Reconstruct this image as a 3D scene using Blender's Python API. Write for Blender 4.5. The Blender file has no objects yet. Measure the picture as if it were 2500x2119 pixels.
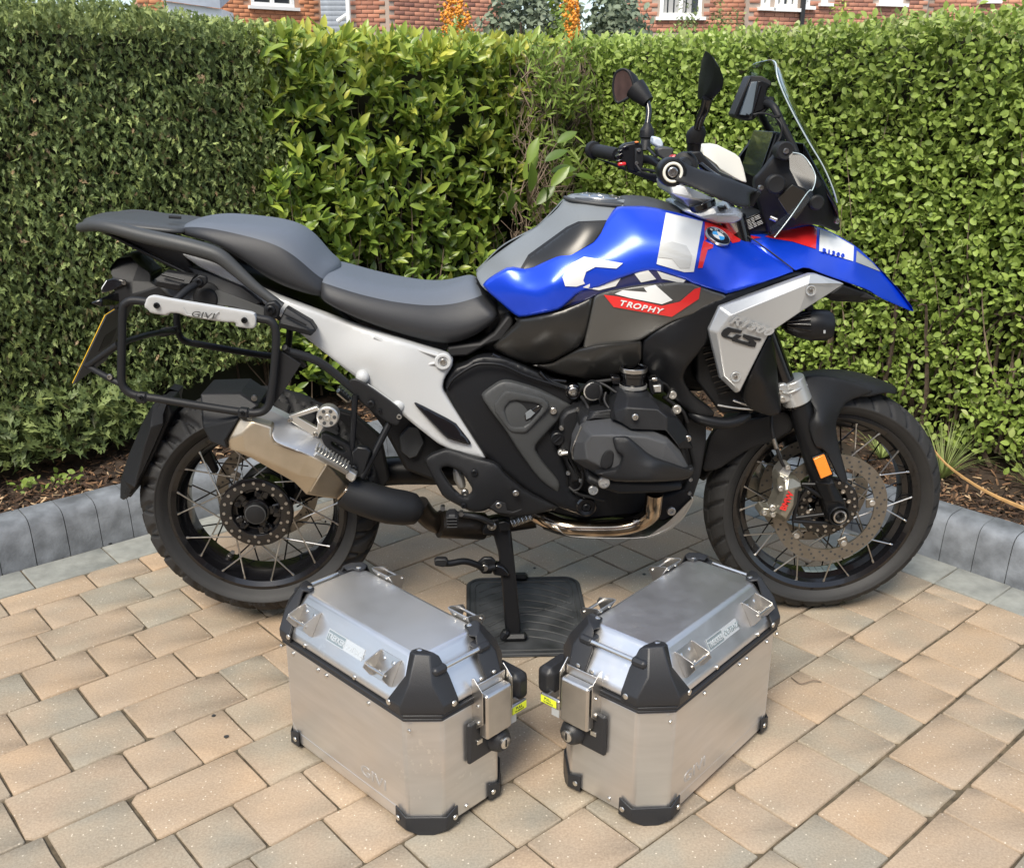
import bpy, bmesh, math, random
import numpy as np
from mathutils import Vector, Matrix
from mathutils.geometry import delaunay_2d_cdt
random.seed(7); RNG = np.random.default_rng(7)
scene = bpy.context.scene
# ---------------------------------------------------------------- camera, sky, sun
FPX, PIT, HD, AZ = 2418.1, 0.333603, 0.0422125, 0.7186087
CAM = Vector((0.56409, -2.47265, 1.38234))
cam_d = bpy.data.cameras.new('camera'); cam = bpy.data.objects.new('camera', cam_d)
scene.collection.objects.link(cam); scene.camera = cam
cam_d.sensor_width = 36; cam_d.lens = 36 * FPX / 2500; cam_d.clip_start = 0.05; cam_d.clip_end = 600
cam.location = CAM; cam.rotation_euler = (math.pi / 2 - PIT, 0, -HD)
world = bpy.data.worlds.new('World'); scene.world = world; world.use_nodes = True
SUN_EL, SUN_AZ = math.radians(50), math.radians(247)      # azimuth the light comes from, measured from +x
wn = world.node_tree.nodes; wl = world.node_tree.links; wn.clear()
sky = wn.new('ShaderNodeTexSky'); sky.sky_type = 'NISHITA'; sky.sun_disc = False
sky.sun_elevation = SUN_EL; sky.sun_rotation = math.radians(90) - SUN_AZ
sky.dust_density = 1.2; sky.air_density = 1.0; sky.ozone_density = 1.0
bg = wn.new('ShaderNodeBackground'); bg.inputs['Strength'].default_value = 0.115
wo = wn.new('ShaderNodeOutputWorld')
# thin high cloud: the sky colour is partly veiled by soft white cloud
tc = wn.new('ShaderNodeTexCoord'); nz = wn.new('ShaderNodeTexNoise'); nz.inputs['Scale'].default_value = 2.2
nz.inputs['Detail'].default_value = 6; rp = wn.new('ShaderNodeValToRGB')
rp.color_ramp.elements[0].position = 0.38; rp.color_ramp.elements[1].position = 0.66
rp.color_ramp.elements[0].color = (0.12, 0.12, 0.12, 1); rp.color_ramp.elements[1].color = (0.70, 0.70, 0.70, 1)
mx = wn.new('ShaderNodeMixRGB'); mx.inputs['Color2'].default_value = (6.3, 7.3, 8.9, 1)
wl.new(tc.outputs['Generated'], nz.inputs['Vector']); wl.new(nz.outputs['Fac'], rp.inputs['Fac'])
wl.new(rp.outputs['Color'], mx.inputs['Fac']); wl.new(sky.outputs['Color'], mx.inputs['Color1'])
wl.new(mx.outputs['Color'], bg.inputs['Color']); wl.new(bg.outputs['Background'], wo.inputs['Surface'])
sd = bpy.data.lights.new('sun', 'SUN'); sun = bpy.data.objects.new('sun', sd); scene.collection.objects.link(sun)
sd.energy = 3.0; sd.angle = math.radians(26); sd.color = (1.0, 0.92, 0.79)
sun.rotation_euler = Vector((math.cos(SUN_AZ) * math.cos(SUN_EL), math.sin(SUN_AZ) * math.cos(SUN_EL), math.sin(SUN_EL))).to_track_quat('Z', 'Y').to_euler()
scene.view_settings.view_transform = 'Standard'; scene.view_settings.look = 'None'
scene.view_settings.exposure = 0.76; scene.view_settings.gamma = 1.0
scene.render.engine = 'CYCLES'
scene.cycles.max_bounces = 8; scene.cycles.transparent_max_bounces = 12

# ---------------------------------------------------------------- places: points of the bike's own lengthwise planes, of the paving grid
_c, _s = math.cos(-HD), math.sin(-HD)
def _rz(x, y, z): return Vector((x * _c - y * _s, x * _s + y * _c, z))
CR = _rz(1, 0, 0); CU = _rz(0, math.sin(PIT), math.cos(PIT)); CF = _rz(0, math.cos(PIT), -math.sin(PIT))
def ray(x, y): return CR * ((x - 1250) / FPX) - CU * ((y - 1059.5) / FPX) + CF
def at(x, y, Y):
    d = ray(x, y); return CAM + d * ((Y - CAM.y) / d.y)
PA = AZ - HD; UD = Vector((math.cos(PA), math.sin(PA), 0)); VD = Vector((-math.sin(PA), math.cos(PA), 0)); O0 = Vector((CAM.x, CAM.y, 0))
def UV(u, v, z=0.0): return O0 + UD * u + VD * v + Vector((0, 0, z))
WIN = {'1': (150, 450, .34014), '2': (750, 450, .34014), '3': (1350, 80, .34014), '4': (1650, 450, .34014), '5': (250, 900, .34014),
       '7': (1650, 900, .34014), '6': (1000, 850, .3604), 'm': (1380, 150, .22676), 'g': (1100, 1200, .33638), 'f': (0, 0, 1.0)}
def w2(win, x, y):
    a, b, s = WIN[win]; return a + x * s, b + y * s
def pt(win, x, y, Y): return at(*w2(win, x, y), Y)

# ---------------------------------------------------------------- materials
MATS = {}
def mat(name, col, rough=0.5, metal=0.0, coat=0.0, bump=0.0, bscale=400.0, var=0.0, vscale=12.0, spec=0.5, trans=0.0, ior=1.45, alpha=1.0,
        rvar=0.0, stretch=None, coatrough=0.03, world=False):
    if name in MATS: return MATS[name]
    m = bpy.data.materials.new(name); m.use_nodes = True; n = m.node_tree.nodes; l = m.node_tree.links
    b = n['Principled BSDF']; b.inputs['Base Color'].default_value = (*col, 1); b.inputs['Roughness'].default_value = rough
    b.inputs['Metallic'].default_value = metal; b.inputs['Coat Weight'].default_value = coat; b.inputs['Coat Roughness'].default_value = coatrough
    b.inputs['Specular IOR Level'].default_value = spec; b.inputs['Transmission Weight'].default_value = trans; b.inputs['IOR'].default_value = ior
    b.inputs['Alpha'].default_value = alpha
    t = n.new('ShaderNodeTexCoord'); src = t.outputs['Object']
    if world: src = n.new('ShaderNodeNewGeometry').outputs['Position']
    if stretch:
        mp = n.new('ShaderNodeMapping'); mp.inputs['Scale'].default_value = stretch; l.new(src, mp.inputs['Vector']); src = mp.outputs['Vector']
    if bump:
        z = n.new('ShaderNodeTexNoise'); z.inputs['Scale'].default_value = bscale; z.inputs['Detail'].default_value = 4
        bp = n.new('ShaderNodeBump'); bp.inputs['Strength'].default_value = bump; bp.inputs['Distance'].default_value = 0.002
        l.new(src, z.inputs['Vector']); l.new(z.outputs['Fac'], bp.inputs['Height']); l.new(bp.outputs['Normal'], b.inputs['Normal'])
    if var or rvar:
        z2 = n.new('ShaderNodeTexNoise'); z2.inputs['Scale'].default_value = vscale; z2.inputs['Detail'].default_value = 7; l.new(src, z2.inputs['Vector'])
        if var:
            r = n.new('ShaderNodeValToRGB'); r.color_ramp.elements[0].position = .3; r.color_ramp.elements[1].position = .7
            r.color_ramp.elements[0].color = (*[c * (1 - var) for c in col], 1); r.color_ramp.elements[1].color = (*[min(1, c * (1 + var)) for c in col], 1)
            l.new(z2.outputs['Fac'], r.inputs['Fac']); l.new(r.outputs['Color'], b.inputs['Base Color'])
        if rvar:
            mr = n.new('ShaderNodeMapRange'); mr.inputs['From Min'].default_value = .3; mr.inputs['From Max'].default_value = .7
            mr.inputs['To Min'].default_value = rough - rvar; mr.inputs['To Max'].default_value = rough + rvar
            l.new(z2.outputs['Fac'], mr.inputs['Value']); l.new(mr.outputs['Result'], b.inputs['Roughness'])
    MATS[name] = m; return m

# ---------------------------------------------------------------- object helpers
COL = scene.collection
def tag(o, label=None, cat=None, group=None, kind=None):
    if label: o['label'] = label
    if cat: o['category'] = cat
    if group: o['group'] = group
    if kind: o['kind'] = kind
    return o
def empty(name, loc=(0, 0, 0), rz=0.0):
    o = bpy.data.objects.new(name, None); COL.objects.link(o); o.location = loc; o.rotation_euler = (0, 0, rz)
    o.empty_display_size = .1; return o
def link(name, me, parent=None, m=None, smooth=None):
    if m is not None and not me.materials: me.materials.append(m)
    o = bpy.data.objects.new(name, me); COL.objects.link(o)
    if parent is not None: o.parent = parent
    return o
def auto(me, ang=32):
    me.polygons.foreach_set('use_smooth', [True] * len(me.polygons)); me.update()
    try: me.set_sharp_from_angle(angle=math.radians(ang))
    except Exception: pass
def npmesh(name, V, Fc, m=None, attr=None):
    """V (n,3); Fc (k,3|4) same size faces"""
    me = bpy.data.meshes.new(name); V = np.asarray(V, np.float32); Fc = np.asarray(Fc, np.int32); k = Fc.shape[1]
    me.vertices.add(len(V)); me.vertices.foreach_set('co', V.ravel()); me.loops.add(Fc.size); me.loops.foreach_set('vertex_index', Fc.ravel())
    me.polygons.add(len(Fc)); me.polygons.foreach_set('loop_start', np.arange(0, Fc.size, k, dtype=np.int32))
    if attr is not None:
        a = me.attributes.new('tint', 'FLOAT', 'POINT'); a.data.foreach_set('value', np.asarray(attr, np.float32))
    me.update(calc_edges=True)
    if m: me.materials.append(m)
    return me
class MB:
    def __init__(s): s.v = []; s.f = []
    def add(s, vs, fs):
        b = len(s.v); s.v += [tuple(x) for x in vs]; s.f += [tuple(i + b for i in q) for q in fs]; return s
    def box(s, c, size, R=None, ch=0.0):
        hx, hy, hz = [q / 2 for q in size]; c = Vector(c)
        if ch:
            ch = min(ch, hx * .9, hy * .9, hz * .9); vs = []
            for sx in (-1, 1):
                for sy in (-1, 1):
                    for sz in (-1, 1):
                        vs += [(sx * (hx - ch), sy * (hy - ch), sz * hz), (sx * (hx - ch), sy * hy, sz * (hz - ch)), (sx * hx, sy * (hy - ch), sz * (hz - ch))]
            bm = bmesh.new(); [bm.verts.new(q) for q in vs]; bmesh.ops.convex_hull(bm, input=bm.verts[:]); bm.verts.index_update()
            vv = [q.co.copy() for q in bm.verts]; ff = [[q.index for q in f.verts] for f in bm.faces]; bm.free()
        else:
            vv = [Vector((x, y, z)) for x in (-hx, hx) for y in (-hy, hy) for z in (-hz, hz)]
            ff = [(0, 1, 3, 2), (4, 6, 7, 5), (0, 4, 5, 1), (2, 3, 7, 6), (0, 2, 6, 4), (1, 5, 7, 3)]
        if R is not None: vv = [R @ q for q in vv]
        return s.add([q + c for q in vv], ff)
    def cyl(s, a, b, r, r2=None, n=16, cap=True):
        a = Vector(a); b = Vector(b); r2 = r if r2 is None else r2; d = (b - a).normalized()
        x = d.orthogonal().normalized(); y = d.cross(x); vs = []
        for k in range(n):
            t = 2 * math.pi * k / n; e = x * math.cos(t) + y * math.sin(t); vs += [a + e * r, b + e * r2]
        fs = [(2 * k, 2 * ((k + 1) % n), 2 * ((k + 1) % n) + 1, 2 * k + 1) for k in range(n)]
        if cap: fs += [tuple(2 * k for k in range(n))[::-1], tuple(2 * k + 1 for k in range(n))]
        return s.add(vs, fs)
    def tube(s, pts, r, n=10, closed=False, sub=4, flat=None):
        P = [Vector(p) for p in pts]
        if sub > 1 and len(P) > 2:
            Q = []; N = len(P); rng = range(N if closed else N - 1)
            for i in rng:
                p0 = P[(i - 1) % N] if (closed or i > 0) else P[0]; p1 = P[i]; p2 = P[(i + 1) % N]; p3 = P[(i + 2) % N] if (closed or i + 2 < N) else P[-1]
                for j in range(sub):
                    t = j / sub; Q.append(0.5 * ((2 * p1) + (p2 - p0) * t + (2 * p0 - 5 * p1 + 4 * p2 - p3) * t * t + (3 * p1 - p0 - 3 * p2 + p3) * t ** 3))
            if not closed: Q.append(P[-1])
            P = Q
        N = len(P); rr = r if callable(r) else (lambda t: r); up = None; vs = []
        for i in range(N):
            d = (P[(i + 1) % N] - P[i - 1]) if closed else (P[min(i + 1, N - 1)] - P[max(i - 1, 0)])
            d = d.normalized() if d.length > 1e-9 else Vector((0, 0, 1))
            up = d.orthogonal().normalized() if up is None else (up - d * up.dot(d)).normalized()
            sd_ = d.cross(up); R_ = rr(i / max(1, N - 1))
            for k in range(n):
                t = 2 * math.pi * k / n; vs.append(P[i] + (up * math.cos(t) + sd_ * math.sin(t)) * R_)
        fs = []
        for i in range(N if closed else N - 1):
            j = (i + 1) % N
            for k in range(n): fs.append((i * n + k, i * n + (k + 1) % n, j * n + (k + 1) % n, j * n + k))
        if not closed: fs += [tuple(range(n))[::-1], tuple((N - 1) * n + k for k in range(n))]
        return s.add(vs, fs)
    def lathe(s, prof, c, axis='y', n=48, closed=False):
        c = Vector(c); vs = []; m = len(prof)
        for k in range(n):
            t = 2 * math.pi * k / n; ct, st = math.cos(t), math.sin(t)
            for (r, h) in prof:
                vs.append(c + (Vector((r * ct, h, r * st)) if axis == 'y' else Vector((r * ct, r * st, h)) if axis == 'z' else Vector((h, r * ct, r * st))))
        fs = []
        for k in range(n):
            j = (k + 1) % n
            for i in range(m if closed else m - 1): i2 = (i + 1) % m; fs.append((k * m + i, k * m + i2, j * m + i2, j * m + i))
        return s.add(vs, fs)
    def prism(s, a, b):
        """closed outlines a and b (same count, 3D) joined by walls and capped"""
        n = len(a); return s.add(list(a) + list(b), [tuple(range(n)), tuple(range(2 * n - 1, n - 1, -1))] + [(k, k + n, (k + 1) % n + n, (k + 1) % n) for k in range(n)])
    def mesh(s, name, m=None, ang=32, fix=True):
        me = bpy.data.meshes.new(name); me.from_pydata([tuple(q) for q in s.v], [], s.f)
        if fix:
            bm = bmesh.new(); bm.from_mesh(me); bmesh.ops.recalc_face_normals(bm, faces=bm.faces[:]); bm.to_mesh(me); bm.free()
        auto(me, ang)
        if m: me.materials.append(m)
        return me
    def build(s, name, m, parent=None, bevel=0.0, seg=2, ang=32):
        me = s.mesh(name, m, ang); o = link(name, me, parent)
        if bevel:
            b = o.modifiers.new('edge', 'BEVEL'); b.width = bevel; b.segments = seg; b.limit_method = 'ANGLE'; b.angle_limit = math.radians(30); b.harden_normals = False
        return o
def scatter_mesh(name, tv, tf, pos, R, scl, m, parent=None, tint=None, only_mesh=False):
    """merge copies of a template: pos (n,3), R (n,3,3), scl (n,)"""
    tv = np.asarray(tv, float); tf = np.asarray(tf); n = len(pos)
    V = np.einsum('nij,kj->nki', R, tv) * scl[:, None, None] + pos[:, None, :]
    Fc = (tf[None] + (np.arange(n) * len(tv))[:, None, None]).reshape(-1, tf.shape[1])
    a = None if tint is None else np.repeat(tint, len(tv))
    me = npmesh(name, V.reshape(-1, 3), Fc, m, a)
    return me if only_mesh else link(name, me, parent)
def frames(nrm, roll):
    """rotation matrices whose z is nrm, x rotated by roll"""
    nrm = nrm / np.linalg.norm(nrm, axis=1, keepdims=True); up = np.tile([0, 0, 1.0], (len(nrm), 1)); up[abs(nrm[:, 2]) > .95] = [1, 0, 0]
    x = np.cross(up, nrm); x /= np.linalg.norm(x, axis=1, keepdims=True); y = np.cross(nrm, x)
    c, s_ = np.cos(roll)[:, None], np.sin(roll)[:, None]; x2 = x * c + y * s_; y2 = -x * s_ + y * c
    return np.stack([x2, y2, nrm], axis=2)
# ================================================================ ground, paving, kerbs, bed
def paver_material(name, use_attr):
    m = bpy.data.materials.new(name); m.use_nodes = True; n = m.node_tree.nodes; l = m.node_tree.links; b = n['Principled BSDF']
    b.inputs['Roughness'].default_value = .88; b.inputs['Specular IOR Level'].default_value = .25
    if use_attr: r0 = n.new('ShaderNodeAttribute'); r0.attribute_name = 'tint'; rnd = r0.outputs['Fac']
    else: r0 = n.new('ShaderNodeObjectInfo'); rnd = r0.outputs['Random']
    g = n.new('ShaderNodeNewGeometry')
    big = n.new('ShaderNodeTexNoise'); big.inputs['Scale'].default_value = 5.5; big.inputs['Detail'].default_value = 3; l.new(g.outputs['Position'], big.inputs['Vector'])
    ad = n.new('ShaderNodeMath'); ad.operation = 'MULTIPLY_ADD'; ad.inputs[1].default_value = .9; l.new(big.outputs['Fac'], ad.inputs[0])
    sub = n.new('ShaderNodeMath'); sub.operation = 'MULTIPLY_ADD'; sub.inputs[1].default_value = .42; sub.inputs[2].default_value = -.11; l.new(rnd, sub.inputs[0]); l.new(sub.outputs[0], ad.inputs[2])
    r = n.new('ShaderNodeValToRGB'); e = r.color_ramp.elements
    e[0].position = 0.0; e[0].color = (.295, .275, .232, 1); e[1].position = 1.0; e[1].color = (.445, .315, .205, 1)
    for p_, c_ in ((.30, (.305, .275, .22)), (.44, (.34, .285, .215)), (.58, (.37, .292, .215)), (.78, (.405, .305, .212))): q = e.new(p_); q.color = (*c_, 1)
    l.new(ad.outputs[0], r.inputs['Fac'])
    # speckle of aggregate, light and dark
    sp = n.new('ShaderNodeTexNoise'); sp.inputs['Scale'].default_value = 210; sp.inputs['Detail'].default_value = 5; l.new(g.outputs['Position'], sp.inputs['Vector'])
    rs = n.new('ShaderNodeValToRGB'); rs.color_ramp.elements[0].position = .33; rs.color_ramp.elements[1].position = .72
    rs.color_ramp.elements[0].color = (.80, .785, .77, 1); rs.color_ramp.elements[1].color = (1.14, 1.14, 1.13, 1); l.new(sp.outputs['Fac'], rs.inputs['Fac'])
    mu = n.new('ShaderNodeMixRGB'); mu.blend_type = 'MULTIPLY'; mu.inputs['Fac'].default_value = .8; l.new(r.outputs['Color'], mu.inputs['Color1']); l.new(rs.outputs['Color'], mu.inputs['Color2'])
    vo = n.new('ShaderNodeTexVoronoi'); vo.inputs['Scale'].default_value = 95; l.new(g.outputs['Position'], vo.inputs['Vector'])
    rv = n.new('ShaderNodeValToRGB'); rv.color_ramp.elements[0].position = .10; rv.color_ramp.elements[1].position = .19
    rv.color_ramp.elements[0].color = (1, 1, 1, 1); rv.color_ramp.elements[1].color = (0, 0, 0, 1); l.new(vo.outputs['Distance'], rv.inputs['Fac'])
    rc = n.new('ShaderNodeMath'); rc.operation = 'GREATER_THAN'; rc.inputs[1].default_value = .74; sx = n.new('ShaderNodeSeparateXYZ'); l.new(vo.outputs['Color'], sx.inputs[0]); l.new(sx.outputs[0], rc.inputs[0])
    ml = n.new('ShaderNodeMath'); ml.operation = 'MULTIPLY'; l.new(rv.outputs['Color'], ml.inputs[0]); l.new(rc.outputs[0], ml.inputs[1])
    m3 = n.new('ShaderNodeMixRGB'); m3.inputs['Color2'].default_value = (.66, .58, .46, 1); l.new(ml.outputs[0], m3.inputs['Fac']); l.new(mu.outputs['Color'], m3.inputs['Color1'])
    # grime near the joints
    l.new(m3.outputs['Color'], b.inputs['Base Color'])
    bp = n.new('ShaderNodeBump'); bp.inputs['Strength'].default_value = .55; bp.inputs['Distance'].default_value = .003
    n2 = n.new('ShaderNodeTexNoise'); n2.inputs['Scale'].default_value = 75; n2.inputs['Detail'].default_value = 8; n2.inputs['Roughness'].default_value = .7; l.new(g.outputs['Position'], n2.inputs['Vector'])
    l.new(n2.outputs['Fac'], bp.inputs['Height']); l.new(bp.outputs['Normal'], b.inputs['Normal']); return m
PAV = paver_material('paver_concrete', False); PAVS = paver_material('paver_concrete_far', True)
M_bord = mat('border_paver_grey', (.245, .25, .228), .9, var=.16, vscale=25, bump=.5, bscale=90, world=True)
M_sand = mat('joint_sand', (.095, .075, .048), 1, var=.5, vscale=40, bump=.6, bscale=300)
M_kerb = mat('kerb_charcoal', (.17, .185, .205), .85, var=.38, vscale=16, bump=.5, bscale=130, world=True)
M_soil = mat('soil', (.045, .03, .02), 1, var=.5, vscale=30, bump=1, bscale=90)
M_land = mat('far_ground', (.12, .12, .10), 1, var=.3, vscale=.5)

land = tag(link('ground', npmesh('ground', [(-300, -300, -.09), (300, -300, -.09), (300, 300, -.09), (-300, 300, -.09)], [(0, 1, 2, 3)], M_land)), kind='structure')
VL = [3.039, 2.885, 2.766, 2.606, 2.443, 2.28, 2.12, 1.961, 1.798, 1.638, 1.48, 1.319, 1.158, .998, .836, .671, .507]
while VL[-1] > -3.2: VL.append(VL[-1] - .1605)
UJ = {0: [.662, .907], 1: [.557, .801, .964], 2: [.621, .743, .902], 3: [.577, .818, .977], 4: [.49, .652, .777, .933, 1.785], 5: [.411, .575, .816, 1.059, 1.826, 1.939],
      6: [.337, .46, .623, .87, .987, 1.634, 1.872, 2.029], 7: [.317, .562, .683, .804, 2.049, 2.173, 2.402], 8: [.35, .512, .756, 1.841, 1.963, 2.317],
      9: [.546, .668, .829], 10: [.625, .784], 11: [.867, 1.027, 1.15, 2.069, 2.23, 2.348, 2.508], 12: [1.047, 1.413, 1.574, 1.813, 1.974, 2.09, 2.211, 2.454, 2.615],
      13: [1.362, 1.481, 1.723, 1.88, 2.001, 2.161, 2.282, 2.527], 14: [1.547, 1.704, 1.827, 2.069, 2.191, 2.353], 15: [1.746, 1.869, 1.989]}
UR = 2.68
drive = tag(link('driveway', MB().add([UV(-3.4, -3.3, -.0055), UV(2.835, -3.3, -.0055), UV(2.835, 3.05, -.0055), UV(-3.4, 3.05, -.0055),
      UV(-3.4, -3.3, -.07), UV(2.835, -3.3, -.07), UV(2.835, 3.05, -.07), UV(-3.4, 3.05, -.07)],
      [(0, 1, 2, 3), (4, 7, 6, 5), (0, 4, 5, 1), (1, 5, 6, 2), (2, 6, 7, 3), (3, 7, 4, 0)]).mesh('driveway', M_sand)), kind='structure')
pr = random.Random(11)
def fill_row(k):
    """joint positions along a course: surveyed joints, the gaps between them filled with stones of the three lengths"""
    known = sorted([-3.3] + UJ.get(k, []) + [UR]); out = [known[0]]
    for a, b in zip(known, known[1:]):
        x = a
        while b - x > .29:
            stp = pr.choice((.121, .161, .161, .241, .241))
            if b - (x + stp) < .105: stp = (b - x) / 2
            x += stp; out.append(x)
        out.append(b)
    return out
def paver_mesh(lx, ly, seed, z=0.0):
    """stone centred at origin, top at z, soft uneven arris: 8-gon top, 8-gon shoulder, 4-gon skirt"""
    q = random.Random(seed); g = .0014; hx, hy = lx / 2 - g, ly / 2 - g; pts = []
    for (sx, sy) in ((-1, -1), (1, -1), (1, 1), (-1, 1)):
        c = .002 + q.random() * .004 + (.010 if q.random() < .10 else 0)
        a = (sx * (hx - c), sy * (hy - q.random() * .0015)); b2 = (sx * (hx - q.random() * .0015), sy * (hy - c))
        pts += [a, b2] if sx * sy < 0 else [b2, a]
    mid = []
    for i in range(8):
        mid.append(pts[i])
        if i % 2 == 1:
            j = (i + 1) % 8; t = .35 + q.random() * .3
            px_ = pts[i][0] * (1 - t) + pts[j][0] * t; py_ = pts[i][1] * (1 - t) + pts[j][1] * t; d = q.random() * .0022
            mid.append((px_ * (1 - d / max(abs(px_), .02)) if abs(abs(px_) - hx) < .004 else px_, py_ * (1 - d / max(abs(py_), .02)) if abs(abs(py_) - hy) < .004 else py_))
    pts = mid; N = len(pts)
    top = [(x - math.copysign(.0018, x) * (abs(x) > .01), y - math.copysign(.0018, y) * (abs(y) > .01), z) for x, y in pts]
    sh = [(x, y, z - .0022) for x, y in pts]; bo = [(x, y, z - .03) for x, y in pts]
    return top + sh + bo, [tuple(range(N))] + [(i, N + i, N + (i + 1) % N, (i + 1) % N)[::-1] for i in range(N)] + [(N + i, 2 * N + i, 2 * N + (i + 1) % N, N + (i + 1) % N)[::-1] for i in range(N)]
cache = {}
def paver_obj(u0, u1, v0, v1, name='paver', m=None):
    L_, W_ = round(u1 - u0, 2), round(v1 - v0, 2); sd_ = pr.randrange(4); key = (L_, W_, sd_, name)
    if key not in cache:
        mb = MB(); mb.add(*paver_mesh(u1 - u0, v1 - v0, hash((L_, W_, sd_)) & 0xffff)); cache[key] = mb.mesh('paver', m or PAV, 50)
    o = link(name, cache[key], drive); o.location = UV((u0 + u1) / 2, (v0 + v1) / 2, pr.uniform(-.0009, .0009))
    o.rotation_euler = (pr.uniform(-.002, .002), pr.uniform(-.002, .002), PA + pr.uniform(-.004, .004) + (math.pi if pr.random() < .5 else 0)); return o
def in_view(p, mx_=130):
    q = p - CAM; c = q.dot(CF)
    if c < .3: return False
    x = 1250 + FPX * q.dot(CR) / c; y = 1059.5 - FPX * q.dot(CU) / c
    return -mx_ < x < 2500 + mx_ and -mx_ < y < 2119 + mx_
n_pav = 0; farv = []; farf = []; fart = []
def far_add(u0, u1, v0, v1, tint):
    vs, fs = paver_mesh(u1 - u0, v1 - v0, pr.randrange(999)); b = len(farv); c_, s_ = math.cos(PA), math.sin(PA); o = UV((u0 + u1) / 2, (v0 + v1) / 2, 0)
    for x, y, z in vs: farv.append((o.x + x * c_ - y * s_, o.y + x * s_ + y * c_, z)); fart.append(tint)
    for f in fs: farf.append(tuple(i + b for i in f))
cells = []
for k in range(1, len(VL) - 1):
    js = fill_row(k)
    for a, b in zip(js, js[1:]):
        c = UV((a + b) / 2, (VL[k] + VL[k + 1]) / 2)
        cells.append(((c - CAM).length, a, b, VL[k + 1], VL[k], in_view(c)))
cells.sort(key=lambda q: (not q[5], q[0]))
for d_, a, b, v0, v1, vis in cells:
    if vis and n_pav < 290: paver_obj(a, b, v0, v1); n_pav += 1
    else: far_add(a, b, v0, v1, pr.random())
me = bpy.data.meshes.new('distant_pavers'); me.from_pydata(farv, [], farf); at_ = me.attributes.new('tint', 'FLOAT', 'POINT'); at_.data.foreach_set('value', fart); auto(me, 50); me.materials.append(PAVS)
tag(link('distant_pavers', me, drive), kind='stuff')
# grey border course along both kerbs
bj = [-3.3 + .245 * i for i in range(17)]; bj = [x for x in bj if x < .55] + [.662, .907, 1.15, 1.39, 1.635, 1.88, 2.12, 2.36, 2.60, 2.835]
for a, b in zip(bj, bj[1:]): paver_obj(a, b, VL[1], VL[0], 'border_paver', M_bord)
vb = [2.885] + [2.72 - .1605 * i for i in range(20)]
vb = [2.885, 2.766, 2.606, 2.443, 2.28, 2.12, 1.961, 1.798, 1.638, 1.48, 1.319, 1.158, .998, .836, .671, .507, .35, .19, .03, -.13, -.29]
for a, b in zip(vb, vb[1:]): paver_obj(UR, 2.835, b, a, 'border_paver', M_bord)

# kerb blocks, bull-nosed, 100 mm long
PROF = [(0, -.05), (.004, .03), (.010, .085), (.016, .118), (.024, .133), (.036, .142), (.05, .1455), (.118, .148), (.122, .144), (.122, -.05)]
def kerb_mesh(ln, seed):
    q = random.Random(seed); a = []; b = []; g = .0012
    for (d, z) in PROF: j = q.uniform(-.0003, .0003); a.append((-ln / 2 + g, d + j, z)); b.append((ln / 2 - g, d + j, z))
    mb = MB(); mb.prism([Vector(x) for x in a], [Vector(x) for x in b]); me = mb.mesh('kerb_block', M_kerb, 60); return me
KM = [kerb_mesh(.1005, i) for i in range(5)]
def kerb_run(label, a, d, nrm_rot, n):
    root = empty('kerb'); tag(root, label, 'kerb', 'block kerbs edging the planting bed')
    for i in range(n):
        o = link('kerb_block', KM[pr.randrange(5)], root); p = a + d * (.1008 * (i + .5)); o.location = (p.x, p.y, pr.uniform(-.002, .002)); o.rotation_euler = (pr.uniform(-.01, .01), 0, nrm_rot + pr.uniform(-.006, .006))
        if i % 3 == 0 and False: pass
    return root
KU0 = .713 - .1008 * 26
kerb_run('charcoal block kerb running behind the rear wheel to the left edge', UV(KU0, 3.042), UD, PA, 47)
MBc=None
kerb_run('charcoal block kerb running behind the front wheel to the right edge', UV(2.828, 3.04 - .005), -VD, PA - math.pi / 2, 42)
# planting bed
def bed_height(x, y): return .115 + .012 * math.sin(x * 9) * math.cos(y * 7)
mbed = MB()
def slab(u0, u1, v0, v1, nu, nv):
    vs = []; fs = []
    for i in range(nu + 1):
        for j in range(nv + 1):
            p = UV(u0 + (u1 - u0) * i / nu, v0 + (v1 - v0) * j / nv); vs.append((p.x, p.y, bed_height(p.x, p.y) + random.uniform(-.006, .006) - (.012 if (i in (0, nu) or j in (0, nv)) else 0)))
    for i in range(nu):
        for j in range(nv): a = i * (nv + 1) + j; fs.append((a, a + 1, a + nv + 2, a + nv + 1))
    mbed.add(vs, fs)
slab(KU0, 2.94, 3.15, 5.2, 110, 45); slab(2.94, 5.2, -1.1, 5.2, 50, 120)
tag(mbed.build('planting_bed', M_soil), kind='structure')
# bark chips
def chips(n, mname, col, seed, smin, smax):
    r = np.random.default_rng(seed); u = np.empty(n); v = np.empty(n); h = n // 2
    u[:h] = r.uniform(-.6, 2.9, h); v[:h] = 3.165 + abs(r.normal(0, .22, h)); u[h:] = 2.955 + abs(r.normal(0, .25, n - h)); v[h:] = r.uniform(.6, 3.3, n - h)
    p = np.array([tuple(UV(a, b)) for a, b in zip(u, v)]); p[:, 2] = [bed_height(a, b) for a, b in p[:, :2]]; p[:, 2] += r.uniform(.0, .014, n)
    nr = r.normal(0, .45, (n, 3)); nr[:, 2] = 1; R = frames(nr, r.uniform(0, 6.28, n))
    tv = [(-1, -.18, 0), (.2, -.26, .03), (1, -.1, 0), (.8, .16, 0), (-.3, .24, .04), (-.9, .12, 0), (-.9, -.1, -.12), (.9, 0, -.12)]
    tf = [(0, 1, 4), (0, 4, 5), (1, 2, 3), (1, 3, 4), (0, 6, 1), (6, 7, 1), (1, 7, 2)]
    scatter = scatter_mesh('bark_mulch', tv, tf, p, R, r.uniform(smin, smax, n), mat(mname, col, .95, var=.5, vscale=40), None)
    tag(scatter, kind='stuff'); return scatter
chips(5200, 'bark_dark', (.055, .032, .02), 1, .008, .024)
chips(3600, 'bark_mid', (.21, .12, .065), 2, .007, .02)
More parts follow.
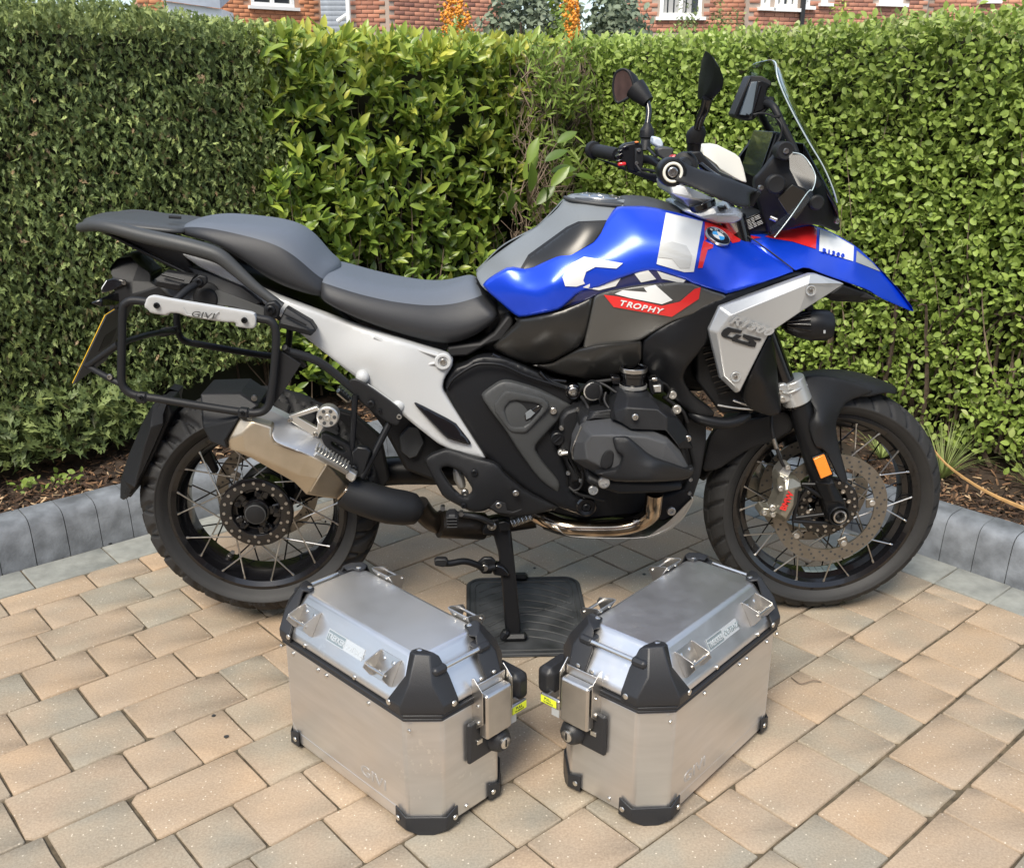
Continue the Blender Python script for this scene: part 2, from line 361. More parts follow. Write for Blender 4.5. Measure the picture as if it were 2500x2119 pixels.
chips(800, 'bark_pale', (.42, .30, .18), 3, .006, .018)
# ================================================================ hedges
def leaf_material(name, cols, rough=.45, trans=.25, spec=.4, vscale=1.2):
    m = bpy.data.materials.new(name); m.use_nodes = True; n = m.node_tree.nodes; l = m.node_tree.links; b = n['Principled BSDF']; b.inputs['Roughness'].default_value = rough
    b.inputs['Specular IOR Level'].default_value = spec
    at_ = n.new('ShaderNodeAttribute'); at_.attribute_name = 'tint'
    oi = n.new('ShaderNodeObjectInfo'); ad = n.new('ShaderNodeMath'); ad.operation = 'ADD'
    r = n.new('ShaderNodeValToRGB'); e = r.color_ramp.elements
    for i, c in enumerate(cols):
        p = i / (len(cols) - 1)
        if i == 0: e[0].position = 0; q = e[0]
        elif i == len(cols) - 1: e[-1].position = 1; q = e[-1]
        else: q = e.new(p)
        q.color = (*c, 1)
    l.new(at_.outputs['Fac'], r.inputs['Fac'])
    g = n.new('ShaderNodeNewGeometry'); z = n.new('ShaderNodeTexNoise'); z.inputs['Scale'].default_value = vscale; z.inputs['Detail'].default_value = 3; l.new(g.outputs['Position'], z.inputs['Vector'])
    rr = n.new('ShaderNodeValToRGB'); rr.color_ramp.elements[0].position = .3; rr.color_ramp.elements[1].position = .7; rr.color_ramp.elements[0].color = (.75, .75, .75, 1); rr.color_ramp.elements[1].color = (1.2, 1.2, 1.2, 1)
    l.new(z.outputs['Fac'], rr.inputs['Fac']); mu = n.new('ShaderNodeMixRGB'); mu.blend_type = 'MULTIPLY'; mu.inputs['Fac'].default_value = 1
    l.new(r.outputs['Color'], mu.inputs['Color1']); l.new(rr.outputs['Color'], mu.inputs['Color2']); l.new(mu.outputs['Color'], b.inputs['Base Color'])
    tr = n.new('ShaderNodeBsdfTranslucent'); l.new(mu.outputs['Color'], tr.inputs['Color']); mxs = n.new('ShaderNodeMixShader'); mxs.inputs['Fac'].default_value = trans
    l.new(b.outputs[0], mxs.inputs[1]); l.new(tr.outputs[0], mxs.inputs[2]); l.new(mxs.outputs[0], n['Material Output'].inputs['Surface']); return m
M_con = leaf_material('conifer_green', [(.36, .25, .14), (.075, .11, .04), (.14, .19, .065), (.22, .285, .095), (.40, .48, .17)], .5, .25, .35, 2.0)
M_lau = leaf_material('laurel_green', [(.08, .14, .03), (.14, .22, .04), (.22, .32, .055), (.34, .42, .07), (.55, .55, .10)], .33, .3, .5)
M_cot = leaf_material('small_leaf_green', [(.16, .225, .05), (.23, .32, .065), (.30, .41, .085), (.38, .49, .115), (.52, .57, .26)], .5, .3, .35)
M_wood = mat('hedge_wood', (.07, .05, .035), .95, var=.4, vscale=60)
M_twig = mat('dry_twig', (.20, .15, .11), .95, var=.4, vscale=30)
M_in = mat('hedge_core_shade', (.022, .024, .012), 1)  # near-black colour standing in for the shade inside the hedges
def noise3(p, s, seed=0):
    r = np.random.default_rng(seed); out = np.zeros(len(p))
    for k in range(5):
        d = r.normal(0, 1, 3) * s; out += np.sin(p @ d + r.uniform(0, 6.28))
    return out / 5
def hedge_points(r, n, side, a0, a1, z0, z1, base, depth, lump=.03, batter=.0, seed=0, pw=1.6):
    """points in the outer shell of a hedge face. side 'v': face v=base running along u; side 'u': face u=base running along v"""
    a = r.uniform(a0, a1, n); z = r.uniform(z0, z1, n); d = depth * r.random(n) ** pw
    q = np.stack([a, np.zeros(n), z], 1); off = lump * noise3(q, 7, seed) + lump * .7 * noise3(q, 19, seed + 1)
    bb = base + off + batter * (z / 1.6) + d
    rnd_top = np.clip((z - (z1 - .07)) / .07, 0, 1) ** 2 * .05; bb = bb + rnd_top
    if side == 'v': P = np.array([tuple(UV(x, y, zz)) for x, y, zz in zip(a, bb, z)])
    else: P = np.array([tuple(UV(y, x, zz)) for x, y, zz in zip(a, bb, z)])
    return P, d / depth
OUTV = np.array(-VD); OUTU = np.array(-UD)
def rise(P):
    u = (P - np.array(O0)) @ np.array(UD); k = np.clip((1.85 - u) / .75, 0, 1); P[:, 2] += .055 * k * np.clip(P[:, 2] / 1.6, 0, 1) ** 3; return P
def core(root, a0, a1, b0, b1, z0, z1, side, name='dark_core'):  # plain dark box added behind the leaves to close the view
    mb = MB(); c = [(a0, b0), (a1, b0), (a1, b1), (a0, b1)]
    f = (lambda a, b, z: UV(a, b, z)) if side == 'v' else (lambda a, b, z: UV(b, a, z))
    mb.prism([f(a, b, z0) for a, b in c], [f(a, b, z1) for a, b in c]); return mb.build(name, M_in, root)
def branches(root, n, side, a0, a1, base, z1, seed, m, rr=(.004, .012), name='branch', spread=.12, up=1.0):
    q = random.Random(seed); mb = MB()
    for i in range(n):
        a = q.uniform(a0, a1); b = base + q.uniform(.02, .16); z = q.uniform(.1, .25) if up > .5 else q.uniform(.2, z1); pts = []; L_ = q.uniform(.4, 1.2)
        da, db = q.uniform(-spread, spread), q.uniform(-.1, .03)
        for k in range(5):
            t = k / 4; pts.append((a + da * t + q.uniform(-.02, .02), b + db * t + q.uniform(-.01, .01), min(z + L_ * t * up, z1 - .03)))
        mb.tube([UV(x, y, zz) if side == 'v' else UV(y, x, zz) for x, y, zz in pts], lambda t, R_=q.uniform(*rr): R_ * (1 - .7 * t), 5, sub=2)
    mb.build(name, m, root)
# ---- conifer hedge: flat feathery sprays
r = np.random.default_rng(21)
con = empty('conifer_hedge', UV(.6, 3.9, .1)); con.location = (0, 0, 0); tag(con, 'dark green clipped conifer hedge with feathery sprays on the left, behind the rear rack', 'hedge')
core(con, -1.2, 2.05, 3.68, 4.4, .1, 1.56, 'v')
def spray():
    V = []; Fc = []
    def blade(x0, y0, x1, y1, w, z0=0, z1=0):
        dx, dy = x1 - x0, y1 - y0; L_ = math.hypot(dx, dy); nx, ny = -dy / L_ * w, dx / L_ * w; b = len(V)
        V.extend([(x0, y0, z0), (x0 + dx * .45 + nx, y0 + dy * .45 + ny, z0 + .02), (x1, y1, z1), (x0 + dx * .45 - nx, y0 + dy * .45 - ny, z0 - .02)]); Fc.extend([(b, b + 1, b + 2), (b, b + 2, b + 3)])
    blade(0, -.5, 0, .6, .078)
    for (y, s_, L_) in ((-.25, 1, .46), (-.1, -1, .46), (.08, 1, .38), (.22, -1, .32)): blade(0, y, s_ * L_ * .52, y + L_ * .85, .085, 0, .05)
    return V, Fc
sv, sf = spray()
n = 62000; P, d = hedge_points(r, n, 'v', -.55, 1.98, .2, 1.62, 3.50, .16, .03, .02, 3)
P = rise(P); k_ = P[:, 2] > .30 + .10 * noise3(P, 6, 9) + .05; P, d = P[k_], d[k_]; n = len(P)
nr = r.normal(0, .55, (n, 3)) + OUTV * .6 + np.array([0, 0, .15]); R = frames(nr, r.normal(0, .55, n))
tint = np.clip(.58 + .16 * noise3(P, 3, 5) + r.normal(0, .22, n) - .1 * d, 0.16, 1); tint[r.random(n) < .02] = .02; tint[(P[:, 2] > 1.58)] += .3  # sunlit top painted into the tint, deeper sprays tinted darker
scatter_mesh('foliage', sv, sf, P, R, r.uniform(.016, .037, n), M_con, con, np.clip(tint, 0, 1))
P, d = hedge_points(r, 9000, 'v', -.55, 2.02, 1.57, 1.62, 3.49, .8, .02, 0, 3, 1.0); P[:, 2] = 1.6 + .012 * noise3(P, 20, 1) + r.uniform(-.075, .022, len(P)); P = rise(P)
nr = r.normal(0, .6, (len(P), 3)) + np.array([0, 0, .9]) * .4 + OUTV * .5; scatter_mesh('top_growth', sv, sf, P, frames(nr, r.normal(0, .7, len(P))), r.uniform(.028, .055, len(P)), M_con, con, np.clip(r.normal(.9, .12, len(P)), 0, 1))  # pale tint paints sunlight on the conifer crest
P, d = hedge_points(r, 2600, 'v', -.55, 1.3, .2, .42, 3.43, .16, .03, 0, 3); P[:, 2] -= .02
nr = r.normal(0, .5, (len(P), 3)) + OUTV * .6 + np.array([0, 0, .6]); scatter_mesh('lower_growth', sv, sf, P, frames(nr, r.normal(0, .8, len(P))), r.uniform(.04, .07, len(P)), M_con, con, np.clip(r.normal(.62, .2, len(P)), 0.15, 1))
branches(con, 26, 'v', -.4, 2.0, 3.58, 1.5, 5, M_wood, (.006, .016))
for c_ in con.children:
    if c_.name.split('.')[0] in ('foliage', 'top_growth', 'lower_growth', 'branch'): c_['kind'] = 'stuff'
# ---- laurel hedge: large leaves in whorls
lau = empty('laurel_hedge'); tag(lau, 'glossy green laurel hedge with large leaves, in the middle behind the seat', 'hedge')
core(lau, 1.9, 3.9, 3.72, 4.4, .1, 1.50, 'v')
def leafgeo(w=.36, fold=.10, curl=.12):
    """pointed oval leaf lying along +y, length 1, folded along the midrib, six stations"""
    st = [(0, .03), (.12, .55), (.35, .95), (.6, 1.0), (.82, .62), (1.0, .04)]; V = []; Fc = []
    for (y, k) in st:
        z = -curl * (y ** 2) ; V += [(-w / 2 * k, y, z + fold * k * .5 * w * 2), (0, y, z), (w / 2 * k, y, z + fold * k * .5 * w * 2)]
    for i in range(len(st) - 1):
        a = i * 3; Fc += [(a, a + 1, a + 4, a + 3), (a + 1, a + 2, a + 5, a + 4)]
    return V, Fc
lv, lf = leafgeo(.40, .22, .18)
def whorls(r, P, nl, spread, up, outv, jitter=.35):
    """for each shoot tip several leaves pointing up and outward around it"""
    pos = []; yd = []; 
    for p in P:
        k = r.integers(nl[0], nl[1] + 1); ax = np.array([0, 0, up]) + outv * .45 + r.normal(0, jitter, 3); ax /= np.linalg.norm(ax); ph = r.uniform(0, 6.28)
        x = np.cross(ax, [.3, .5, .8]); x /= np.linalg.norm(x); y = np.cross(ax, x)
        for j in range(k):
            t = ph + j * 2.4; dd = ax * (1 - spread * (j / k) * .9) + (x * math.cos(t) + y * math.sin(t)) * spread * (.5 + .6 * j / k) + r.normal(0, .12, 3)
            pos.append(p - ax * .012 * j + r.normal(0, .004, 3)); yd.append(dd / np.linalg.norm(dd))
    return np.array(pos), np.array(yd)
def frames_y(yd, r, outv, wob=.5):
    """rotations with y along the leaf and z (leaf face) turned towards the light side"""
    z = np.tile(outv * .7 + np.array([0, 0, .8]), (len(yd), 1)) + r.normal(0, wob, yd.shape); x = np.cross(yd, z); x /= np.linalg.norm(x, axis=1, keepdims=True); z = np.cross(x, yd)
    return np.stack([x, yd, z], 2)
P, d = hedge_points(r, 1500, 'v', 1.84, 3.42, .22, 1.60, 3.46, .17, .045, .02, 13, 1.3)
dens = noise3(P, 9, 4); P = P[(dens > -.55) | (P[:, 2] > 1.25)]
pos, yd = whorls(r, P, (4, 7), .75, .75, OUTV); Rl = frames_y(yd, r, OUTV); N = len(pos)
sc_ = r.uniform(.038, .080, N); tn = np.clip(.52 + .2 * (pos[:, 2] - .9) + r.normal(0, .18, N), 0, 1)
near = np.argsort(-(sc_ * (1 + .3 * r.random(N)) * (pos[:, 2] > .45) / np.linalg.norm(pos - np.array(CAM), axis=1)))
sel = near[:292]; rest = np.setdiff1d(np.arange(N), sel)
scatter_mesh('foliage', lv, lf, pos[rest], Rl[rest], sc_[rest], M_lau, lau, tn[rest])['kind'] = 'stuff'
LM = []
for i in range(6):
    me = npmesh('leaf', np.array(lv), lf, M_lau, np.full(len(lv), .2 + .13 * i)); auto(me, 80); LM.append(me)
def place_leaf(me, p, R_, s_, parent):
    o = bpy.data.objects.new('leaf', me); COL.objects.link(o); o.parent = parent
    M = Matrix([[R_[a][b] * s_ for b in range(3)] + [p[a]] for a in range(3)] + [[0, 0, 0, 1]]); o.matrix_world = M; o.matrix_basis = M; return o
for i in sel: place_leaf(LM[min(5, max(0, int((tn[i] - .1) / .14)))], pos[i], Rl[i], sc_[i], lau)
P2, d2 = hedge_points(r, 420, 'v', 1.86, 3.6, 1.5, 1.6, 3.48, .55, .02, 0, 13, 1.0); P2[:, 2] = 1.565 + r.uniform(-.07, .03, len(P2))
pos, yd = whorls(r, P2, (3, 5), .7, 1.2, OUTV); scatter_mesh('top_growth', lv, lf, pos, frames_y(yd, r, OUTV), r.uniform(.04, .075, len(pos)), M_lau, lau, np.clip(r.normal(.85, .15, len(pos)), 0, 1))['kind'] = 'stuff'  # raised tint puts sunlight into the colour of the laurel top
branches(lau, 70, 'v', 1.85, 3.4, 3.52, 1.52, 6, M_twig, (.002, .006), spread=.2)
lau.children[-1]['kind'] = 'stuff'
# long leaves of the corner laurel shoot
shoot = empty('laurel_shoot'); tag(shoot, 'cluster of long loose laurel leaves at the hedge corner, left of the handlebar grip', 'shrub')
sv2, sf2 = leafgeo(.42, .16, .1); LS = []
for i in range(4):
    me = npmesh('leaf', np.array(sv2), sf2, M_lau, np.full(len(sv2), .12 + .12 * i)); auto(me, 80); LS.append(me)
q = random.Random(5)
for (x, y, dx, dz, L_) in ((1295, 470, -.2, .9, .15), (1330, 395, .9, .5, .13), (1345, 420, 1, .15, .14), (1360, 350, .8, .5, .12), (1385, 455, -.15, .9, .16), (1345, 455, .6, .8, .13), (1405, 430, .95, -.1, .12), (1400, 470, .9, -.2, .14),
                     (1310, 500, .5, .6, .14), (1280, 440, .2, 1, .15), (1360, 500, .8, .1, .15), (1290, 400, .3, .9, .13), (1330, 520, .1, 1, .13), (1240, 520, -.1, 1, .12), (1265, 560, -.5, .7, .11), (1420, 500, -.3, 1, .12)):
    p = at(x, y, at(x, y, 1).y); dd = ray(x, y); t = (3.10 + .006 * (len(shoot.children) % 5) * 4 - (CAM - O0).dot(VD)) / dd.dot(VD); p = CAM + dd * t
    ydv = np.array(UD * dx + Vector((0, 0, dz)) - VD * q.uniform(.1, .5)); ydv /= np.linalg.norm(ydv)
    place_leaf(LS[q.randrange(4)], np.array(p), frames_y(ydv[None], r, OUTV, .25)[0], L_ * .86, shoot)
mb = MB(); b0 = UV(3.0, 3.32, .9)
for c_ in list(shoot.children)[:12]: mb.tube([b0, (b0 + Vector(c_.matrix_basis.translation)) / 2 + Vector((0, 0, .03)), Vector(c_.matrix_basis.translation)], .0028, 5, sub=3)
mb.build('stem', M_twig, shoot)
# ---- bare brown patch and lance-leaved shrub in the corner
cor = empty('corner_shrub'); tag(cor, 'lance-leaved green shrub with bare brown twigs filling the corner between the two hedges', 'shrub')
mb = MB(); q = random.Random(8)
for i in range(420):
    u, v, z = q.uniform(3.0, 3.42), q.uniform(3.28, 3.5), q.uniform(.5, 1.5); pts = [UV(u, v, z)]
    for k in range(3): u += q.uniform(-.05, .05); v += q.uniform(-.03, .03); z += q.uniform(.0, .08); pts.append(UV(u, v, min(z, 1.56)))
    mb.tube(pts, q.uniform(.0012, .003), 4, sub=2)
mb.build('bare_twigs', M_twig, cor)['kind'] = 'stuff'
ln_v, ln_f = leafgeo(.2, .15, .2)
n = 150; P = np.array([tuple(UV(q.uniform(2.98, 3.3), q.uniform(3.2, 3.36), q.choice((q.uniform(.6, 1.22), q.uniform(1.3, 1.6))))) for _ in range(n)])
pos, yd = whorls(r, P, (5, 8), .8, .8, OUTV * .5 + OUTU * .5); scatter_mesh('foliage', ln_v, ln_f, pos, frames_y(yd, r, OUTV), r.uniform(.04, .07, len(pos)), M_cot, cor, np.clip(r.normal(.35, .15, len(pos)), 0, 1))['kind'] = 'stuff'
# ---- small-leaved hedge on the right
cot = empty('small_leaved_hedge'); tag(cot, 'bright green clipped hedge of small round leaves on the right, behind the windscreen', 'hedge')
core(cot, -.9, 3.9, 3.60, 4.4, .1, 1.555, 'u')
cv, cf = leafgeo(.62, .16, .12)
P, d = hedge_points(r, 12500, 'u', .55, 3.44, .18, 1.61, 3.36, .14, .03, .02, 23, 1.5); P[:, 2] += .028 * np.clip((2.6 - (P - np.array(O0)) @ np.array(VD)) / 1.4, 0, 1) * (P[:, 2] / 1.6) ** 3
low = np.clip((.75 - P[:, 2]) / .5, 0, 1); keep = r.random(len(P)) > low * .62 + .25 * (noise3(P, 11, 2) < -.5); P = P[keep]
pos, yd = whorls(r, P, (3, 6), .9, .55, OUTU); pos += r.normal(0, .012, pos.shape); Rc = frames_y(yd, r, OUTU, .6); N = len(pos); sc_ = r.uniform(.017, .034, N)
tn = np.clip(.45 + .1 * noise3(pos, 4, 8) + r.normal(0, .2, N) + .2 * (pos[:, 2] > 1.56), 0, 1)  # top band tinted paler, sunlight put into the leaf colour
near = np.argsort(-(sc_ * (1 + .4 * r.random(N)) * (pos[:, 2] > .7) / np.linalg.norm(pos - np.array(CAM), axis=1))); sel = near[:290]; rest = np.setdiff1d(np.arange(N), sel)
scatter_mesh('foliage', cv, cf, pos[rest], Rc[rest], sc_[rest], M_cot, cot, tn[rest])['kind'] = 'stuff'
CM = []
for i in range(5):
    me = npmesh('leaf', np.array(cv), cf, M_cot, np.full(len(cv), .2 + .15 * i)); auto(me, 80); CM.append(me)
for i in sel: place_leaf(CM[min(4, max(0, int((tn[i] - .12) / .16)))], pos[i], Rc[i], sc_[i], cot)
P, d = hedge_points(r, 1500, 'u', .55, 3.6, 1.5, 1.6, 3.4, .6, .02, 0, 23, 1.0); P[:, 2] = 1.575 + .028 * np.clip((2.6 - (P - np.array(O0)) @ np.array(VD)) / 1.4, 0, 1) + .012 * noise3(P, 25, 3) + r.uniform(-.03, .03, len(P))
pos, yd = whorls(r, P, (3, 5), .9, .9, OUTU); scatter_mesh('top_growth', cv, cf, pos, frames_y(yd, r, OUTU), r.uniform(.018, .034, len(pos)), M_cot, cot, np.clip(r.normal(.82, .15, len(pos)), 0, 1))['kind'] = 'stuff'  # bright tint stands for sun on the hedge top
branches(cot, 130, 'u', .6, 3.3, 3.42, 1.5, 9, M_twig, (.0015, .006), spread=.25); cot.children[-1]['kind'] = 'stuff'
branches(cot, 90, 'u', .6, 3.3, 3.38, .7, 10, M_wood, (.003, .010), spread=.3); cot.children[-1]['kind'] = 'stuff'
# ---- grass tufts and a dry iris leaf at the foot of the right hedge
def tuft(label, p, n, h, seed, grp=None):
    q = random.Random(seed); V = []; Fc = []
    for i in range(n):
        a = q.uniform(0, 6.28); L_ = h * q.uniform(.5, 1); sp_ = q.uniform(.3, 1.1); w = q.uniform(.0015, .0032); b = len(V); px_, py_ = math.cos(a), math.sin(a); nx, ny = -py_ * w, px_ * w
        for k in range(5):
            t = k / 4; rr_ = L_ * sp_ * t; z = L_ * (t * (1.15 - .55 * t * sp_)); w_ = 1 - .9 * t
            V += [(p.x + px_ * rr_ + nx * w_, p.y + py_ * rr_ + ny * w_, p.z + z), (p.x + px_ * rr_ - nx * w_, p.y + py_ * rr_ - ny * w_, p.z + z)]
        for k in range(4): Fc.append((b + 2 * k, b + 2 * k + 1, b + 2 * k + 3, b + 2 * k + 2))
    o = link('grass_tuft', npmesh('grass_tuft', V, Fc, M_con, np.full(len(V), .95)), None); return tag(o, label, 'grass', grp)
tuft('largest grass tuft in the bark beside the front tyre', UV(3.22, 1.42, .11), 110, .24, 1)
tuft('small grass tuft seen through the front wheel spokes', UV(3.2, 1.98, .11), 70, .2, 2)
tuft('grass tuft in the bark at the far right edge', UV(3.28, 1.12, .11), 80, .22, 3)
tuft('grass tuft in the bark just behind the top of the front wheel', UV(3.24, 1.66, .11), 60, .18, 4)
mb = MB(); mb.tube([UV(3.12, 1.08, .13), UV(3.1, 1.22, .16), UV(3.14, 1.38, .2), UV(3.2, 1.5, .26)], lambda t: .006 * (1 - .8 * t) + .001, 5, sub=4)
tag(mb.build('dry_leaf_blade', mat('dry_leaf', (.42, .25, .10), .8, var=.3, vscale=20)), 'long dry orange leaf blade lying over the bark at the far right', 'leaf')
q = random.Random(3)
for lab, (u, v) in (('low green seedling in the bark left of the rear tyre', (.93, 3.33)), ('small green seedling under the conifer at the left edge', (.80, 3.36))):
    P = np.array([tuple(UV(u + q.uniform(-.05, .05), v + q.uniform(-.03, .03), .13 + q.uniform(0, .03))) for _ in range(7)]); pos, yd = whorls(r, P, (3, 4), .9, .6, OUTV)
    tag(scatter_mesh('seedling', cv, cf, pos, frames_y(yd, r, OUTV), r.uniform(.016, .03, len(pos)), M_cot, None, np.full(len(pos), .2)), lab, 'seedling')
# ================================================================ houses beyond the hedges
def dp(x, y, dist):
    """point dist metres in front of the camera (along its axis over the ground) seen at photo position x, y"""
    d = ray(x, y); h = Vector((CF.x, CF.y, 0)).normalized(); return CAM + d * (dist / d.dot(h))
def brick_material():
    m = bpy.data.materials.new('red_brick'); m.use_nodes = True; n = m.node_tree.nodes; l = m.node_tree.links; b = n['Principled BSDF']; b.inputs['Roughness'].default_value = .9
    o = n.new('ShaderNodeObjectInfo'); r = n.new('ShaderNodeValToRGB'); e = r.color_ramp.elements
    e[0].color = (.26, .12, .09, 1); e[1].color = (.56, .27, .17, 1); q = e.new(.35); q.color = (.42, .19, .125, 1); q = e.new(.7); q.color = (.50, .225, .145, 1)
    l.new(o.outputs['Random'], r.inputs['Fac']); l.new(r.outputs['Color'], b.inputs['Base Color']); return m
M_brick = brick_material(); M_mortar = mat('mortar', (.40, .32, .26), .95); M_white = mat('white_frame_paint', (.82, .82, .80), .4)
M_orange = mat('orange_brick', (.56, .24, .12), .9, var=.15, vscale=3); M_pane = mat('window_glass', (.03, .035, .04), .08, spec=.6); M_slate = mat('grey_slate', (.30, .33, .37), .6, var=.15, vscale=8)
M_blind = mat('window_blind', (.35, .35, .34), .8); M_lead = mat('lead_flashing', (.42, .45, .50), .5, var=.2, vscale=3); M_black = mat('black_pipe', (.02, .02, .02), .4)
me = MB().box((0, 0, 0), (.215, .03, .065), ch=.003).mesh('brick', M_brick, 60); BRK = me
me2 = MB().box((0, 0, 0), (.215, .03, .065), ch=.003).mesh('brick', M_orange, 60); BRK2 = me2
def facade(root, x0, x1, d0, d1, ztop=6.0, bricks=True, holes=(), brk=None, mort=None, maxn=285):
    """brick wall standing between two plan points; individual bricks where they show over the hedge"""
    a = dp(x0, 60, d0); b = dp(x1, 60, d1); a.z = b.z = 0; t = (b - a).normalized(); L_ = (b - a).length; nrm = Vector((t.y, -t.x, 0)); ang = math.atan2(t.y, t.x)
    core_ = MB(); th = .12; zs = 2.2
    def blk(s0, s1, z0, z1):
        p = [a + t * s0, a + t * s1, a + t * s1 - nrm * th, a + t * s0 - nrm * th]; core_.prism([q + Vector((0, 0, z0)) for q in p], [q + Vector((0, 0, z1)) for q in p])
    hs = sorted([(s0, s1, z0, z1) for (s0, s1, z0, z1) in holes]); cur = 0
    for (s0, s1, z0, z1) in hs:
        blk(cur, s0, 0, ztop); blk(s0, s1, 0, z0); blk(s0, s1, z1, ztop); cur = s1
    blk(cur, L_, 0, ztop); core_.build('wall', mort or M_mortar, root)
    nb = 0
    for c in range(60):
        z = 2.5 + c * .075
        s_ = -.1125 * (c % 2) + .11
        while s_ < L_ - .1:
            p = a + t * s_ + nrm * .006 + Vector((0, 0, z)); q = p - CAM; cc = q.dot(CF); px_ = 1250 + FPX * q.dot(CR) / cc; py_ = 1059.5 - FPX * q.dot(CU) / cc
            inh = any(s0 - .11 < s_ < s1 + .11 and z0 - .03 < z < z1 + .03 for (s0, s1, z0, z1) in hs)
            if -12 < py_ < 106 and -10 < px_ < 2510 and not inh and s_ > .1 and nb < maxn:
                o = link('brick', brk or BRK, root); o.location = p; o.rotation_euler = (0, 0, ang); nb += 1
            s_ += .225
    return a, t, nrm, ang, L_
def sx(a, t, nrm, x, dref):
    """distance along a facade where photo column x meets it"""
    d = ray(x, 40); A_ = Vector((d.x, d.y)); r0 = Vector((CAM.x - a.x, CAM.y - a.y)); T_ = Vector((t.x, t.y)); det = A_.x * -T_.y + A_.y * T_.x
    k = (-r0.x * -T_.y - -r0.y * -T_.x * -1) if False else None
    M_ = Matrix(((A_.x, -T_.x), (A_.y, -T_.y))); sol = M_.inverted() @ Vector((-r0.x, -r0.y)); return sol[1]
def zat(a, t, s_, y, x):
    p = a + t * s_; d = ray(x, y); k = Vector((p.x - CAM.x, p.y - CAM.y)).length / Vector((d.x, d.y)).length; return CAM.z + d.z * k
def window(root, a, t, nrm, ang, s0, s1, z0, z1, bars=1, lead=False, sill=True, blind=False):
    w = empty('window', (0, 0, 0)); w.parent = root; c = lambda s_, z, o: a + t * s_ + nrm * o + Vector((0, 0, z)); Rm = Matrix.Rotation(ang, 3, 'Z')
    f = MB(); fw = .07
    f.box(c((s0 + s1) / 2, z0 + fw / 2, -.03), (s1 - s0, .08, fw), Rm); f.box(c((s0 + s1) / 2, z1 - fw / 2, -.03), (s1 - s0, .08, fw), Rm)
    for s_ in (s0 + fw / 2, s1 - fw / 2): f.box(c(s_, (z0 + z1) / 2, -.03), (fw, .08, z1 - z0 - 2 * fw - .004), Rm)
    for k in range(1, bars + 1): f.box(c(s0 + (s1 - s0) * k / (bars + 1), (z0 + z1) / 2, -.032), (fw, .07, z1 - z0 - 2 * fw - .004), Rm)
    f.build('frame', M_white, w); g = MB(); g.box(c((s0 + s1) / 2, (z0 + z1) / 2, -.06), (s1 - s0 - .01, .01, z1 - z0 - .01), Rm); g.build('pane', M_pane, w)
    if lead:
        lb = MB(); x = s0 + .2
        while x < s1: lb.box(c(x, (z0 + z1) / 2, -.048), (.016, .008, z1 - z0), Rm); x += .2
        z = z0 + .25
        while z < z1: lb.box(c((s0 + s1) / 2, z, -.046), (s1 - s0, .008, .016), Rm); z += .25
        lb.build('leading', M_lead, w)
    if blind: bl = MB(); [bl.box(c(s0 + .1 + k * .12, (z0 + z1) / 2, -.051), (.09, .006, z1 - z0 - .1), Rm) for k in range(int((s1 - s0 - .15) / .12))]; bl.build('blind', M_blind, w)
    if sill: sl = MB(); sl.box(c((s0 + s1) / 2, z0 - .035, .03), (s1 - s0 + .16, .14, .06), Rm); sl.build('sill', M_white, w)
# left house: smooth orange brick with one white window, lead bay roof beside it
hA = empty('house'); tag(hA, 'orange brick house with a white window sill, seen over the conifer hedge', 'house')
def holes_for(x0, x1, d0, d1, wins):
    a = dp(x0, 60, d0); b = dp(x1, 60, d1); a.z = b.z = 0; t = (b - a).normalized(); nrm = Vector((t.y, -t.x, 0)); out = []
    for (xa, xb, yb, h) in wins:
        s0 = sx(a, t, nrm, xa, 0); s1 = sx(a, t, nrm, xb, 0); z0 = zat(a, t, s0, yb, xa); out.append((s0, s1, z0, z0 + h))
    return out
W_A = holes_for(340, 785, 20, 22.5, [(615, 720, 14, 1.2)])
a, t, nr_, an, L_ = facade(hA, 340, 785, 20, 22.5, holes=W_A, brk=BRK2, mort=mat('pale_mortar', (.50, .30, .2), .95)); window(hA, a, t, nr_, an, *W_A[0], bars=1)
bay = empty('bay_window'); tag(bay, 'pale lead-roofed bay window top beside the orange brick wall', 'bay window'); mb = MB()
p0, p1 = dp(395, 2, 18), dp(538, 22, 18.6); z_ = p0.z
mb.prism([p0 + Vector((0, 0, .3)), p1 + Vector((0, 0, .3)), p1 + Vector((0, 1, .55)), p0 + Vector((0, 1, .55))], [p0, p1, p1 + Vector((0, 1, .25)), p0 + Vector((0, 1, .25))]); mb.build('roof', M_lead, bay)
mb = MB(); mb.prism([p0 + Vector((0, .1, -.003)), p1 + Vector((0, .1, -.003)), p1 + Vector((0, 1, -.003)), p0 + Vector((0, 1, -.003))], [p0 + Vector((0, .1, -3)), p1 + Vector((0, .1, -3)), p1 + Vector((0, 1, -3)), p0 + Vector((0, 1, -3))]); mb.build('wall', M_white, bay)
# slate-hung gable between the houses
hS = empty('garage'); tag(hS, 'grey slate-clad garage between the orange and red brick houses', 'garage'); a_, b_ = dp(775, 60, 27), dp(885, 60, 27); t_ = (b_ - a_).normalized(); t_.z = 0; t_.normalize(); n_ = Vector((t_.y, -t_.x, 0)); an_ = math.atan2(t_.y, t_.x); Ls = (b_ - a_).length
mb = MB(); mb.box(Vector((a_.x, a_.y, 2.5)) + t_ * Ls / 2 - n_ * -.0 + n_ * -.15, (Ls, .2, 5), Matrix.Rotation(an_, 3, 'Z')); mb.build('wall', M_slate, hS)
sm = MB().box((0, 0, 0), (Ls, .03, .13), Matrix.Rotation(.12, 3, 'X'), ch=.004).mesh('slate_course', M_slate, 60)
for k in range(16): o = link('slate_course', sm, hS); o.location = Vector((a_.x, a_.y, 2.6 + .12 * k)) + t_ * Ls / 2 - n_ * .03; o.rotation_euler = (0, 0, an_)
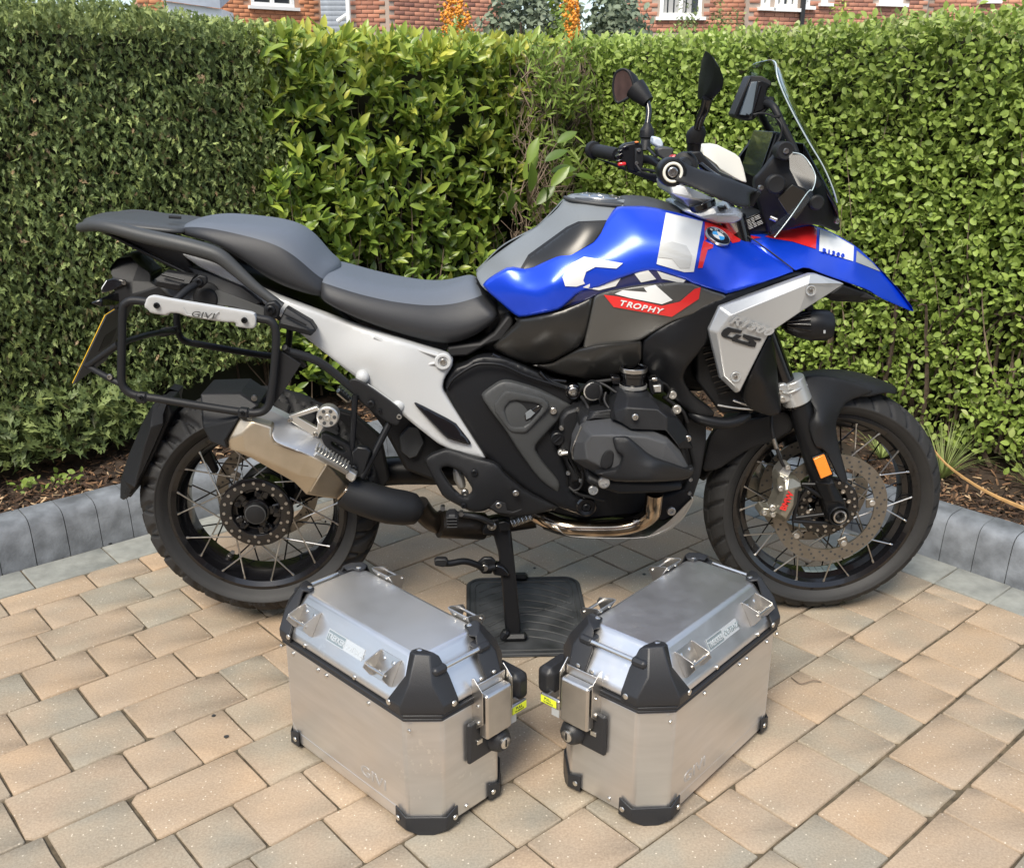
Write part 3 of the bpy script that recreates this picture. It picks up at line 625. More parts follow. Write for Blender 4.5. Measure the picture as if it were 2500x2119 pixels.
# red brick house with projecting bay
hB = empty('house'); tag(hB, 'red brick house end with a white downpipe, seen over the laurel hedge', 'house')
facade(hB, 856, 952, 20.5, 20.5, maxn=150); facade(hB, 951, 1240, 19.6, 21.5, maxn=290)
dpm = MB(); p_ = dp(849, 0, 20.3); dpm.cyl((p_.x, p_.y, 0), (p_.x, p_.y, 6), .045, n=10); dpm.cyl((p_.x, p_.y, 2.75), (p_.x - .22, p_.y + .05, 2.62), .04, n=8); dpm.build('downpipe', M_white, hB)
# right-hand terrace
hC = empty('house'); tag(hC, 'red brick house with a large white window behind the clipped green shrubs', 'house')
W_C = holes_for(1520, 1830, 21, 21, [(1610, 1712, 42, 1.3)])
a, t, nr_, an, L_ = facade(hC, 1520, 1830, 21, 21, holes=W_C, maxn=230); window(hC, a, t, nr_, an, *W_C[0], bars=1, blind=True)
hD = empty('house'); tag(hD, 'orange-red brick house with several leaded white windows, seen over the right hedge', 'house')
W_D = holes_for(1826, 2260, 20, 21.5, [(1855, 1877, 18, 1.1), (1889, 1944, 20, 1.3), (1962, 1974, 16, 1.3), (2002, 2017, 8, 1.3), (2142, 2200, 8, 1.2)])
a, t, nr_, an, L_ = facade(hD, 1826, 2260, 20, 21.5, holes=W_D, maxn=285)
for i, h_ in enumerate(W_D): window(hD, a, t, nr_, an, *h_, bars=(0, 2, 0, 0, 2)[i], lead=True)
pm = MB(); s_ = sx(a, t, nr_, 1952, 0); p_ = a + t * s_ + nr_ * .08; pm.cyl(p_, p_ + Vector((0, 0, 6)), .05, n=10); pm.build('downpipe', M_black, hD)
hE = empty('house'); tag(hE, 'orange brick house at the far right, only its lower wall showing over the hedge', 'house')
W_E = holes_for(2262, 2540, 23, 23, [(2395, 2428, 2, 1.1)])
a, t, nr_, an, L_ = facade(hE, 2262, 2540, 23, 23, holes=W_E, maxn=230); window(hE, a, t, nr_, an, *W_E[0], bars=0)
# shrubs between houses and hedge
def shrub(name, label, x0, x1, ytop, dist, m, n, size, tv, tf, tint, seed, berries=0, h0=.8, cat='shrub', depth=1.0):
    root = empty(name); tag(root, label, cat); r = np.random.default_rng(seed); c = dp((x0 + x1) / 2, ytop, dist); w = abs(dp(x1, 60, dist).x - dp(x0, 60, dist).x) / 2; zt = c.z
    ph = r.uniform(0, 6.28, n); ct = r.uniform(-.2, 1, n); st = np.sqrt(1 - ct ** 2); lump = 1 + .12 * np.sin(ph * 3 + seed) + .1 * np.sin(ct * 9 + ph * 2 + seed); k = lump * r.uniform(.72, 1.02, n)
    D = np.stack([st * np.cos(ph), st * np.sin(ph), ct], 1); P = D * k[:, None] * np.array([w, depth, (zt - h0)]) + np.array([c.x, c.y, h0])
    nr = D + r.normal(0, .6, D.shape)
    scatter_mesh('crown', tv, tf, P, frames(nr, r.uniform(0, 6.28, n)), size * r.uniform(.7, 1.3, n), m, root, np.clip(r.normal(tint, .2, n), 0, 1))['kind'] = 'stuff'
    mb = MB(); 
    for i in range(7): a_ = i * .9; mb.tube([(c.x + .1 * math.cos(a_), c.y + .1 * math.sin(a_), 0), (c.x + w * .3 * math.cos(a_), c.y + .3 * math.sin(a_), h0), (c.x + w * .6 * math.cos(a_), c.y + depth * .6 * math.sin(a_), zt * .8)], lambda q_: .04 * (1 - .7 * q_), 6)
    mb.build('trunk', M_wood, root)
    if berries:
        rb = np.random.default_rng(seed + 1); nb = berries * 3; ph = rb.uniform(0, 6.28, nb); ct = rb.uniform(-.1, 1, nb); st = np.sqrt(1 - ct ** 2); D = np.stack([st * np.cos(ph), st * np.sin(ph), ct], 1); k = noise3(D, 6, seed) > .12; D = D[k] * rb.uniform(.8, 1.1, (k.sum(), 1)); nb = len(D)
        P = D * np.array([w, depth, zt - h0]) + np.array([c.x, c.y, h0])
        ov = [(1, 0, 0), (-1, 0, 0), (0, 1, 0), (0, -1, 0), (0, 0, 1), (0, 0, -1)]; of = [(0, 2, 4), (2, 1, 4), (1, 3, 4), (3, 0, 4), (2, 0, 5), (1, 2, 5), (3, 1, 5), (0, 3, 5)]
        scatter_mesh('berries', ov, of, P, np.tile(np.eye(3), (nb, 1, 1)), rb.uniform(.012, .026, nb), mat('orange_berry', (.80, .30, .03), .4), root)['kind'] = 'stuff'
    return root
M_olv = leaf_material('grey_olive', [(.10, .13, .08), (.17, .21, .14), (.24, .29, .20), (.32, .37, .27)], .6, .2, .3, 1.0)
shrub('shrub', 'grey-green shrub between the two orange-berried bushes', 1130, 1440, -60, 12, M_olv, 9000, .075, cv, cf, .6, 41)
shrub('shrub', 'darker grey-green shrub to the right of the orange-berried bushes', 1400, 1600, -40, 12.4, M_olv, 8000, .075, cv, cf, .35, 42)
shrub('berry_bush', 'orange-berried bush against the red brick wall, left one', 1040, 1180, 22, 11.4, M_lau, 2500, .05, cv, cf, .4, 43, 900)
shrub('berry_bush', 'orange-berried bush rising highest, in front of the darker grey-green shrub', 1315, 1430, -30, 11.2, M_lau, 2500, .05, cv, cf, .4, 44, 1200)
shrub('shrub', 'feathery green conifer shrub in front of the large white window', 1635, 1720, 18, 13, M_con, 2600, .06, sv, sf, .75, 45, depth=.4)
shrub('shrub', 'wide rounded dark green conifer shrub right of the large white window', 1705, 1830, 14, 13, M_con, 3200, .06, sv, sf, .6, 46, depth=.5)
shrub('shrub', 'yellow-tipped shrub below the leaded windows', 2015, 2100, 2, 14, M_lau, 900, .06, lv, lf, .95, 47, depth=.4)

# the house on this side of the drive, behind the photographer (seen in the mirrors and paintwork)
hF = empty('house'); tag(hF, 'brick house on the near side of the drive, reflected in the mirror and paintwork', 'house')
M_hb = mat('house_brick', (.30, .14, .09), .9, var=.3, vscale=6)
mb = MB(); mb.prism([Vector((-18, -8.83, 0)), Vector((8, -9.9, 0)), Vector((8, -17, 0)), Vector((-18, -17, 0))], [Vector((-18, -8.83, 5)), Vector((8, -9.9, 5)), Vector((8, -17, 5)), Vector((-18, -17, 5))]); mb.build('wall', M_hb, hF)
mb = MB(); mb.add([(-18.4, -8.5, 4.95), (8.4, -9.6, 4.95), (8.4, -13, 7.6), (-18.4, -13, 7.6), (8.4, -17.2, 4.95), (-18.4, -17.2, 4.95)], [(0, 1, 2, 3), (3, 2, 4, 5), (0, 3, 5), (1, 4, 2)]); mb.build('roof', mat('roof_tile', (.10, .075, .065), .9), hF)
for x0 in (-15, -11.5, -7, -3.6, 3.2):
    for z0 in (.9, 3.2):
        y_ = -9.2 - .7 * (x0 + 9.8) / 17; w = empty('window'); w.parent = hF; mb = MB(); mb.box((x0 + .8, y_ + .05, z0 + .6), (1.5, .06, 1.1)); mb.build('pane', M_pane, w)
        f = MB(); [f.box((x0 + .8, y_ + .07, z), (1.7, .1, .09)) for z in (z0, z0 + 1.2)]; [f.box((x, y_ + .08, z0 + .6), (.09, .1, 1.12)) for x in (x0, x0 + .8, x0 + 1.6)]; f.build('frame', M_white, w)
mb = MB(); mb.box((.6, -9.55, 1.1), (2.6, .1, 2.2)); mb.build('garage_door', M_white, hF)
# ================================================================ motorcycle: tools, wheels
K_blk = mat('satin_black_plastic', (.007, .0075, .009), .38, bump=.12, bscale=900, spec=.35)
K_mat = mat('matt_black_plastic', (.012, .0125, .014), .50, bump=.25, bscale=700, spec=.35)
K_gls = mat('gloss_black', (.005, .005, .006), .18, coat=.4)
K_gry = mat('grey_plastic', (.045, .047, .048), .48, bump=.15, bscale=800)
K_grm = mat('metallic_grey_panel', (.13, .13, .125), .36, metal=.7)
K_dkm = mat('dark_metallic_panel', (.05, .049, .047), .32, metal=.7)
K_cov = mat('cast_black_cover', (.012, .0125, .014), .38, bump=.35, bscale=1500, spec=.4)
K_wht = mat('light_grey_frame_paint', (.46, .47, .475), .36, coat=.3, bump=.12, bscale=500)
K_blu = mat('metallic_blue_paint', (.003, .055, .64), .40, metal=.45, coat=.7, coatrough=.2)
K_blu2 = mat('blue_navy_decal', (.01, .015, .09), .3, coat=1.0)
K_dwh = mat('white_decal', (.68, .69, .68), .38, coat=.6, coatrough=.17)
K_red = mat('red_decal', (.62, .02, .02), .3, coat=.8)
K_sgr = mat('grey_decal', (.33, .35, .36), .32, coat=.8)
K_slv = mat('silver_satin_paint', (.48, .49, .49), .36, metal=.55, coat=.2)
K_alu = mat('cast_aluminium', (.58, .57, .54), .38, metal=.85, bump=.1, bscale=600)
K_mac = mat('machined_steel', (.48, .47, .45), .28, metal=1)
K_bolt = mat('bolt_steel', (.40, .39, .37), .35, metal=1)
K_tyre = mat('tyre_rubber', (.022, .022, .0225), .75, bump=.35, bscale=350, var=.25, vscale=8)
K_tyre2 = mat('tyre_side_rubber', (.022, .022, .022), .62, bump=.2, bscale=250, var=.2, vscale=10)
K_rub = mat('black_rubber', (.010, .010, .011), .6)
K_seat = mat('seat_vinyl_sky_sheen', (.11, .125, .15), .50, bump=.35, bscale=1400)  # blue-grey of the seat tops includes painted sky sheen
K_seat2 = mat('seat_vinyl_black', (.026, .027, .030), .42, bump=.3, bscale=1400)
K_exh = mat('exhaust_champagne', (.50, .43, .33), .36, metal=.85, bump=.15, bscale=120, var=.12, vscale=14)
K_exs = mat('exhaust_silver', (.62, .62, .62), .34, metal=.8)
K_hdr = mat('heat_tinted_pipe', (.44, .36, .28), .15, metal=1, var=.6, vscale=14)
K_ttg = mat('tank_grey', (.17, .185, .195), .45, bump=.15, bscale=900)
K_disc = mat('brake_disc_steel', (.23, .21, .18), .42, metal=.85, var=.12, vscale=40)
K_cal = mat('caliper_bronze_grey', (.30, .285, .24), .36, metal=.75)
K_amb = mat('amber_reflector', (.85, .25, .02), .15, coat=1, bump=.6, bscale=260)
K_yel = mat('yellow_plate', (.85, .52, .03), .4)
K_clear = mat('clear_screen', (.93, .97, .97), .02, trans=1.0, ior=1.45, spec=.5)
K_mirg = mat('mirror_glass', (.75, .78, .8), .02, metal=1)
K_cream = mat('cream_reservoir', (.72, .70, .62), .4, coat=.3)
K_lens = mat('clear_lens', (.8, .8, .8), .08, metal=.3)
K_orng = mat('indicator_orange', (.7, .2, .02), .25)
bike = empty('motorcycle'); tag(bike, 'blue, white and red adventure motorcycle with silver side wings, standing on its centre stand', 'motorcycle')
CH = [bike]
def P_(): return CH[0]
def clear_plastic(name, tint, gl, edge=True):
    m = bpy.data.materials.new(name); m.use_nodes = True; n = m.node_tree.nodes; l = m.node_tree.links; n.remove(n['Principled BSDF']); tr = n.new('ShaderNodeBsdfTransparent'); tr.inputs['Color'].default_value = (*tint, 1)
    g = n.new('ShaderNodeBsdfGlossy'); g.inputs['Roughness'].default_value = .04; lw0 = n.new('ShaderNodeLayerWeight'); lw0.inputs['Blend'].default_value = .5; lw = n.new('ShaderNodeMath'); lw.operation = 'POWER'; lw.inputs[1].default_value = 4.0; l.new(lw0.outputs['Facing'], lw.inputs[0]); ad = n.new('ShaderNodeMath'); ad.operation = 'ADD'; ad.inputs[1].default_value = gl; ad.use_clamp = True
    ad.inputs[0].default_value = 0.0
    if edge: l.new(lw.outputs[0], ad.inputs[0])
    x = n.new('ShaderNodeMixShader'); l.new(ad.outputs[0], x.inputs['Fac']); l.new(tr.outputs[0], x.inputs[1]); l.new(g.outputs[0], x.inputs[2]); l.new(x.outputs[0], n['Material Output'].inputs['Surface']); return m
K_clear = clear_plastic('clear_screen_plastic', (.72, .78, .78), .05); K_clear2 = clear_plastic('clear_deflector_plastic', (.82, .86, .87), .035, False); K_clear2.node_tree.nodes['Glossy BSDF'].inputs['Roughness'].default_value = .32
def inpoly(P, O):
    x, y = P[:, 0], P[:, 1]; c = np.zeros(len(P), bool); n = len(O)
    for i in range(n):
        x1, y1 = O[i]; x2, y2 = O[(i + 1) % n]
        if y1 == y2: continue
        k = ((y1 > y) != (y2 > y)) & (x < (x2 - x1) * (y - y1) / (y2 - y1) + x1); c ^= k
    return c
def dist(P, O):
    A = np.asarray(O, float); B = np.roll(A, -1, 0); d = np.full(len(P), 1e9)
    for a, b in zip(A, B):
        e = b - a; L2 = max(1e-9, e @ e); t = np.clip(((P - a) @ e) / L2, 0, 1); d = np.minimum(d, np.hypot(*(P - a - t[:, None] * e).T))
    return d
def resample(O, step):
    out = []
    for i in range(len(O)):
        a = np.array(O[i], float); b = np.array(O[(i + 1) % len(O)], float); n = max(1, int(round(np.hypot(*(b - a)) / step)))
        for k in range(n): out.append(a + (b - a) * k / n)
    return np.array(out)
def chaikin(O, it=1, q=.2):
    O = np.asarray(O, float)
    for _ in range(it):
        N = np.roll(O, -1, 0); O = np.stack([O * (1 - q) + N * q, O * q + N * (1 - q)], 1).reshape(-1, 2)
    return O
def tps(C):
    C = np.asarray(C, float); X = C[:, :2] / 100; y = C[:, 2]; n = len(X)
    if n < 3: return lambda P: np.full(len(P), y.mean())
    def U_(d): return np.where(d > 1e-9, d * d * np.log(np.maximum(d, 1e-9)), 0)
    D = np.hypot(X[:, None, 0] - X[None, :, 0], X[:, None, 1] - X[None, :, 1]); A = np.zeros((n + 3, n + 3)); A[:n, :n] = U_(D) + np.eye(n) * 1e-4; A[:n, n] = 1; A[:n, n + 1:] = X; A[n, :n] = 1; A[n + 1:, :n] = X.T
    w = np.linalg.lstsq(A, np.r_[y, 0, 0, 0], rcond=None)[0]
    def f(P):
        Q = np.asarray(P, float) / 100; d = np.hypot(Q[:, None, 0] - X[None, :, 0], Q[:, None, 1] - X[None, :, 1]); return U_(d) @ w[:n] + w[n] + Q @ w[n + 1:]
    return f
def conv(pts, win): return [w2(win, *p[:2]) + tuple(p[2:]) for p in pts]
def skin(name, out, win, ctrl, m, parent=None, thick=.012, roll=.004, rw=7, step=10, rnd=1, holes=(), surf=None, off=0.0, mir=False, cwin=None, link_it=True):
    """moulded panel: outline and depths surveyed on the photograph, built as a curved sheet with rolled edges and real thickness"""
    parent = parent or bike; O = chaikin(conv(out, win), rnd) if rnd else np.array(conv(out, win)); cw = cwin or win
    if surf is None:
        f0 = tps([(*w2(cw, a, b), c) for a, b, c in ctrl]) if not isinstance(ctrl, (int, float)) else (lambda P, c=ctrl: np.full(len(P), float(c)))
        Hs = [chaikin(conv(h, win), 1) for h in holes]
        def f(P):
            d = dist(P, O)
            for h in Hs: d = np.minimum(d, dist(P, h))
            t = 1 - np.clip(d / rw, 0, 1); return f0(P) + roll * (1 - np.sqrt(np.clip(1 - t * t, 0, 1)))
    else: f = surf; Hs = [chaikin(conv(h, win), 1) for h in holes]
    Bd = resample(O, step); pts = [Bd]; loops = [len(Bd)]
    for h in Hs: hb = resample(h, step); pts.append(hb); loops.append(len(hb))
    nb = sum(loops); x0, y0 = O.min(0); x1, y1 = O.max(0); gx = np.arange(x0, x1, step); gy = np.arange(y0, y1, step * .87)
    G = np.array([(a + (step / 2 if j % 2 else 0), b) for j, b in enumerate(gy) for a in gx]) if len(gx) and len(gy) else np.zeros((0, 2))
    if len(G):
        k = inpoly(G, O)
        for h in Hs: k &= ~inpoly(G, h)
        G = G[k]
    if len(G):
        d = dist(G, O)
        for h in Hs: d = np.minimum(d, dist(G, h))
        G = G[d > max(step * .45, rw * .8 if surf is None else 0)]
    ins = []
    if surf is None and roll > 0:
        for lp in [Bd] + pts[1:]:
            for fr_ in (.3, .75):
                nx = np.roll(lp, -1, 0) - np.roll(lp, 1, 0); nx = np.stack([-nx[:, 1], nx[:, 0]], 1); nx /= np.maximum(1e-6, np.hypot(*nx.T))[:, None]
                for s_ in (1, -1):
                    q = lp + nx * s_ * rw * fr_; kk = inpoly(q, O)
                    for h in Hs: kk &= ~inpoly(q, h)
                    q = q[kk]
                    if len(q):
                        dd = dist(q, O)
                        for h in Hs: dd = np.minimum(dd, dist(q, h))
                        ins.append(q[dd > rw * fr_ * .85])
    allp = np.vstack(pts + ins + ([G] if len(G) else [])); edges = []; b = 0
    for n_ in loops: edges += [(b + i, b + (i + 1) % n_) for i in range(n_)]; b += n_
    vo, eo, fo, ov, oe, of = delaunay_2d_cdt([Vector((float(a) * .01, float(c) * .01)) for a, c in allp], edges, [], 0, 1e-6)
    VP = np.array([(v.x * 100, v.y * 100) for v in vo]); tr = [tuple(t) for t in fo]; cen = np.array([VP[list(t)].mean(0) for t in tr]); kk = inpoly(cen, O)
    for h in Hs: kk &= ~inpoly(cen, h)
    tr = [t for t, k in zip(tr, kk) if k]; Y = f(VP) - off; V3 = [at(a, c, y) for (a, c), y in zip(VP, Y)]
    # boundary edges -> skirt
    cnt = {}
    for t in tr:
        for i in range(3): e = (t[i], t[(i + 1) % 3]); cnt[e] = 1
    be = [e for e in cnt if (e[1], e[0]) not in cnt]; vs = [tuple(v) for v in V3]; mp = {}
    for e in be:
        for i in e:
            if i not in mp: mp[i] = len(vs); p = V3[i]; vs.append((p.x, p.y + thick, p.z))
    fs = [t for t in tr] + [(e[1], e[0], mp[e[0]], mp[e[1]]) for e in be]
    me = bpy.data.meshes.new(name); me.from_pydata(vs, [], fs); bm = bmesh.new(); bm.from_mesh(me); loose = [v for v in bm.verts if not v.link_faces]; bmesh.ops.delete(bm, geom=loose, context='VERTS'); bmesh.ops.recalc_face_normals(bm, faces=bm.faces[:])
    if bm.faces and sum(fc.normal.y * fc.calc_area() for fc in bm.faces if len(fc.verts) == 3) > 0: bmesh.ops.reverse_faces(bm, faces=bm.faces[:])
    bm.to_mesh(me); bm.free(); auto(me, 40); me.materials.append(m); o = link(name, me, parent)
    if mir: mirror(o, parent)
    o_f = f; return o, (lambda P, f=f: f(P))
def mirror(o, parent):
    me = o.data.copy(); n = len(me.vertices); co = np.empty(n * 3, np.float32); me.vertices.foreach_get('co', co); co = co.reshape(-1, 3); co[:, 1] *= -1; me.vertices.foreach_set('co', co.ravel()); me.flip_normals(); me.update()
    c = link(o.name.split('.')[0], me, parent)
    for md in o.modifiers:
        if md.type == 'BEVEL': b = c.modifiers.new('edge', 'BEVEL'); b.width = md.width; b.segments = md.segments; b.limit_method = 'ANGLE'; b.angle_limit = md.angle_limit
    return c
def decal(name, out, win, surf, m, parent, off=.0024, rnd=0, step=6): return skin(name, out, win, 0, m, parent, thick=.0011, surf=surf, off=off, rnd=rnd, step=step)[0]
def facets(name, V, Fc, win, m, parent=None, thick=0.0, bevel=.003, seg=2, mir=False, ang=20, back=None):
    """faceted casting: corner points (photo x, y, lateral position); open boundary gets walls going back by thick"""
    P = [pt(win, *v) for v in V]; fs = [tuple(f) for f in Fc]; cnt = set()
    for f in fs:
        for i in range(len(f)): cnt.add((f[i], f[(i + 1) % len(f)]))
    be = [e for e in cnt if (e[1], e[0]) not in cnt]; mp = {}; vs = [tuple(p) for p in P]
    if thick:
        for e in be:
            for i in e:
                if i not in mp: mp[i] = len(vs); p = P[i]; vs.append((p.x, p.y + thick, p.z))
        fs += [(e[1], e[0], mp[e[0]], mp[e[1]]) for e in be]
    mb = MB(); mb.add(vs, fs); o = mb.build(name, m, parent or bike, bevel, seg, ang)
    if mir: mirror(o, parent or bike)
    return o
def ext(name, out, win, Y, depth, m, parent=None, bevel=.003, seg=2, mir=False, rnd=0):
    """plate cut to outline at lateral position Y (number or per-point) with depth going away from the camera"""
    O = conv(out, win) if not rnd else [tuple(q) for q in chaikin(conv([p[:2] for p in out], win), rnd)]; A_ = [at(o[0], o[1], (o[2] if len(o) > 2 else Y)) for o in O]
    mb = MB(); mb.prism(A_, [a + Vector((0, depth, 0)) for a in A_]); o = mb.build(name, m, parent or bike, bevel, seg)
    if mir: mirror(o, parent or bike)
    return o
def bolt(win, x, y, Y, r=.007, ln=.006, m=None, parent=None, name='bolt', hexr=True):
    r *= .86; p = pt(win, x, y, Y); mb = MB(); q = p + Vector((0, ln, 0))
    prof = [(0, ln), (r, ln), (r, .0015), (r * .82, 0), (r * .5, 0)] if hexr else [(0, ln), (r, ln), (r, .001), (r * .9, 0), (0, 0)]
    mb.lathe(prof, p, 'y', 18)
    if hexr: mb.lathe([(r * .5, 0), (r * .46, .0035), (0, .0035)], p, 'y', 6)
    return mb.build(name, m or K_bolt, parent or bike, ang=40)
def tube(name, pts, win, r, m, parent=None, n=10, sub=5, closed=False): mb = MB(); mb.tube([pt(win, *p) for p in pts], r, n, closed, sub); return mb.build(name, m, parent or bike, ang=60)
def text(s, win, x, y, Y, size, m, parent, name='lettering', rot=0.0, shear=0.0, depth=.0006, right=None, up=None, loc=None, xs=1.0, align='LEFT', bold=0.0):
    cu = bpy.data.curves.new(name, 'FONT'); cu.body = s; cu.size = size; cu.extrude = depth; cu.shear = shear; cu.align_x = align; cu.offset = bold; cu.resolution_u = 3
    o = bpy.data.objects.new(name, cu); me = None
    COL.objects.link(o); bpy.context.view_layer.update(); me = bpy.data.meshes.new_from_object(o.evaluated_get(bpy.context.evaluated_depsgraph_get())); bpy.data.objects.remove(o); me.name = name; me.materials.clear(); me.materials.append(m)
    R_ = Vector(right).normalized() if right is not None else Vector((math.cos(rot), 0, math.sin(rot))); U_ = Vector(up).normalized() if up is not None else Vector((-math.sin(rot), 0, math.cos(rot))); N_ = R_.cross(U_)
    L_ = Vector(loc) if loc is not None else pt(win, x, y, Y); M_ = Matrix(((R_.x * xs, U_.x, N_.x, L_.x), (R_.y * xs, U_.y, N_.y, L_.y), (R_.z * xs, U_.z, N_.z, L_.z), (0, 0, 0, 1)))
    me.transform(M_); return link(name, me, parent)
# ---------------------------------------------------------------- wheels
def tyre_mesh(c, Ro, prof, nth, groove, tread_y):
    """prof: list (r, y) from right bead over the crown to left bead, resampled; groove(theta, y) -> depth"""
    P = np.array(prof, float); seg = np.hypot(*np.diff(P, axis=0).T); s = np.r_[0, np.cumsum(seg)]; n = 58; t = np.linspace(0, s[-1], n); r = np.interp(t, s, P[:, 0]); y = np.interp(t, s, P[:, 1])
    for _ in range(2): r[1:-1] = (r[:-2] + 2 * r[1:-1] + r[2:]) / 4; y[1:-1] = (y[:-2] + 2 * y[1:-1] + y[2:]) / 4
    th = np.linspace(0, 2 * np.pi, nth, endpoint=False); T, Rr = np.meshgrid(th, r, indexing='ij'); _, Yy = np.meshgrid(th, y, indexing='ij'); g = groove(T, Yy); g = np.where(Rr > tread_y, g, 0); Rr = Rr - g
    V = np.stack([c[0] + Rr * np.cos(T), c[1] + Yy, c[2] + Rr * np.sin(T)], -1).reshape(-1, 3); i = np.arange(nth)[:, None]; j = np.arange(n - 1)[None]; a = i * n + j; b = ((i + 1) % nth) * n + j
    Fc = np.stack([a, a + 1, b + 1, b], -1).reshape(-1, 4); return V, Fc, n
def smooth_pulse(x, w, e): return np.clip((w - np.abs(x)) / e + .5, 0, 1)
def rear_groove(T, Y):
    k = 26; ph = T * k / (2 * np.pi) + Y * 12 * np.sign(Y); f = ph - np.floor(ph) - .5; g = smooth_pulse(f, .13, .07) * (abs(Y) > .014); g = np.maximum(g, smooth_pulse((np.abs(Y) - .040 - .006 * np.sin(T * k)) / .01, .22, .3))
    ph2 = T * k / (2 * np.pi) * 1 + .5; f2 = ph2 - np.floor(ph2) - .5; g = np.maximum(g, smooth_pulse(f2, .05, .06) * (abs(Y) > .045)); return g * .010
def front_groove(T, Y):
    k = 34; ph = T * k / (2 * np.pi) + np.abs(Y) * 16; f = ph - np.floor(ph) - .5; g = smooth_pulse(f, .11, .07) * (abs(Y) > .010); g = np.maximum(g, smooth_pulse((np.abs(Y) - .027) / .01, .14, .25) * .7); return g * .007
def wheel(name, c, Ro, hw, Rf, yf, nsp, groove, hub_r, hub_y, label):
    w = empty(name, (0, 0, 0)); w.parent = bike
    crown = [(Ro - (1 - math.cos(a)) * hw * 1.0, -math.sin(a) * hw * .985) for a in [math.radians(k) for k in (70, 60, 50, 40, 30, 20, 10, 0)]]
    right = [(Rf - .004, -yf + .008), (Rf + .004, -yf - .001), (Rf + .018, -hw * .93), (Rf + .034, -hw * 1.0), (crown[0][0] - .008, -hw * .985)] + crown
    prof = right + [(r_, -y_) for r_, y_ in reversed(right[:-1])]
    V, Fc, n = tyre_mesh(c, Ro, prof, 468, groove, Ro - hw * .62); me = npmesh('tyre', V, Fc, K_tyre); me.materials.append(K_tyre2)
    rad = np.hypot(V[:, 0] - c[0], V[:, 2] - c[2]); me.materials.append(K_rub); mi = (rad[Fc].mean(1) < Ro - hw * .60).astype(np.int32); TT = np.arctan2(V[:, 2] - c[2], V[:, 0] - c[0]); gg = groove(np.where(TT < 0, TT + 2 * np.pi, TT), V[:, 1] - c[1]); mi[(gg[Fc].mean(1) > .0025) & (mi == 0)] = 2; me.polygons.foreach_set('material_index', mi); auto(me, 35); ty = link('tyre', me, w)
    mb = MB(); mb.lathe([(Rf, -yf), (Rf + .002, -yf + .004), (Rf - .003, -yf + .010), (Rf - .012, -yf + .012), (Rf - .016, -yf + .022), (Rf - .030, -yf * .45), (Rf - .034, 0), (Rf - .030, yf * .45), (Rf - .016, yf - .022), (Rf - .012, yf - .012), (Rf - .003, yf - .010), (Rf + .002, yf - .004), (Rf, yf),
                        (Rf - .008, yf + .001), (Rf - .020, yf - .006), (Rf - .026, yf - .022), (Rf - .040, yf * .4), (Rf - .042, 0), (Rf - .040, -yf * .4), (Rf - .026, -yf + .022), (Rf - .020, -yf + .006), (Rf - .008, -yf - .001)], c, 'y', 120, closed=True)
    mb.build('rim', K_gls, w, ang=28)
    sm = {}
    for side in (-1, 1):
        for k in range(nsp):
            a = 2 * math.pi * (k + .25 * (side > 0)) / nsp + .07; lean = (.62 if k % 2 else -.62); ro = Rf - .016; a2 = a + lean
            p0 = Vector((c[0] + ro * math.cos(a), c[1] + side * (yf - .010), c[2] + ro * math.sin(a))); p1 = Vector((c[0] + hub_r * math.cos(a2), c[1] + side * hub_y * (1 if k % 2 else .8), c[2] + hub_r * math.sin(a2)))
            mb = MB(); mb.cyl(p0, p1, .0021, n=7); d = (p1 - p0).normalized(); mb.cyl(p0, p0 + d * .012, .0032, n=7); mb.build('spoke', K_mac if side < 0 else K_gls, w)
    return w
RC = (0, 0, .346); FC = (1.518, 0, .325)
rw_ = wheel('rear_wheel', RC, .318, .087, .232, .062, 20, rear_groove, .090, .062, '')
fw_ = wheel('front_wheel', FC, .325, .062, .256, .046, 20, front_groove, .088, .045, '')
# hubs
def ringholes(mb_parent, c, y, r0, n, rr, m, ln=.006, name='hub_bolt', off=0): 
    mb = MB()
    for k in range(n):
        a = 2 * math.pi * (k + off) / n; mb.lathe([(0, ln), (rr, ln), (rr, 0), (rr * .45, 0), (rr * .4, .002), (0, .002)], (c[0] + r0 * math.cos(a), y, c[2] + r0 * math.sin(a)), 'y', 8)
    mb.build(name, m, mb_parent, ang=40)
def starhub(c, y0, r, parent, arms=5, depth=.10):
    mb = MB(); mb.lathe([(r, y0 + .012), (r, y0 + .002), (r - .004, y0), (r * .68, y0 + .001), (r * .64, y0 + .006), (r * .64, y0 + .02), (r * .9, y0 + .03)], c, 'y', 64, closed=True)
    mb.lathe([(0, y0 + .004), (.030, y0 + .004), (.034, y0 + .006), (.036, y0 + .05), (.036, depth - .09 + .02), (0, depth - .09 + .02)], c, 'y', 32)
    for k in range(arms):
        a = 2 * math.pi * k / arms + math.pi / 2 - .3; R_ = Matrix.Rotation(-a, 3, 'Y'); mb.box(Vector(c) + R_ @ Vector((r * .45, y0 + .016, 0)), (r * .55, .014, .024), R_, ch=.004)
        for s_ in (-1, 1): R2 = Matrix.Rotation(-(a + s_ * .2), 3, 'Y'); mb.box(Vector(c) + R2 @ Vector((r * .55, y0 + .013, 0)), (r * .25, .012, .018), R2, ch=.003)
    mb.lathe([(r * .66, .05), (r * .72, .03), (r * .60, y0 + .04), (r * .66, y0 + .02), (r * .55, y0 + .02), (r * .5, y0 + .045), (r * .5, .03)], c, 'y', 40, closed=True)
    mb.build('hub', K_gls, parent, .0008, 1, ang=30)
starhub((RC[0], 0, RC[2]), -.082, .095, rw_)
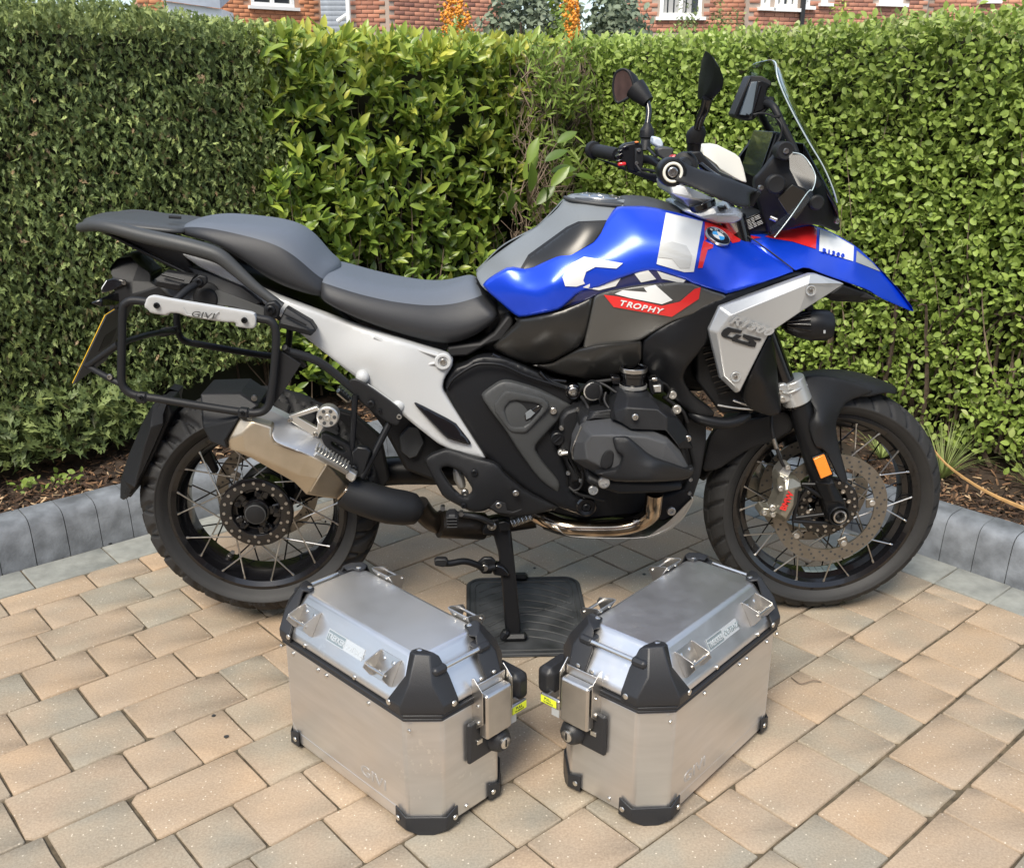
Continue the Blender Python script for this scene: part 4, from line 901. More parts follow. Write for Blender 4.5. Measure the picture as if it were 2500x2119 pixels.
mb = MB(); mb.lathe([(0, -.094), (.024, -.094), (.0275, -.092), (.0285, -.088), (.0285, -.07), (0, -.07)], RC, 'y', 36); mb.build('axle_cap', K_mat, rw_); mb = MB(); mb.lathe([(.0245, -.0945), (.027, -.0935), (.0275, -.091), (.0255, -.091)], RC, 'y', 36, closed=True); mb.build('axle_ring', K_gry, rw_)
ringholes(rw_, RC, -.0845, .083, 20, .0042, K_mac, .004); ringholes(rw_, RC, -.0835, .068, 10, .0036, K_mac, .004, off=.3); ringholes(rw_, RC, -.0865, .052, 5, .0065, K_blk, .006, 'wheel_bolt', .1)
def disc_brake(c, y, ro, ri, parent, nholes=60, fingers=6, name='brake_disc'):
    n = 96; mb = MB(); mb.lathe([(ro, y - .0025), (ro, y + .0025), (ri, y + .0025), (ri, y - .0025)], c, 'y', n, closed=True)
    for k in range(fingers):
        a = 2 * math.pi * (k + .1) / fingers; R_ = Matrix.Rotation(-a, 3, 'Y'); mb.box(Vector((c[0], 0, c[2])) + R_ @ Vector((ri - .008, y, 0)), (.03, .0044, .026), R_, ch=.002)
    mb.build(name, K_disc, parent, ang=30)
    hb = MB()
    for k in range(nholes):
        a = 2 * math.pi * k / nholes; rr = ri + (ro - ri) * (.22, .5, .78)[k % 3]; 
        hb.lathe([(0, y - .0031), (.0034, y - .0031), (.0036, y + .0031), (0, y + .0031)], (c[0] + rr * math.cos(a), 0, c[2] + rr * math.sin(a)), 'y', 8)
    hb.build('disc_hole', K_gry, parent); fb = MB()
    for k in range(fingers): a = 2 * math.pi * (k + .1) / fingers; fb.lathe([(0, y - .005), (.007, y - .005), (.0085, y - .003), (.0085, y), (0, y)], (c[0] + (ri - .006) * math.cos(a), 0, c[2] + (ri - .006) * math.sin(a)), 'y', 14)
    fb.build('disc_button', K_alu, parent)
disc_brake(RC, .070, .138, .105, rw_, 54, 5)
starhub(FC, -.055, .083, fw_, 5, .11)
disc_brake(FC, -.068, .155, .120, fw_, 78, 5); disc_brake(FC, .068, .155, .120, fw_, 60, 5)
ringholes(fw_, FC, -.058, .072, 20, .004, K_mac, .005); ringholes(fw_, FC, -.0575, .056, 10, .006, K_mac, .005, off=.4)
vm = MB(); a = math.radians(-122); vm.cyl((RC[0] + .182 * math.cos(a), -.012, RC[2] + .182 * math.sin(a)), (RC[0] + .160 * math.cos(a), -.03, RC[2] + .160 * math.sin(a)), .006, n=10); vm.cyl((RC[0] + .19 * math.cos(a), -.008, RC[2] + .19 * math.sin(a)), (RC[0] + .18 * math.cos(a), -.012, RC[2] + .18 * math.sin(a)), .009, n=10); vm.build('valve', K_bolt, rw_)
sm_ = MB(); 
for k in range(5): a = math.radians(-96 + k * 5); sm_.box((FC[0] + .2135 * math.cos(a), -.005, FC[2] + .2135 * math.sin(a)), (.0015, .03, .017), Matrix.Rotation(-a, 3, 'Y'))
sm_.build('balance_weight', mat('weight_grey', (.35, .42, .42), .45), fw_)
# raised lettering on the sidewall of the rear tyre
for s_, a0 in (('DOT 1W6CG', -112), ('TUBELESS', -60), ('DOT 5W', -140)):
    for i, ch_ in enumerate(s_):
        if ch_ == ' ': continue
        a = math.radians(a0 + i * 2.6); rr = .268; loc = (RC[0] + rr * math.cos(a), -.0885, RC[2] + rr * math.sin(a)); text(ch_, 'f', 0, 0, 0, .011, K_tyre2, rw_, right=(-math.sin(a), 0, math.cos(a)), up=(-math.cos(a), 0, -math.sin(a)), loc=loc)
# ================================================================ motorcycle: frame, engine, bodywork
# --- dark core: engine case, air box, swing arm
ext('engine_block', [(1120, 905), (1400, 990), (1500, 960), (1700, 1010), (1710, 1130), (1660, 1250), (1420, 1275), (1230, 1225), (1110, 1130), (1060, 1010)], 'f', -.105, .21, K_cov, bevel=.012)
ext('gearbox_case', [(1330, 985), (1460, 975), (1480, 1030), (1440, 1060), (1420, 1200), (1370, 1210), (1330, 1120)], 'f', -.150, .06, K_cov, bevel=.01)
ext('airbox', [(1180, 760), (1500, 700), (1800, 700), (1830, 830), (1720, 960), (1560, 950), (1420, 940), (1180, 890)], 'f', -.085, .17, K_mat, bevel=.015)
ext('radiator', [(1700, 780), (1790, 800), (1850, 980), (1840, 1010), (1760, 1010), (1700, 930)], 'f', -.15, .05, K_mat, bevel=.006)
mb = MB()
for k in range(9): mb.cyl(pt('f', 1712 + k * 5, 850 + k * 14, -.165), pt('f', 1752 + k * 5, 838 + k * 14, -.165), .0028, n=6)
mb.build('radiator_fan', K_gls, bike)
# swing arm on the far side, final drive, shock
tube('swing_arm', [(1120, 1150, .09), (950, 1150, .10), (780, 1180, .10), (660, 1210, .09)], 'f', .040, K_blk, n=14)
mb = MB(); mb.lathe([(0, .025), (.05, .03), (.075, .05), (.07, .11), (.04, .135), (0, .14)], RC, 'y', 40); mb.build('final_drive', K_blk, bike)
mb = MB(); mb.cyl(pt('f', 1010, 1120, .03), pt('f', 975, 900, .03), .030, n=16); mb.build('shock_absorber', K_mat, bike)
pts = []; a_ = pt('f', 1030, 1150, .03); b_ = pt('f', 985, 940, .03)
mb = MB(); hl = [a_ + (b_ - a_) * (k / 80) + Vector((.04 * math.cos(k * .62), .04 * math.sin(k * .62), 0)) for k in range(81)]; mb.tube(hl, .006, 7, sub=1); mb.build('spring', K_gls, bike)
ext('inner_mudguard', [(890, 900), (960, 930), (1040, 1010), (1090, 1090), (1070, 1180), (990, 1150), (930, 1040), (870, 960)], 'f', -.07, .14, K_rub, bevel=.01)
ext('under_seat_tray', [(520, 650), (760, 745), (900, 850), (1000, 880), (1080, 900), (1060, 960), (930, 930), (800, 860), (640, 760), (520, 690)], 'f', -.075, .15, K_mat, bevel=.008)
ext('dark_gap_plate', [(1500, 250), (1800, 330), (2000, 500), (2060, 800), (1960, 950), (1750, 900), (1640, 700), (1590, 450)], '5', .0, .03, K_rub, bevel=.006)  # dark plate added so the gap behind the strut reads black
# small pale cover seen below the frame
ext('battery_cover', [(0, 530), (60, 535), (100, 640), (50, 735), (0, 750), (-60, 700), (-70, 600)], '6', -.09, .02, K_gry, bevel=.003)
# --- white rear frame
fr, fS = skin('rear_frame', [(446, 617), (524, 640), (592, 681), (653, 716), (750, 752), (869, 797), (1008, 841), (1093, 866), (1106, 878), (1104, 895), (1085, 923), (1080, 950), (1094, 975), (1144, 1052), (1186, 1117), (1178, 1119), (1088, 1097), (1000, 1028), (930, 968), (896, 940), (862, 916), (750, 828), (700, 785), (643, 742), (606, 708), (558, 685), (490, 654), (449, 625)], 'f',
     [(446, 617, -.10), (650, 725, -.135), (750, 790, -.150), (900, 870, -.165), (1090, 880, -.150), (1000, 970, -.172), (1140, 1090, -.165), (860, 800, -.140), (880, 925, -.150), (980, 890, -.176)], K_wht, thick=.03, roll=.006, rw=9, mir=True, rnd=1)
ext('frame_rib', [(350, 1025), (760, 1150), (1000, 1225), (985, 1345), (880, 1300), (600, 1160)], '2', -.122, .01, K_wht, bevel=.002)
for a_, b_, c_, d_ in ((480, 1095, 620, 1165), (620, 1165, 720, 1160), (720, 1155, 800, 1290), (740, 1160, 830, 1290), (840, 1300, 930, 1280), (480, 1095, 940, 1230)): tube('frame_web', [(a_, b_, -.158), (c_, d_, -.162)], '2', .0042, K_wht, n=8, sub=1)
mb = MB(); p = pt('2', 975, 1275, -.168); mb.lathe([(0, .02), (.021, .02), (.021, .003), (.018, 0), (.013, 0), (.012, .005), (0, .005)], p, 'y', 28); mb.build('frame_boss', K_wht, bike, ang=40); bolt('2', 975, 1278, -.168, .010, .008)
for x, y in ((395, 1385), (655, 1590)): mb = MB(); mb.lathe([(0, -.012), (.010, -.0105), (.015, -.005), (.0165, .005), (.0165, .03), (0, .03)], pt('2', x, y, -.165), 'y', 24); mb.build('frame_stud', K_wht, bike, ang=60)
tube('frame_edge', [(430, 1440, -.172), (640, 1590, -.176)], '2', .004, K_wht, n=8, sub=1)
skin('frame_insert', [(28, 375), (45, 370), (310, 505), (340, 545), (415, 640), (410, 657), (300, 625), (245, 605), (150, 510)], '6', [(28, 375, -.1800), (415, 650, -.1745), (245, 560, -.180)], K_gls, thick=.006, roll=.002, rw=5, step=8)
# --- black main frame spar and covers
skin('main_frame', [(235, 250), (262, 180), (300, 130), (380, 100), (440, 60), (520, 45), (640, 60), (760, 110), (900, 175), (1060, 250), (1110, 242), (1158, 275), (1165, 320), (1140, 350), (1100, 375), (1010, 560), (1000, 640), (1080, 830), (1085, 930), (1110, 985), (1215, 1020), (1255, 1070), (1245, 1120), (1205, 1145), (1150, 1128), (960, 1060), (780, 960), (520, 750), (400, 560), (262, 340)], '6',
     [(235, 250, -.150), (520, 45, -.140), (1110, 300, -.155), (1230, 1090, -.16), (520, 750, -.165), (500, 400, -.160), (900, 900, -.160), (760, 500, -.155)], K_blk, thick=.05, roll=.012, rw=10, mir=True)
tube('frame_bead', [(255, 270, -.158), (300, 205, -.162), (430, 120, -.163), (520, 105, -.163), (640, 120, -.163), (800, 190, -.163), (1050, 270, -.163)], '6', .004, K_blk, n=8)
tube('frame_bead', [(560, 45, -.13), (700, 110, -.135), (850, 180, -.14), (950, 215, -.14), (1060, 225, -.14)], '6', .006, K_gls, n=8)
sc, sS = skin('side_cover', [(485, 330), (500, 305), (600, 235), (645, 222), (700, 228), (860, 275), (985, 330), (1095, 385), (1085, 400), (1030, 440), (1010, 490), (930, 575), (860, 650), (850, 690), (900, 770), (1005, 890), (1020, 930), (1010, 975), (960, 950), (870, 880), (740, 700), (640, 540), (560, 440)], '6',
     [(485, 330, -.175), (645, 222, -.172), (1095, 385, -.160), (1010, 975, -.166), (700, 450, -.184), (850, 800, -.174)], K_gry, thick=.015, roll=.006, rw=8)
skin('side_cover_face', [(556, 400), (640, 292), (700, 290), (900, 335), (945, 375), (945, 410), (800, 568), (770, 578), (700, 575), (665, 555)], '6', [(556, 400, -.188), (700, 290, -.188), (945, 390, -.184), (760, 575, -.188)], K_gry, thick=.012, roll=.004, rw=6, step=8,
     holes=[[(640, 410), (690, 350), (870, 375), (905, 405), (790, 530), (700, 535), (668, 500)]])
skin('side_cover_recess', [(630, 405), (685, 340), (880, 365), (915, 405), (795, 540), (695, 545), (660, 505)], '6', -.1795, K_mat, thick=.003, roll=0, step=14)
skin('cover_slot', [(745, 495), (760, 465), (870, 388), (893, 392), (890, 410), (850, 450), (790, 505), (755, 510)], '6', -.1815, K_gls, thick=.002, roll=.001, rw=3, step=6)
ext('key_guide', [(785, 440), (820, 415), (835, 430), (850, 440), (820, 470), (790, 485)], '6', -.1835, .002, K_ttg, bevel=.0005)
bolt('6', 975, 428, -.178, .0105, .008, K_mac); bolt('6', 1110, 298, -.168, .0135, .01, K_mac)
mb = MB(); mb.lathe([(0, .02), (.019, .02), (.019, .002), (.016, 0), (.012, .002), (0, .002)], pt('6', 1110, 300, -.162), 'y', 28); mb.build('frame_boss', K_gls, bike)
mb = MB(); mb.lathe([(0, .03), (.024, .03), (.026, .004), (.022, 0), (.013, .001), (.012, .006), (0, .006)], pt('6', 1198, 1078, -.175), 'y', 30); mb.build('pivot_boss', K_gls, bike); bolt('6', 1200, 1082, -.175, .011, .006, K_blk)
# --- footrest plate
skin('footrest_plate', [(100, 765), (112, 745), (150, 718), (240, 685), (290, 690), (430, 740), (560, 770), (610, 800), (640, 850), (800, 980), (1010, 1075), (1000, 1085), (900, 1115), (690, 1150), (600, 1125), (540, 1085), (500, 1105), (420, 1110), (340, 1070), (230, 1010), (190, 940)], '6',
     [(100, 765, -.185), (290, 690, -.180), (1010, 1075, -.160), (690, 1150, -.180), (500, 900, -.200), (250, 980, -.19)], K_cov, thick=.012, roll=.006, rw=8, holes=[[(212, 825), (225, 805), (270, 802), (345, 835), (375, 870), (425, 950), (420, 985), (385, 1012), (350, 1005), (300, 960), (240, 880)]])
for x, y, r_, m_ in ((438, 848, .010, K_blk), (720, 985, .009, K_mac), (603, 1067, .009, K_mac), (367, 1072, .008, K_blk)): bolt('6', x, y, -.205, r_, .008, m_)
ext('master_cylinder', [(290, 830), (330, 810), (370, 880), (385, 950), (340, 975), (300, 900)], '6', -.15, .03, K_alu, bevel=.008); bolt('6', 375, 985, -.17, .011, .01)
ext('footrest_recess', [(545, 1080), (590, 1035), (650, 1050), (660, 1100), (700, 1110), (760, 1090), (740, 1110), (690, 1125), (600, 1115)], '6', -.2035, .004, K_rub, bevel=.001)
# brake pedal and front footrest
tube('brake_pedal', [(560, 1190, -.19), (480, 1150, -.21), (380, 1130, -.215), (320, 1125, -.22)], '6', .007, K_cov, n=10)
mb = MB(); p = pt('6', 288, 1150, -.25); mb.box(p, (.030, .05, .034), ch=.008)
for k in range(4): mb.box(p + Vector((0, -.027, -.012 + .008 * k)), (.026, .006, .003), ch=.001)
mb.build('pedal_pad', K_rub, bike)
mb = MB(); p = pt('6', 225, 1082, -.2); mb.lathe([(0, -.006), (.006, -.006), (.006, .01), (0, .01)], p, 'y', 14); mb.lathe([(0, -.006), (.006, -.006), (.006, .01), (0, .01)], pt('6', 350, 1120, -.22), 'y', 14); mb.build('bolt', K_bolt, bike)
# centre stand
ext('stand_leg', [(290, 200, -.13), (430, 190, -.13), (445, 420, -.14), (470, 560, -.15), (510, 1000, -.17), (505, 1060, -.17), (400, 1060, -.17), (375, 700, -.155), (345, 440, -.14), (310, 320, -.13), (235, 320, -.13), (225, 280, -.13), (270, 220, -.13)], 'g', -.15, .022, K_blk, bevel=.006)
ext('stand_leg', [(330, 180, .13), (430, 190, .13), (470, 560, .15), (500, 1010, .17), (430, 1010, .17), (375, 640, .155)], 'g', .15, .02, K_blk, bevel=.006)
for X_, Y_ in ((.668, -.170), (.69, .170)): mb = MB(); mb.box((X_, Y_, .017), (.066, .032, .020), ch=.008); mb.box((X_ - .026, Y_ - .006, .026), (.02, .026, .030), Matrix.Rotation(.5, 3, 'Y'), ch=.006); mb.build('stand_foot', K_blk, bike)
mb = MB(); mb.cyl(pt('g', 420, 600, -.14), pt('g', 430, 600, .14), .013, n=12); mb.build('stand_crossbar', K_blk, bike)
ext('stand_bracket', [(300, 560), (330, 530), (380, 545), (430, 600), (420, 625), (310, 610)], 'g', -.162, .03, K_gls, bevel=.005)
tube('stand_lever', [(320, 545, -.165), (245, 560, -.175), (190, 530, -.19), (100, 505, -.20), (0, 520, -.21), (-60, 520, -.215)], 'g', .0085, K_blk, n=10)
ext('stand_lever_pad', [(165, 1440), (185, 1430), (245, 1430), (260, 1445), (250, 1480), (225, 1485), (170, 1475)], '6', -.225, .02, K_rub, bevel=.003)
ext('stand_link', [(180, 530), (240, 480), (300, 480), (330, 510), (300, 600), (230, 600)], 'g', -.168, .012, K_blk, bevel=.004)
bolt('g', 245, 558, -.185, .011, .02, K_bolt, hexr=False); bolt('g', 300, 255, -.16, .013, .012, K_bolt)
ext('stand_hinge', [(345, 225), (400, 215), (430, 230), (430, 285), (360, 290)], 'g', -.155, .02, K_blk, bevel=.003)
ext('side_stand', [(640, 1400), (700, 1400), (720, 1530), (660, 1530)], '6', -.05, .02, K_blk, bevel=.004)
mb = MB(); a_ = pt('6', 690, 1180, -.12); b_ = pt('6', 830, 1130, -.12); d_ = (b_ - a_); o1 = d_.normalized().orthogonal(); o2 = d_.normalized().cross(o1)
mb.tube([a_ + d_ * (k / 120) + (o1 * math.cos(k * .75) + o2 * math.sin(k * .75)) * .009 for k in range(121)], .0016, 5, sub=1); mb.build('stand_spring', K_mac, bike)
# --- exhaust
tube('header_pipe', [(1660, 980, -.18), (1650, 1060, -.17), (1640, 1120, -.15), (1560, 1180, -.13), (1420, 1215, -.125), (1200, 1220, -.125), (1050, 1210, -.12), (930, 1165, -.09), (850, 1120, -.06)], '6', .0225, K_hdr, n=18)
tube('header_pipe', [(1560, 1180, -.07), (1420, 1225, -.07), (1200, 1230, -.07), (1050, 1215, -.07), (930, 1175, -.04)], '6', .0225, K_hdr, n=18)
tube('link_pipe', [(850, 1150, -.02), (650, 1180, -.02), (500, 1205, -.05), (330, 1210, -.08), (200, 1190, -.10), (120, 1140, -.13), (60, 1060, -.15)], '6', .027, mat('dull_pipe', (.045, .038, .032), .4, metal=.9, var=.5, vscale=12), n=18)
mb = MB(); mb.cyl(pt('6', 500, 1205, -.08), pt('6', 200, 1190, -.12), .036, n=18); mb.build('collector', MATS['dull_pipe'], bike)
# black connector in front of the silencer
def round_body(name, st, m, nseg=20, parent=None, sq=2.6, ang=40):
    """st: stations (win, x, y, Y, half width along image-normal (m), half depth (m)); superellipse sections"""
    mb = MB(); C = [pt(s_[0], s_[1], s_[2], s_[3]) for s_ in st]; vs = []; N = len(C)
    for i, s_ in enumerate(st):
        d = (C[min(i + 1, N - 1)] - C[max(i - 1, 0)]).normalized(); side = Vector((0, 1, 0)); side = (side - d * side.dot(d)).normalized(); up = d.cross(side)
        for k in range(nseg):
            t = 2 * math.pi * k / nseg; c_, s2 = math.cos(t), math.sin(t); cx = math.copysign(abs(c_) ** (2 / sq), c_); sy = math.copysign(abs(s2) ** (2 / sq), s2); vs.append(C[i] + up * (cx * s_[4]) + side * (sy * s_[5]))
    fs = [(i * nseg + k, i * nseg + (k + 1) % nseg, (i + 1) * nseg + (k + 1) % nseg, (i + 1) * nseg + k) for i in range(N - 1) for k in range(nseg)] + [tuple(range(nseg)), tuple((N - 1) * nseg + k for k in range(nseg))]
    mb.add(vs, fs); return mb.build(name, m, parent or bike, ang=ang)
round_body('silencer_connector', [('5', 1740, 870, -.20, .042, .042), ('5', 1800, 900, -.20, .044, .044), ('5', 1950, 955, -.20, .044, .044), ('5', 2060, 985, -.195, .045, .045), ('5', 2170, 1000, -.18, .044, .043), ('5', 2230, 1005, -.17, .040, .04), ('5', 2245, 1005, -.165, .03, .03)], K_mat, 28, sq=2.0)
bolt('5', 1600, 1100, -.20, .003, .003, K_blk); bolt('1', 2058, 1600, -.2, .002, .002, K_blk)
# silencer: faceted can; pale upper face, champagne lower face
cy_ = -.245
facets('silencer', [(905, 575, -.235), (890, 520, -.245), (985, 352, -.235), (1060, 345, -.225), (1220, 420, -.245), (1215, 470, -.250), (1240, 530, -.252), (1480, 610, -.250), (1620, 690, -.248), (1560, 790, -.250), (1460, 905, -.235), (1380, 820, -.232), (1080, 650, -.238), (1090, 380, -.250), (1000, 470, -.255), (1030, 600, -.252), (1400, 760, -.255),
      (1720, 800, -.222), (1770, 850, -.205), (1765, 880, -.205), (1700, 940, -.205), (1600, 930, -.220)],
      [(0, 1, 14, 15), (1, 2, 13, 14), (2, 3, 4, 13), (13, 4, 5, 6, 14), (14, 6, 7, 16, 15), (16, 7, 8, 9), (15, 16, 11, 12), (12, 0, 15), (16, 9, 10, 11), (9, 8, 17, 18, 19), (9, 19, 20, 21, 10)], '5', K_exh, thick=.115, bevel=.006, seg=3)
skin('silencer_shell', [(1050, 345), (1140, 300), (1200, 290), (1240, 310), (1560, 470), (1680, 580), (1640, 650), (1615, 690), (1480, 620), (1260, 540), (1225, 500), (1210, 430), (1090, 375)], '5', [(1050, 345, -.225), (1200, 290, -.17), (1560, 470, -.19), (1480, 620, -.2535), (1225, 480, -.2535), (1680, 600, -.20), (1400, 480, -.225)], K_exs, thick=.03, roll=.003, rw=6)
tube('silencer_band', [(1615, 685, -.2535), (1550, 790, -.2555), (1495, 880, -.246)], '5', .0028, K_exh, n=8)
facets('silencer_end_cap', [(700, 180, -.19), (990, 170, -.17), (1130, 265, -.19), (985, 350, -.240), (890, 510, -.252), (905, 580, -.238), (770, 530, -.222), (715, 420, -.215)], [(0, 1, 2, 3, 7), (7, 3, 4, 5, 6)], '5', K_mat, thick=.12, bevel=.006, seg=3)
mb = MB(); mb.lathe([(0, 0), (.03, 0), (.032, .003), (.032, .02)], pt('5', 735, 330, -.15), 'x', 20); mb.build('silencer_outlet', K_gls, bike)
tube('exhaust_clamp', [(1695, 930, -.222), (1745, 880, -.236), (1760, 840, -.222)], '5', .005, K_hdr, n=8)
mb = MB(); p = pt('5', 1090, 212, -.185); mb.lathe([(0, -.004), (.007, -.003), (.008, .002), (0, .002)], p, 'y', 12); mb.build('bolt', K_bolt, bike)
# silencer hanger
facets('silencer_hanger', [(1335, 340, -.205), (1540, 270, -.205), (1560, 300, -.205), (1400, 350, -.205), (1540, 430, -.205), (1545, 380, -.205), (1590, 420, -.205), (1560, 470, -.205), (1550, 495, -.205), (1520, 490, -.205), (1350, 380, -.205)], [(0, 1, 2, 3, 10), (3, 4, 7, 8, 9, 10), (4, 5, 6, 7)], '5', K_alu, thick=.014, bevel=.002)
mb = MB(); p = pt('5', 1615, 350, -.225); mb.lathe([(0, .03), (.026, .03), (.026, .003), (.023, 0), (.012, .001), (.011, .004), (0, .004)], p, 'y', 36)
mb.build('hanger_boss', K_alu, bike, ang=35); mb = MB()
for k in range(6): a = k * math.pi / 3; mb.lathe([(0, -.001), (.0045, -.001), (.0045, .003), (0, .003)], p + Vector((.0165 * math.cos(a), 0, .0165 * math.sin(a))), 'y', 10)
mb.build('boss_hole', K_gry, bike); bolt('5', 1613, 352, -.226, .009, .006, K_alu); bolt('5', 1345, 372, -.21, .007); bolt('5', 1525, 475, -.21, .007)
# passenger footrest bracket (black strut triangle) and pegs
tube('footrest_strut', [(1815, 190, -.19), (1790, 600, -.20), (1795, 780, -.21)], '5', .0075, K_blk, n=8, sub=1)
tube('footrest_strut', [(2060, 390, -.17), (1960, 590, -.19), (1860, 780, -.21)], '5', .009, K_blk, n=8, sub=1)
ext('footrest_bracket', [(1790, 600), (1830, 560), (1900, 570), (1930, 600), (1870, 780), (1820, 790), (1790, 740)], '5', -.215, .02, K_blk, bevel=.004)
skin('footrest_hanger', [(1560, 480), (1600, 460), (1760, 540), (1790, 580), (1790, 720), (1740, 690), (1600, 560)], '5', -.21, K_blk, thick=.02, roll=.003, rw=5, holes=[[(1640, 520), (1720, 560), (1745, 600), (1720, 600), (1650, 555)]])
bolt('5', 1803, 720, -.228, .009, .008, K_blk)
mb = MB(); a_ = pt('5', 1530, 590, -.30); b_ = pt('5', 1770, 730, -.25); d_ = (b_ - a_).normalized(); R_ = Matrix((d_, Vector((0, 1, 0)), d_.cross(Vector((0, 1, 0))))).transposed(); L_ = (b_ - a_).length
mb.box((a_ + b_) / 2, (L_, .045, .016), R_, ch=.004)
for k in range(11): mb.box(a_ + d_ * (L_ * (k + .5) / 11) + Vector((0, .005, .011)), (.004, .04, .008), R_, ch=.0012)
mb.build('passenger_footrest', K_alu, bike); ext('footrest_joint', [(1745, 740), (1770, 730), (1825, 765), (1815, 800), (1790, 820), (1745, 785)], '5', -.25, .03, K_alu, bevel=.003)
mb = MB(); a_ = pt('5', 1690, 130, .19); b_ = pt('5', 1790, 230, .19); mb.box((a_ + b_) / 2, (.05, .05, .022), Matrix.Rotation(.75, 3, 'Y'), ch=.007)
for k in range(6): p = a_ + (b_ - a_) * ((k + .5) / 6); mb.box(p + Vector((.006, -.012, .010)), (.003, .04, .007), Matrix.Rotation(.75, 3, 'Y'), ch=.001)
mb.build('passenger_footrest', K_mac, bike)
# --- pannier racks
def rack(Y, pts, label=None, plate=False):
    tube('pannier_rack', [(a, b, Y) for a, b in pts], '1', .0095, K_mat, n=14, closed=True, sub=6)
rack(-.245, [(440, 900), (470, 850), (520, 835), (620, 845), (900, 890), (1200, 930), (1420, 965), (1500, 985), (1535, 1040), (1540, 1150), (1525, 1350), (1500, 1540), (1470, 1610), (1410, 1640), (1300, 1635), (1000, 1590), (700, 1540), (560, 1520), (480, 1490), (435, 1430), (430, 1300), (435, 1100)])
rack(.245, [(830, 880), (850, 800), (950, 790), (1500, 860), (1620, 900), (1640, 1000), (1620, 1200), (1560, 1230), (1400, 1220), (1000, 1150), (900, 1130), (850, 1090), (830, 1000)])
for x, y in ((580, 1530), (1310, 1640)): mb = MB(); p = pt('1', x, y, -.245); mb.box(p, (.026, .026, .024), Matrix.Rotation(.12, 3, 'Y'), ch=.005); mb.build('rack_clamp', K_mat, bike); bolt('1', x - 12, y + 5, -.262, .006, .005, K_blk)
skin('rack_plate', [(592, 880), (615, 810), (660, 800), (760, 822), (1000, 862), (1270, 905), (1380, 925), (1398, 960), (1395, 1020), (1370, 1040), (1250, 1022), (1250, 990), (1180, 992), (900, 950), (840, 925), (770, 925), (765, 945), (640, 925), (620, 900)], '1', [(592, 880, -.262), (1398, 980, -.262), (1000, 900, -.264)], K_wht, thick=.014, roll=.003, rw=5, step=8)
tube('plate_rib', [(870, 880, -.2655), (900, 935, -.2655), (1060, 965, -.2655), (1130, 915, -.2655)], '1', .0010, K_wht, n=6, sub=1)
text('GIVI', '1', 925, 948, -.2672, .019, K_gry, bike, rot=-.13, shear=.2, xs=1.5)
for x, y in ((680, 873), (1310, 980)): bolt('1', x, y, -.269, .008, .006, K_blk)
# rack stays
tube('rack_stay', [(800, 850, -.235), (900, 760, -.20), (990, 705, -.165)], '1', .0085, K_mat, n=10, sub=3)
ext('rack_tab', [(935, 690), (990, 650), (1040, 665), (1045, 710), (1000, 750), (945, 745)], '1', -.175, .012, K_mat, bevel=.003); bolt('1', 985, 705, -.182, .010, .008, K_blk)
ext('rack_tab', [(1450, 890), (1470, 850), (1530, 840), (1570, 880), (1555, 960), (1500, 985), (1450, 950)], '1', -.20, .02, K_mat, bevel=.004); bolt('1', 1500, 905, -.208, .012, .010, K_blk)
tube('rack_brace', [(1590, 1190, -.22), (1840, 1270, -.20), (2058, 1440, -.18), (2200, 1560, -.17)], '1', .010, K_mat, n=12, sub=4)
tube('rack_brace', [(1600, 1170, -.235), (1700, 1260, -.17), (1740, 1300, -.12)], '1', .007, K_mat, n=8, sub=3)
ext('rack_gusset', [(1560, 1190), (1720, 1290), (1600, 1480), (1510, 1600), (1520, 1440)], '1', -.235, .004, K_mat, bevel=.001)
tube('rack_brace', [(405, 1150, -.235), (210, 1290, -.21), (200, 1310, -.205), (340, 1390, -.235), (420, 1430, -.245)], '1', .0075, K_mat, n=10, sub=2)
tube('rack_brace', [(300, 1230, -.2), (480, 1120, -.05), (720, 1060, .12), (830, 1060, .235)], '1', .0075, K_mat, n=10, sub=2)
ext('rack_tab', [(695, 1050), (720, 1035), (830, 1020), (825, 1070), (730, 1100), (700, 1090)], '1', .20, .01, K_mat, bevel=.002); bolt('1', 345, 1385, -.25, .008, .008, K_bolt); bolt('1', 765, 1065, .19, .007, .007, K_blk)
skin('rack_lower_plate', [(270, 1440), (330, 1390), (430, 1440), (640, 1590), (690, 1650), (660, 1720), (640, 1735), (560, 1700), (400, 1580)], '2', [(270, 1440, -.185), (650, 1700, -.195), (400, 1500, -.19)], K_mat, thick=.008, roll=.002, rw=5)
bolt('2', 458, 1580, -.203, .010, .008, K_blk); bolt('2', 520, 1630, -.199, .006, .004, K_blk); bolt('2', 660, 1670, -.20, .008, .006)
# --- rear mudguard, tail, plate
facets('rear_mudguard', [(400, 225, -.075), (470, 245, -.075), (440, 330, -.085), (440, 400, -.085), (280, 760, -.085), (250, 830, -.085), (205, 880, -.08), (180, 930, -.06), (150, 945, -.04), (125, 930, -.03), (130, 800, -.05), (195, 600, -.06), (280, 400, -.06), (360, 260, -.06), (300, 560, -.095), (230, 840, -.09), (150, 800, -.07), (345, 420, -.095), (255, 560, -.075)],
       [(0, 1, 2, 3, 17, 13), (13, 17, 12), (17, 3, 14), (14, 3, 4, 15), (12, 17, 14, 18), (18, 14, 15, 16, 11), (12, 18, 11), (11, 16, 10), (16, 15, 4, 5, 6), (16, 6, 7, 8, 9, 10)], '5', K_mat, thick=.05, bevel=.004, seg=2, mir=True)
ext('mudguard_arm', [(430, 240), (520, 240), (640, 300), (760, 560), (830, 740), (800, 770), (700, 620), (560, 380), (460, 400)], '5', .03, .02, K_mat, bevel=.004)
ext('mudguard_arm', [(150, 900, -.07), (400, 240, -.07), (470, 240, -.07), (500, 330, -.07), (380, 600, -.07), (200, 930, -.07)], '5', -.045, .1, K_mat, bevel=.004)
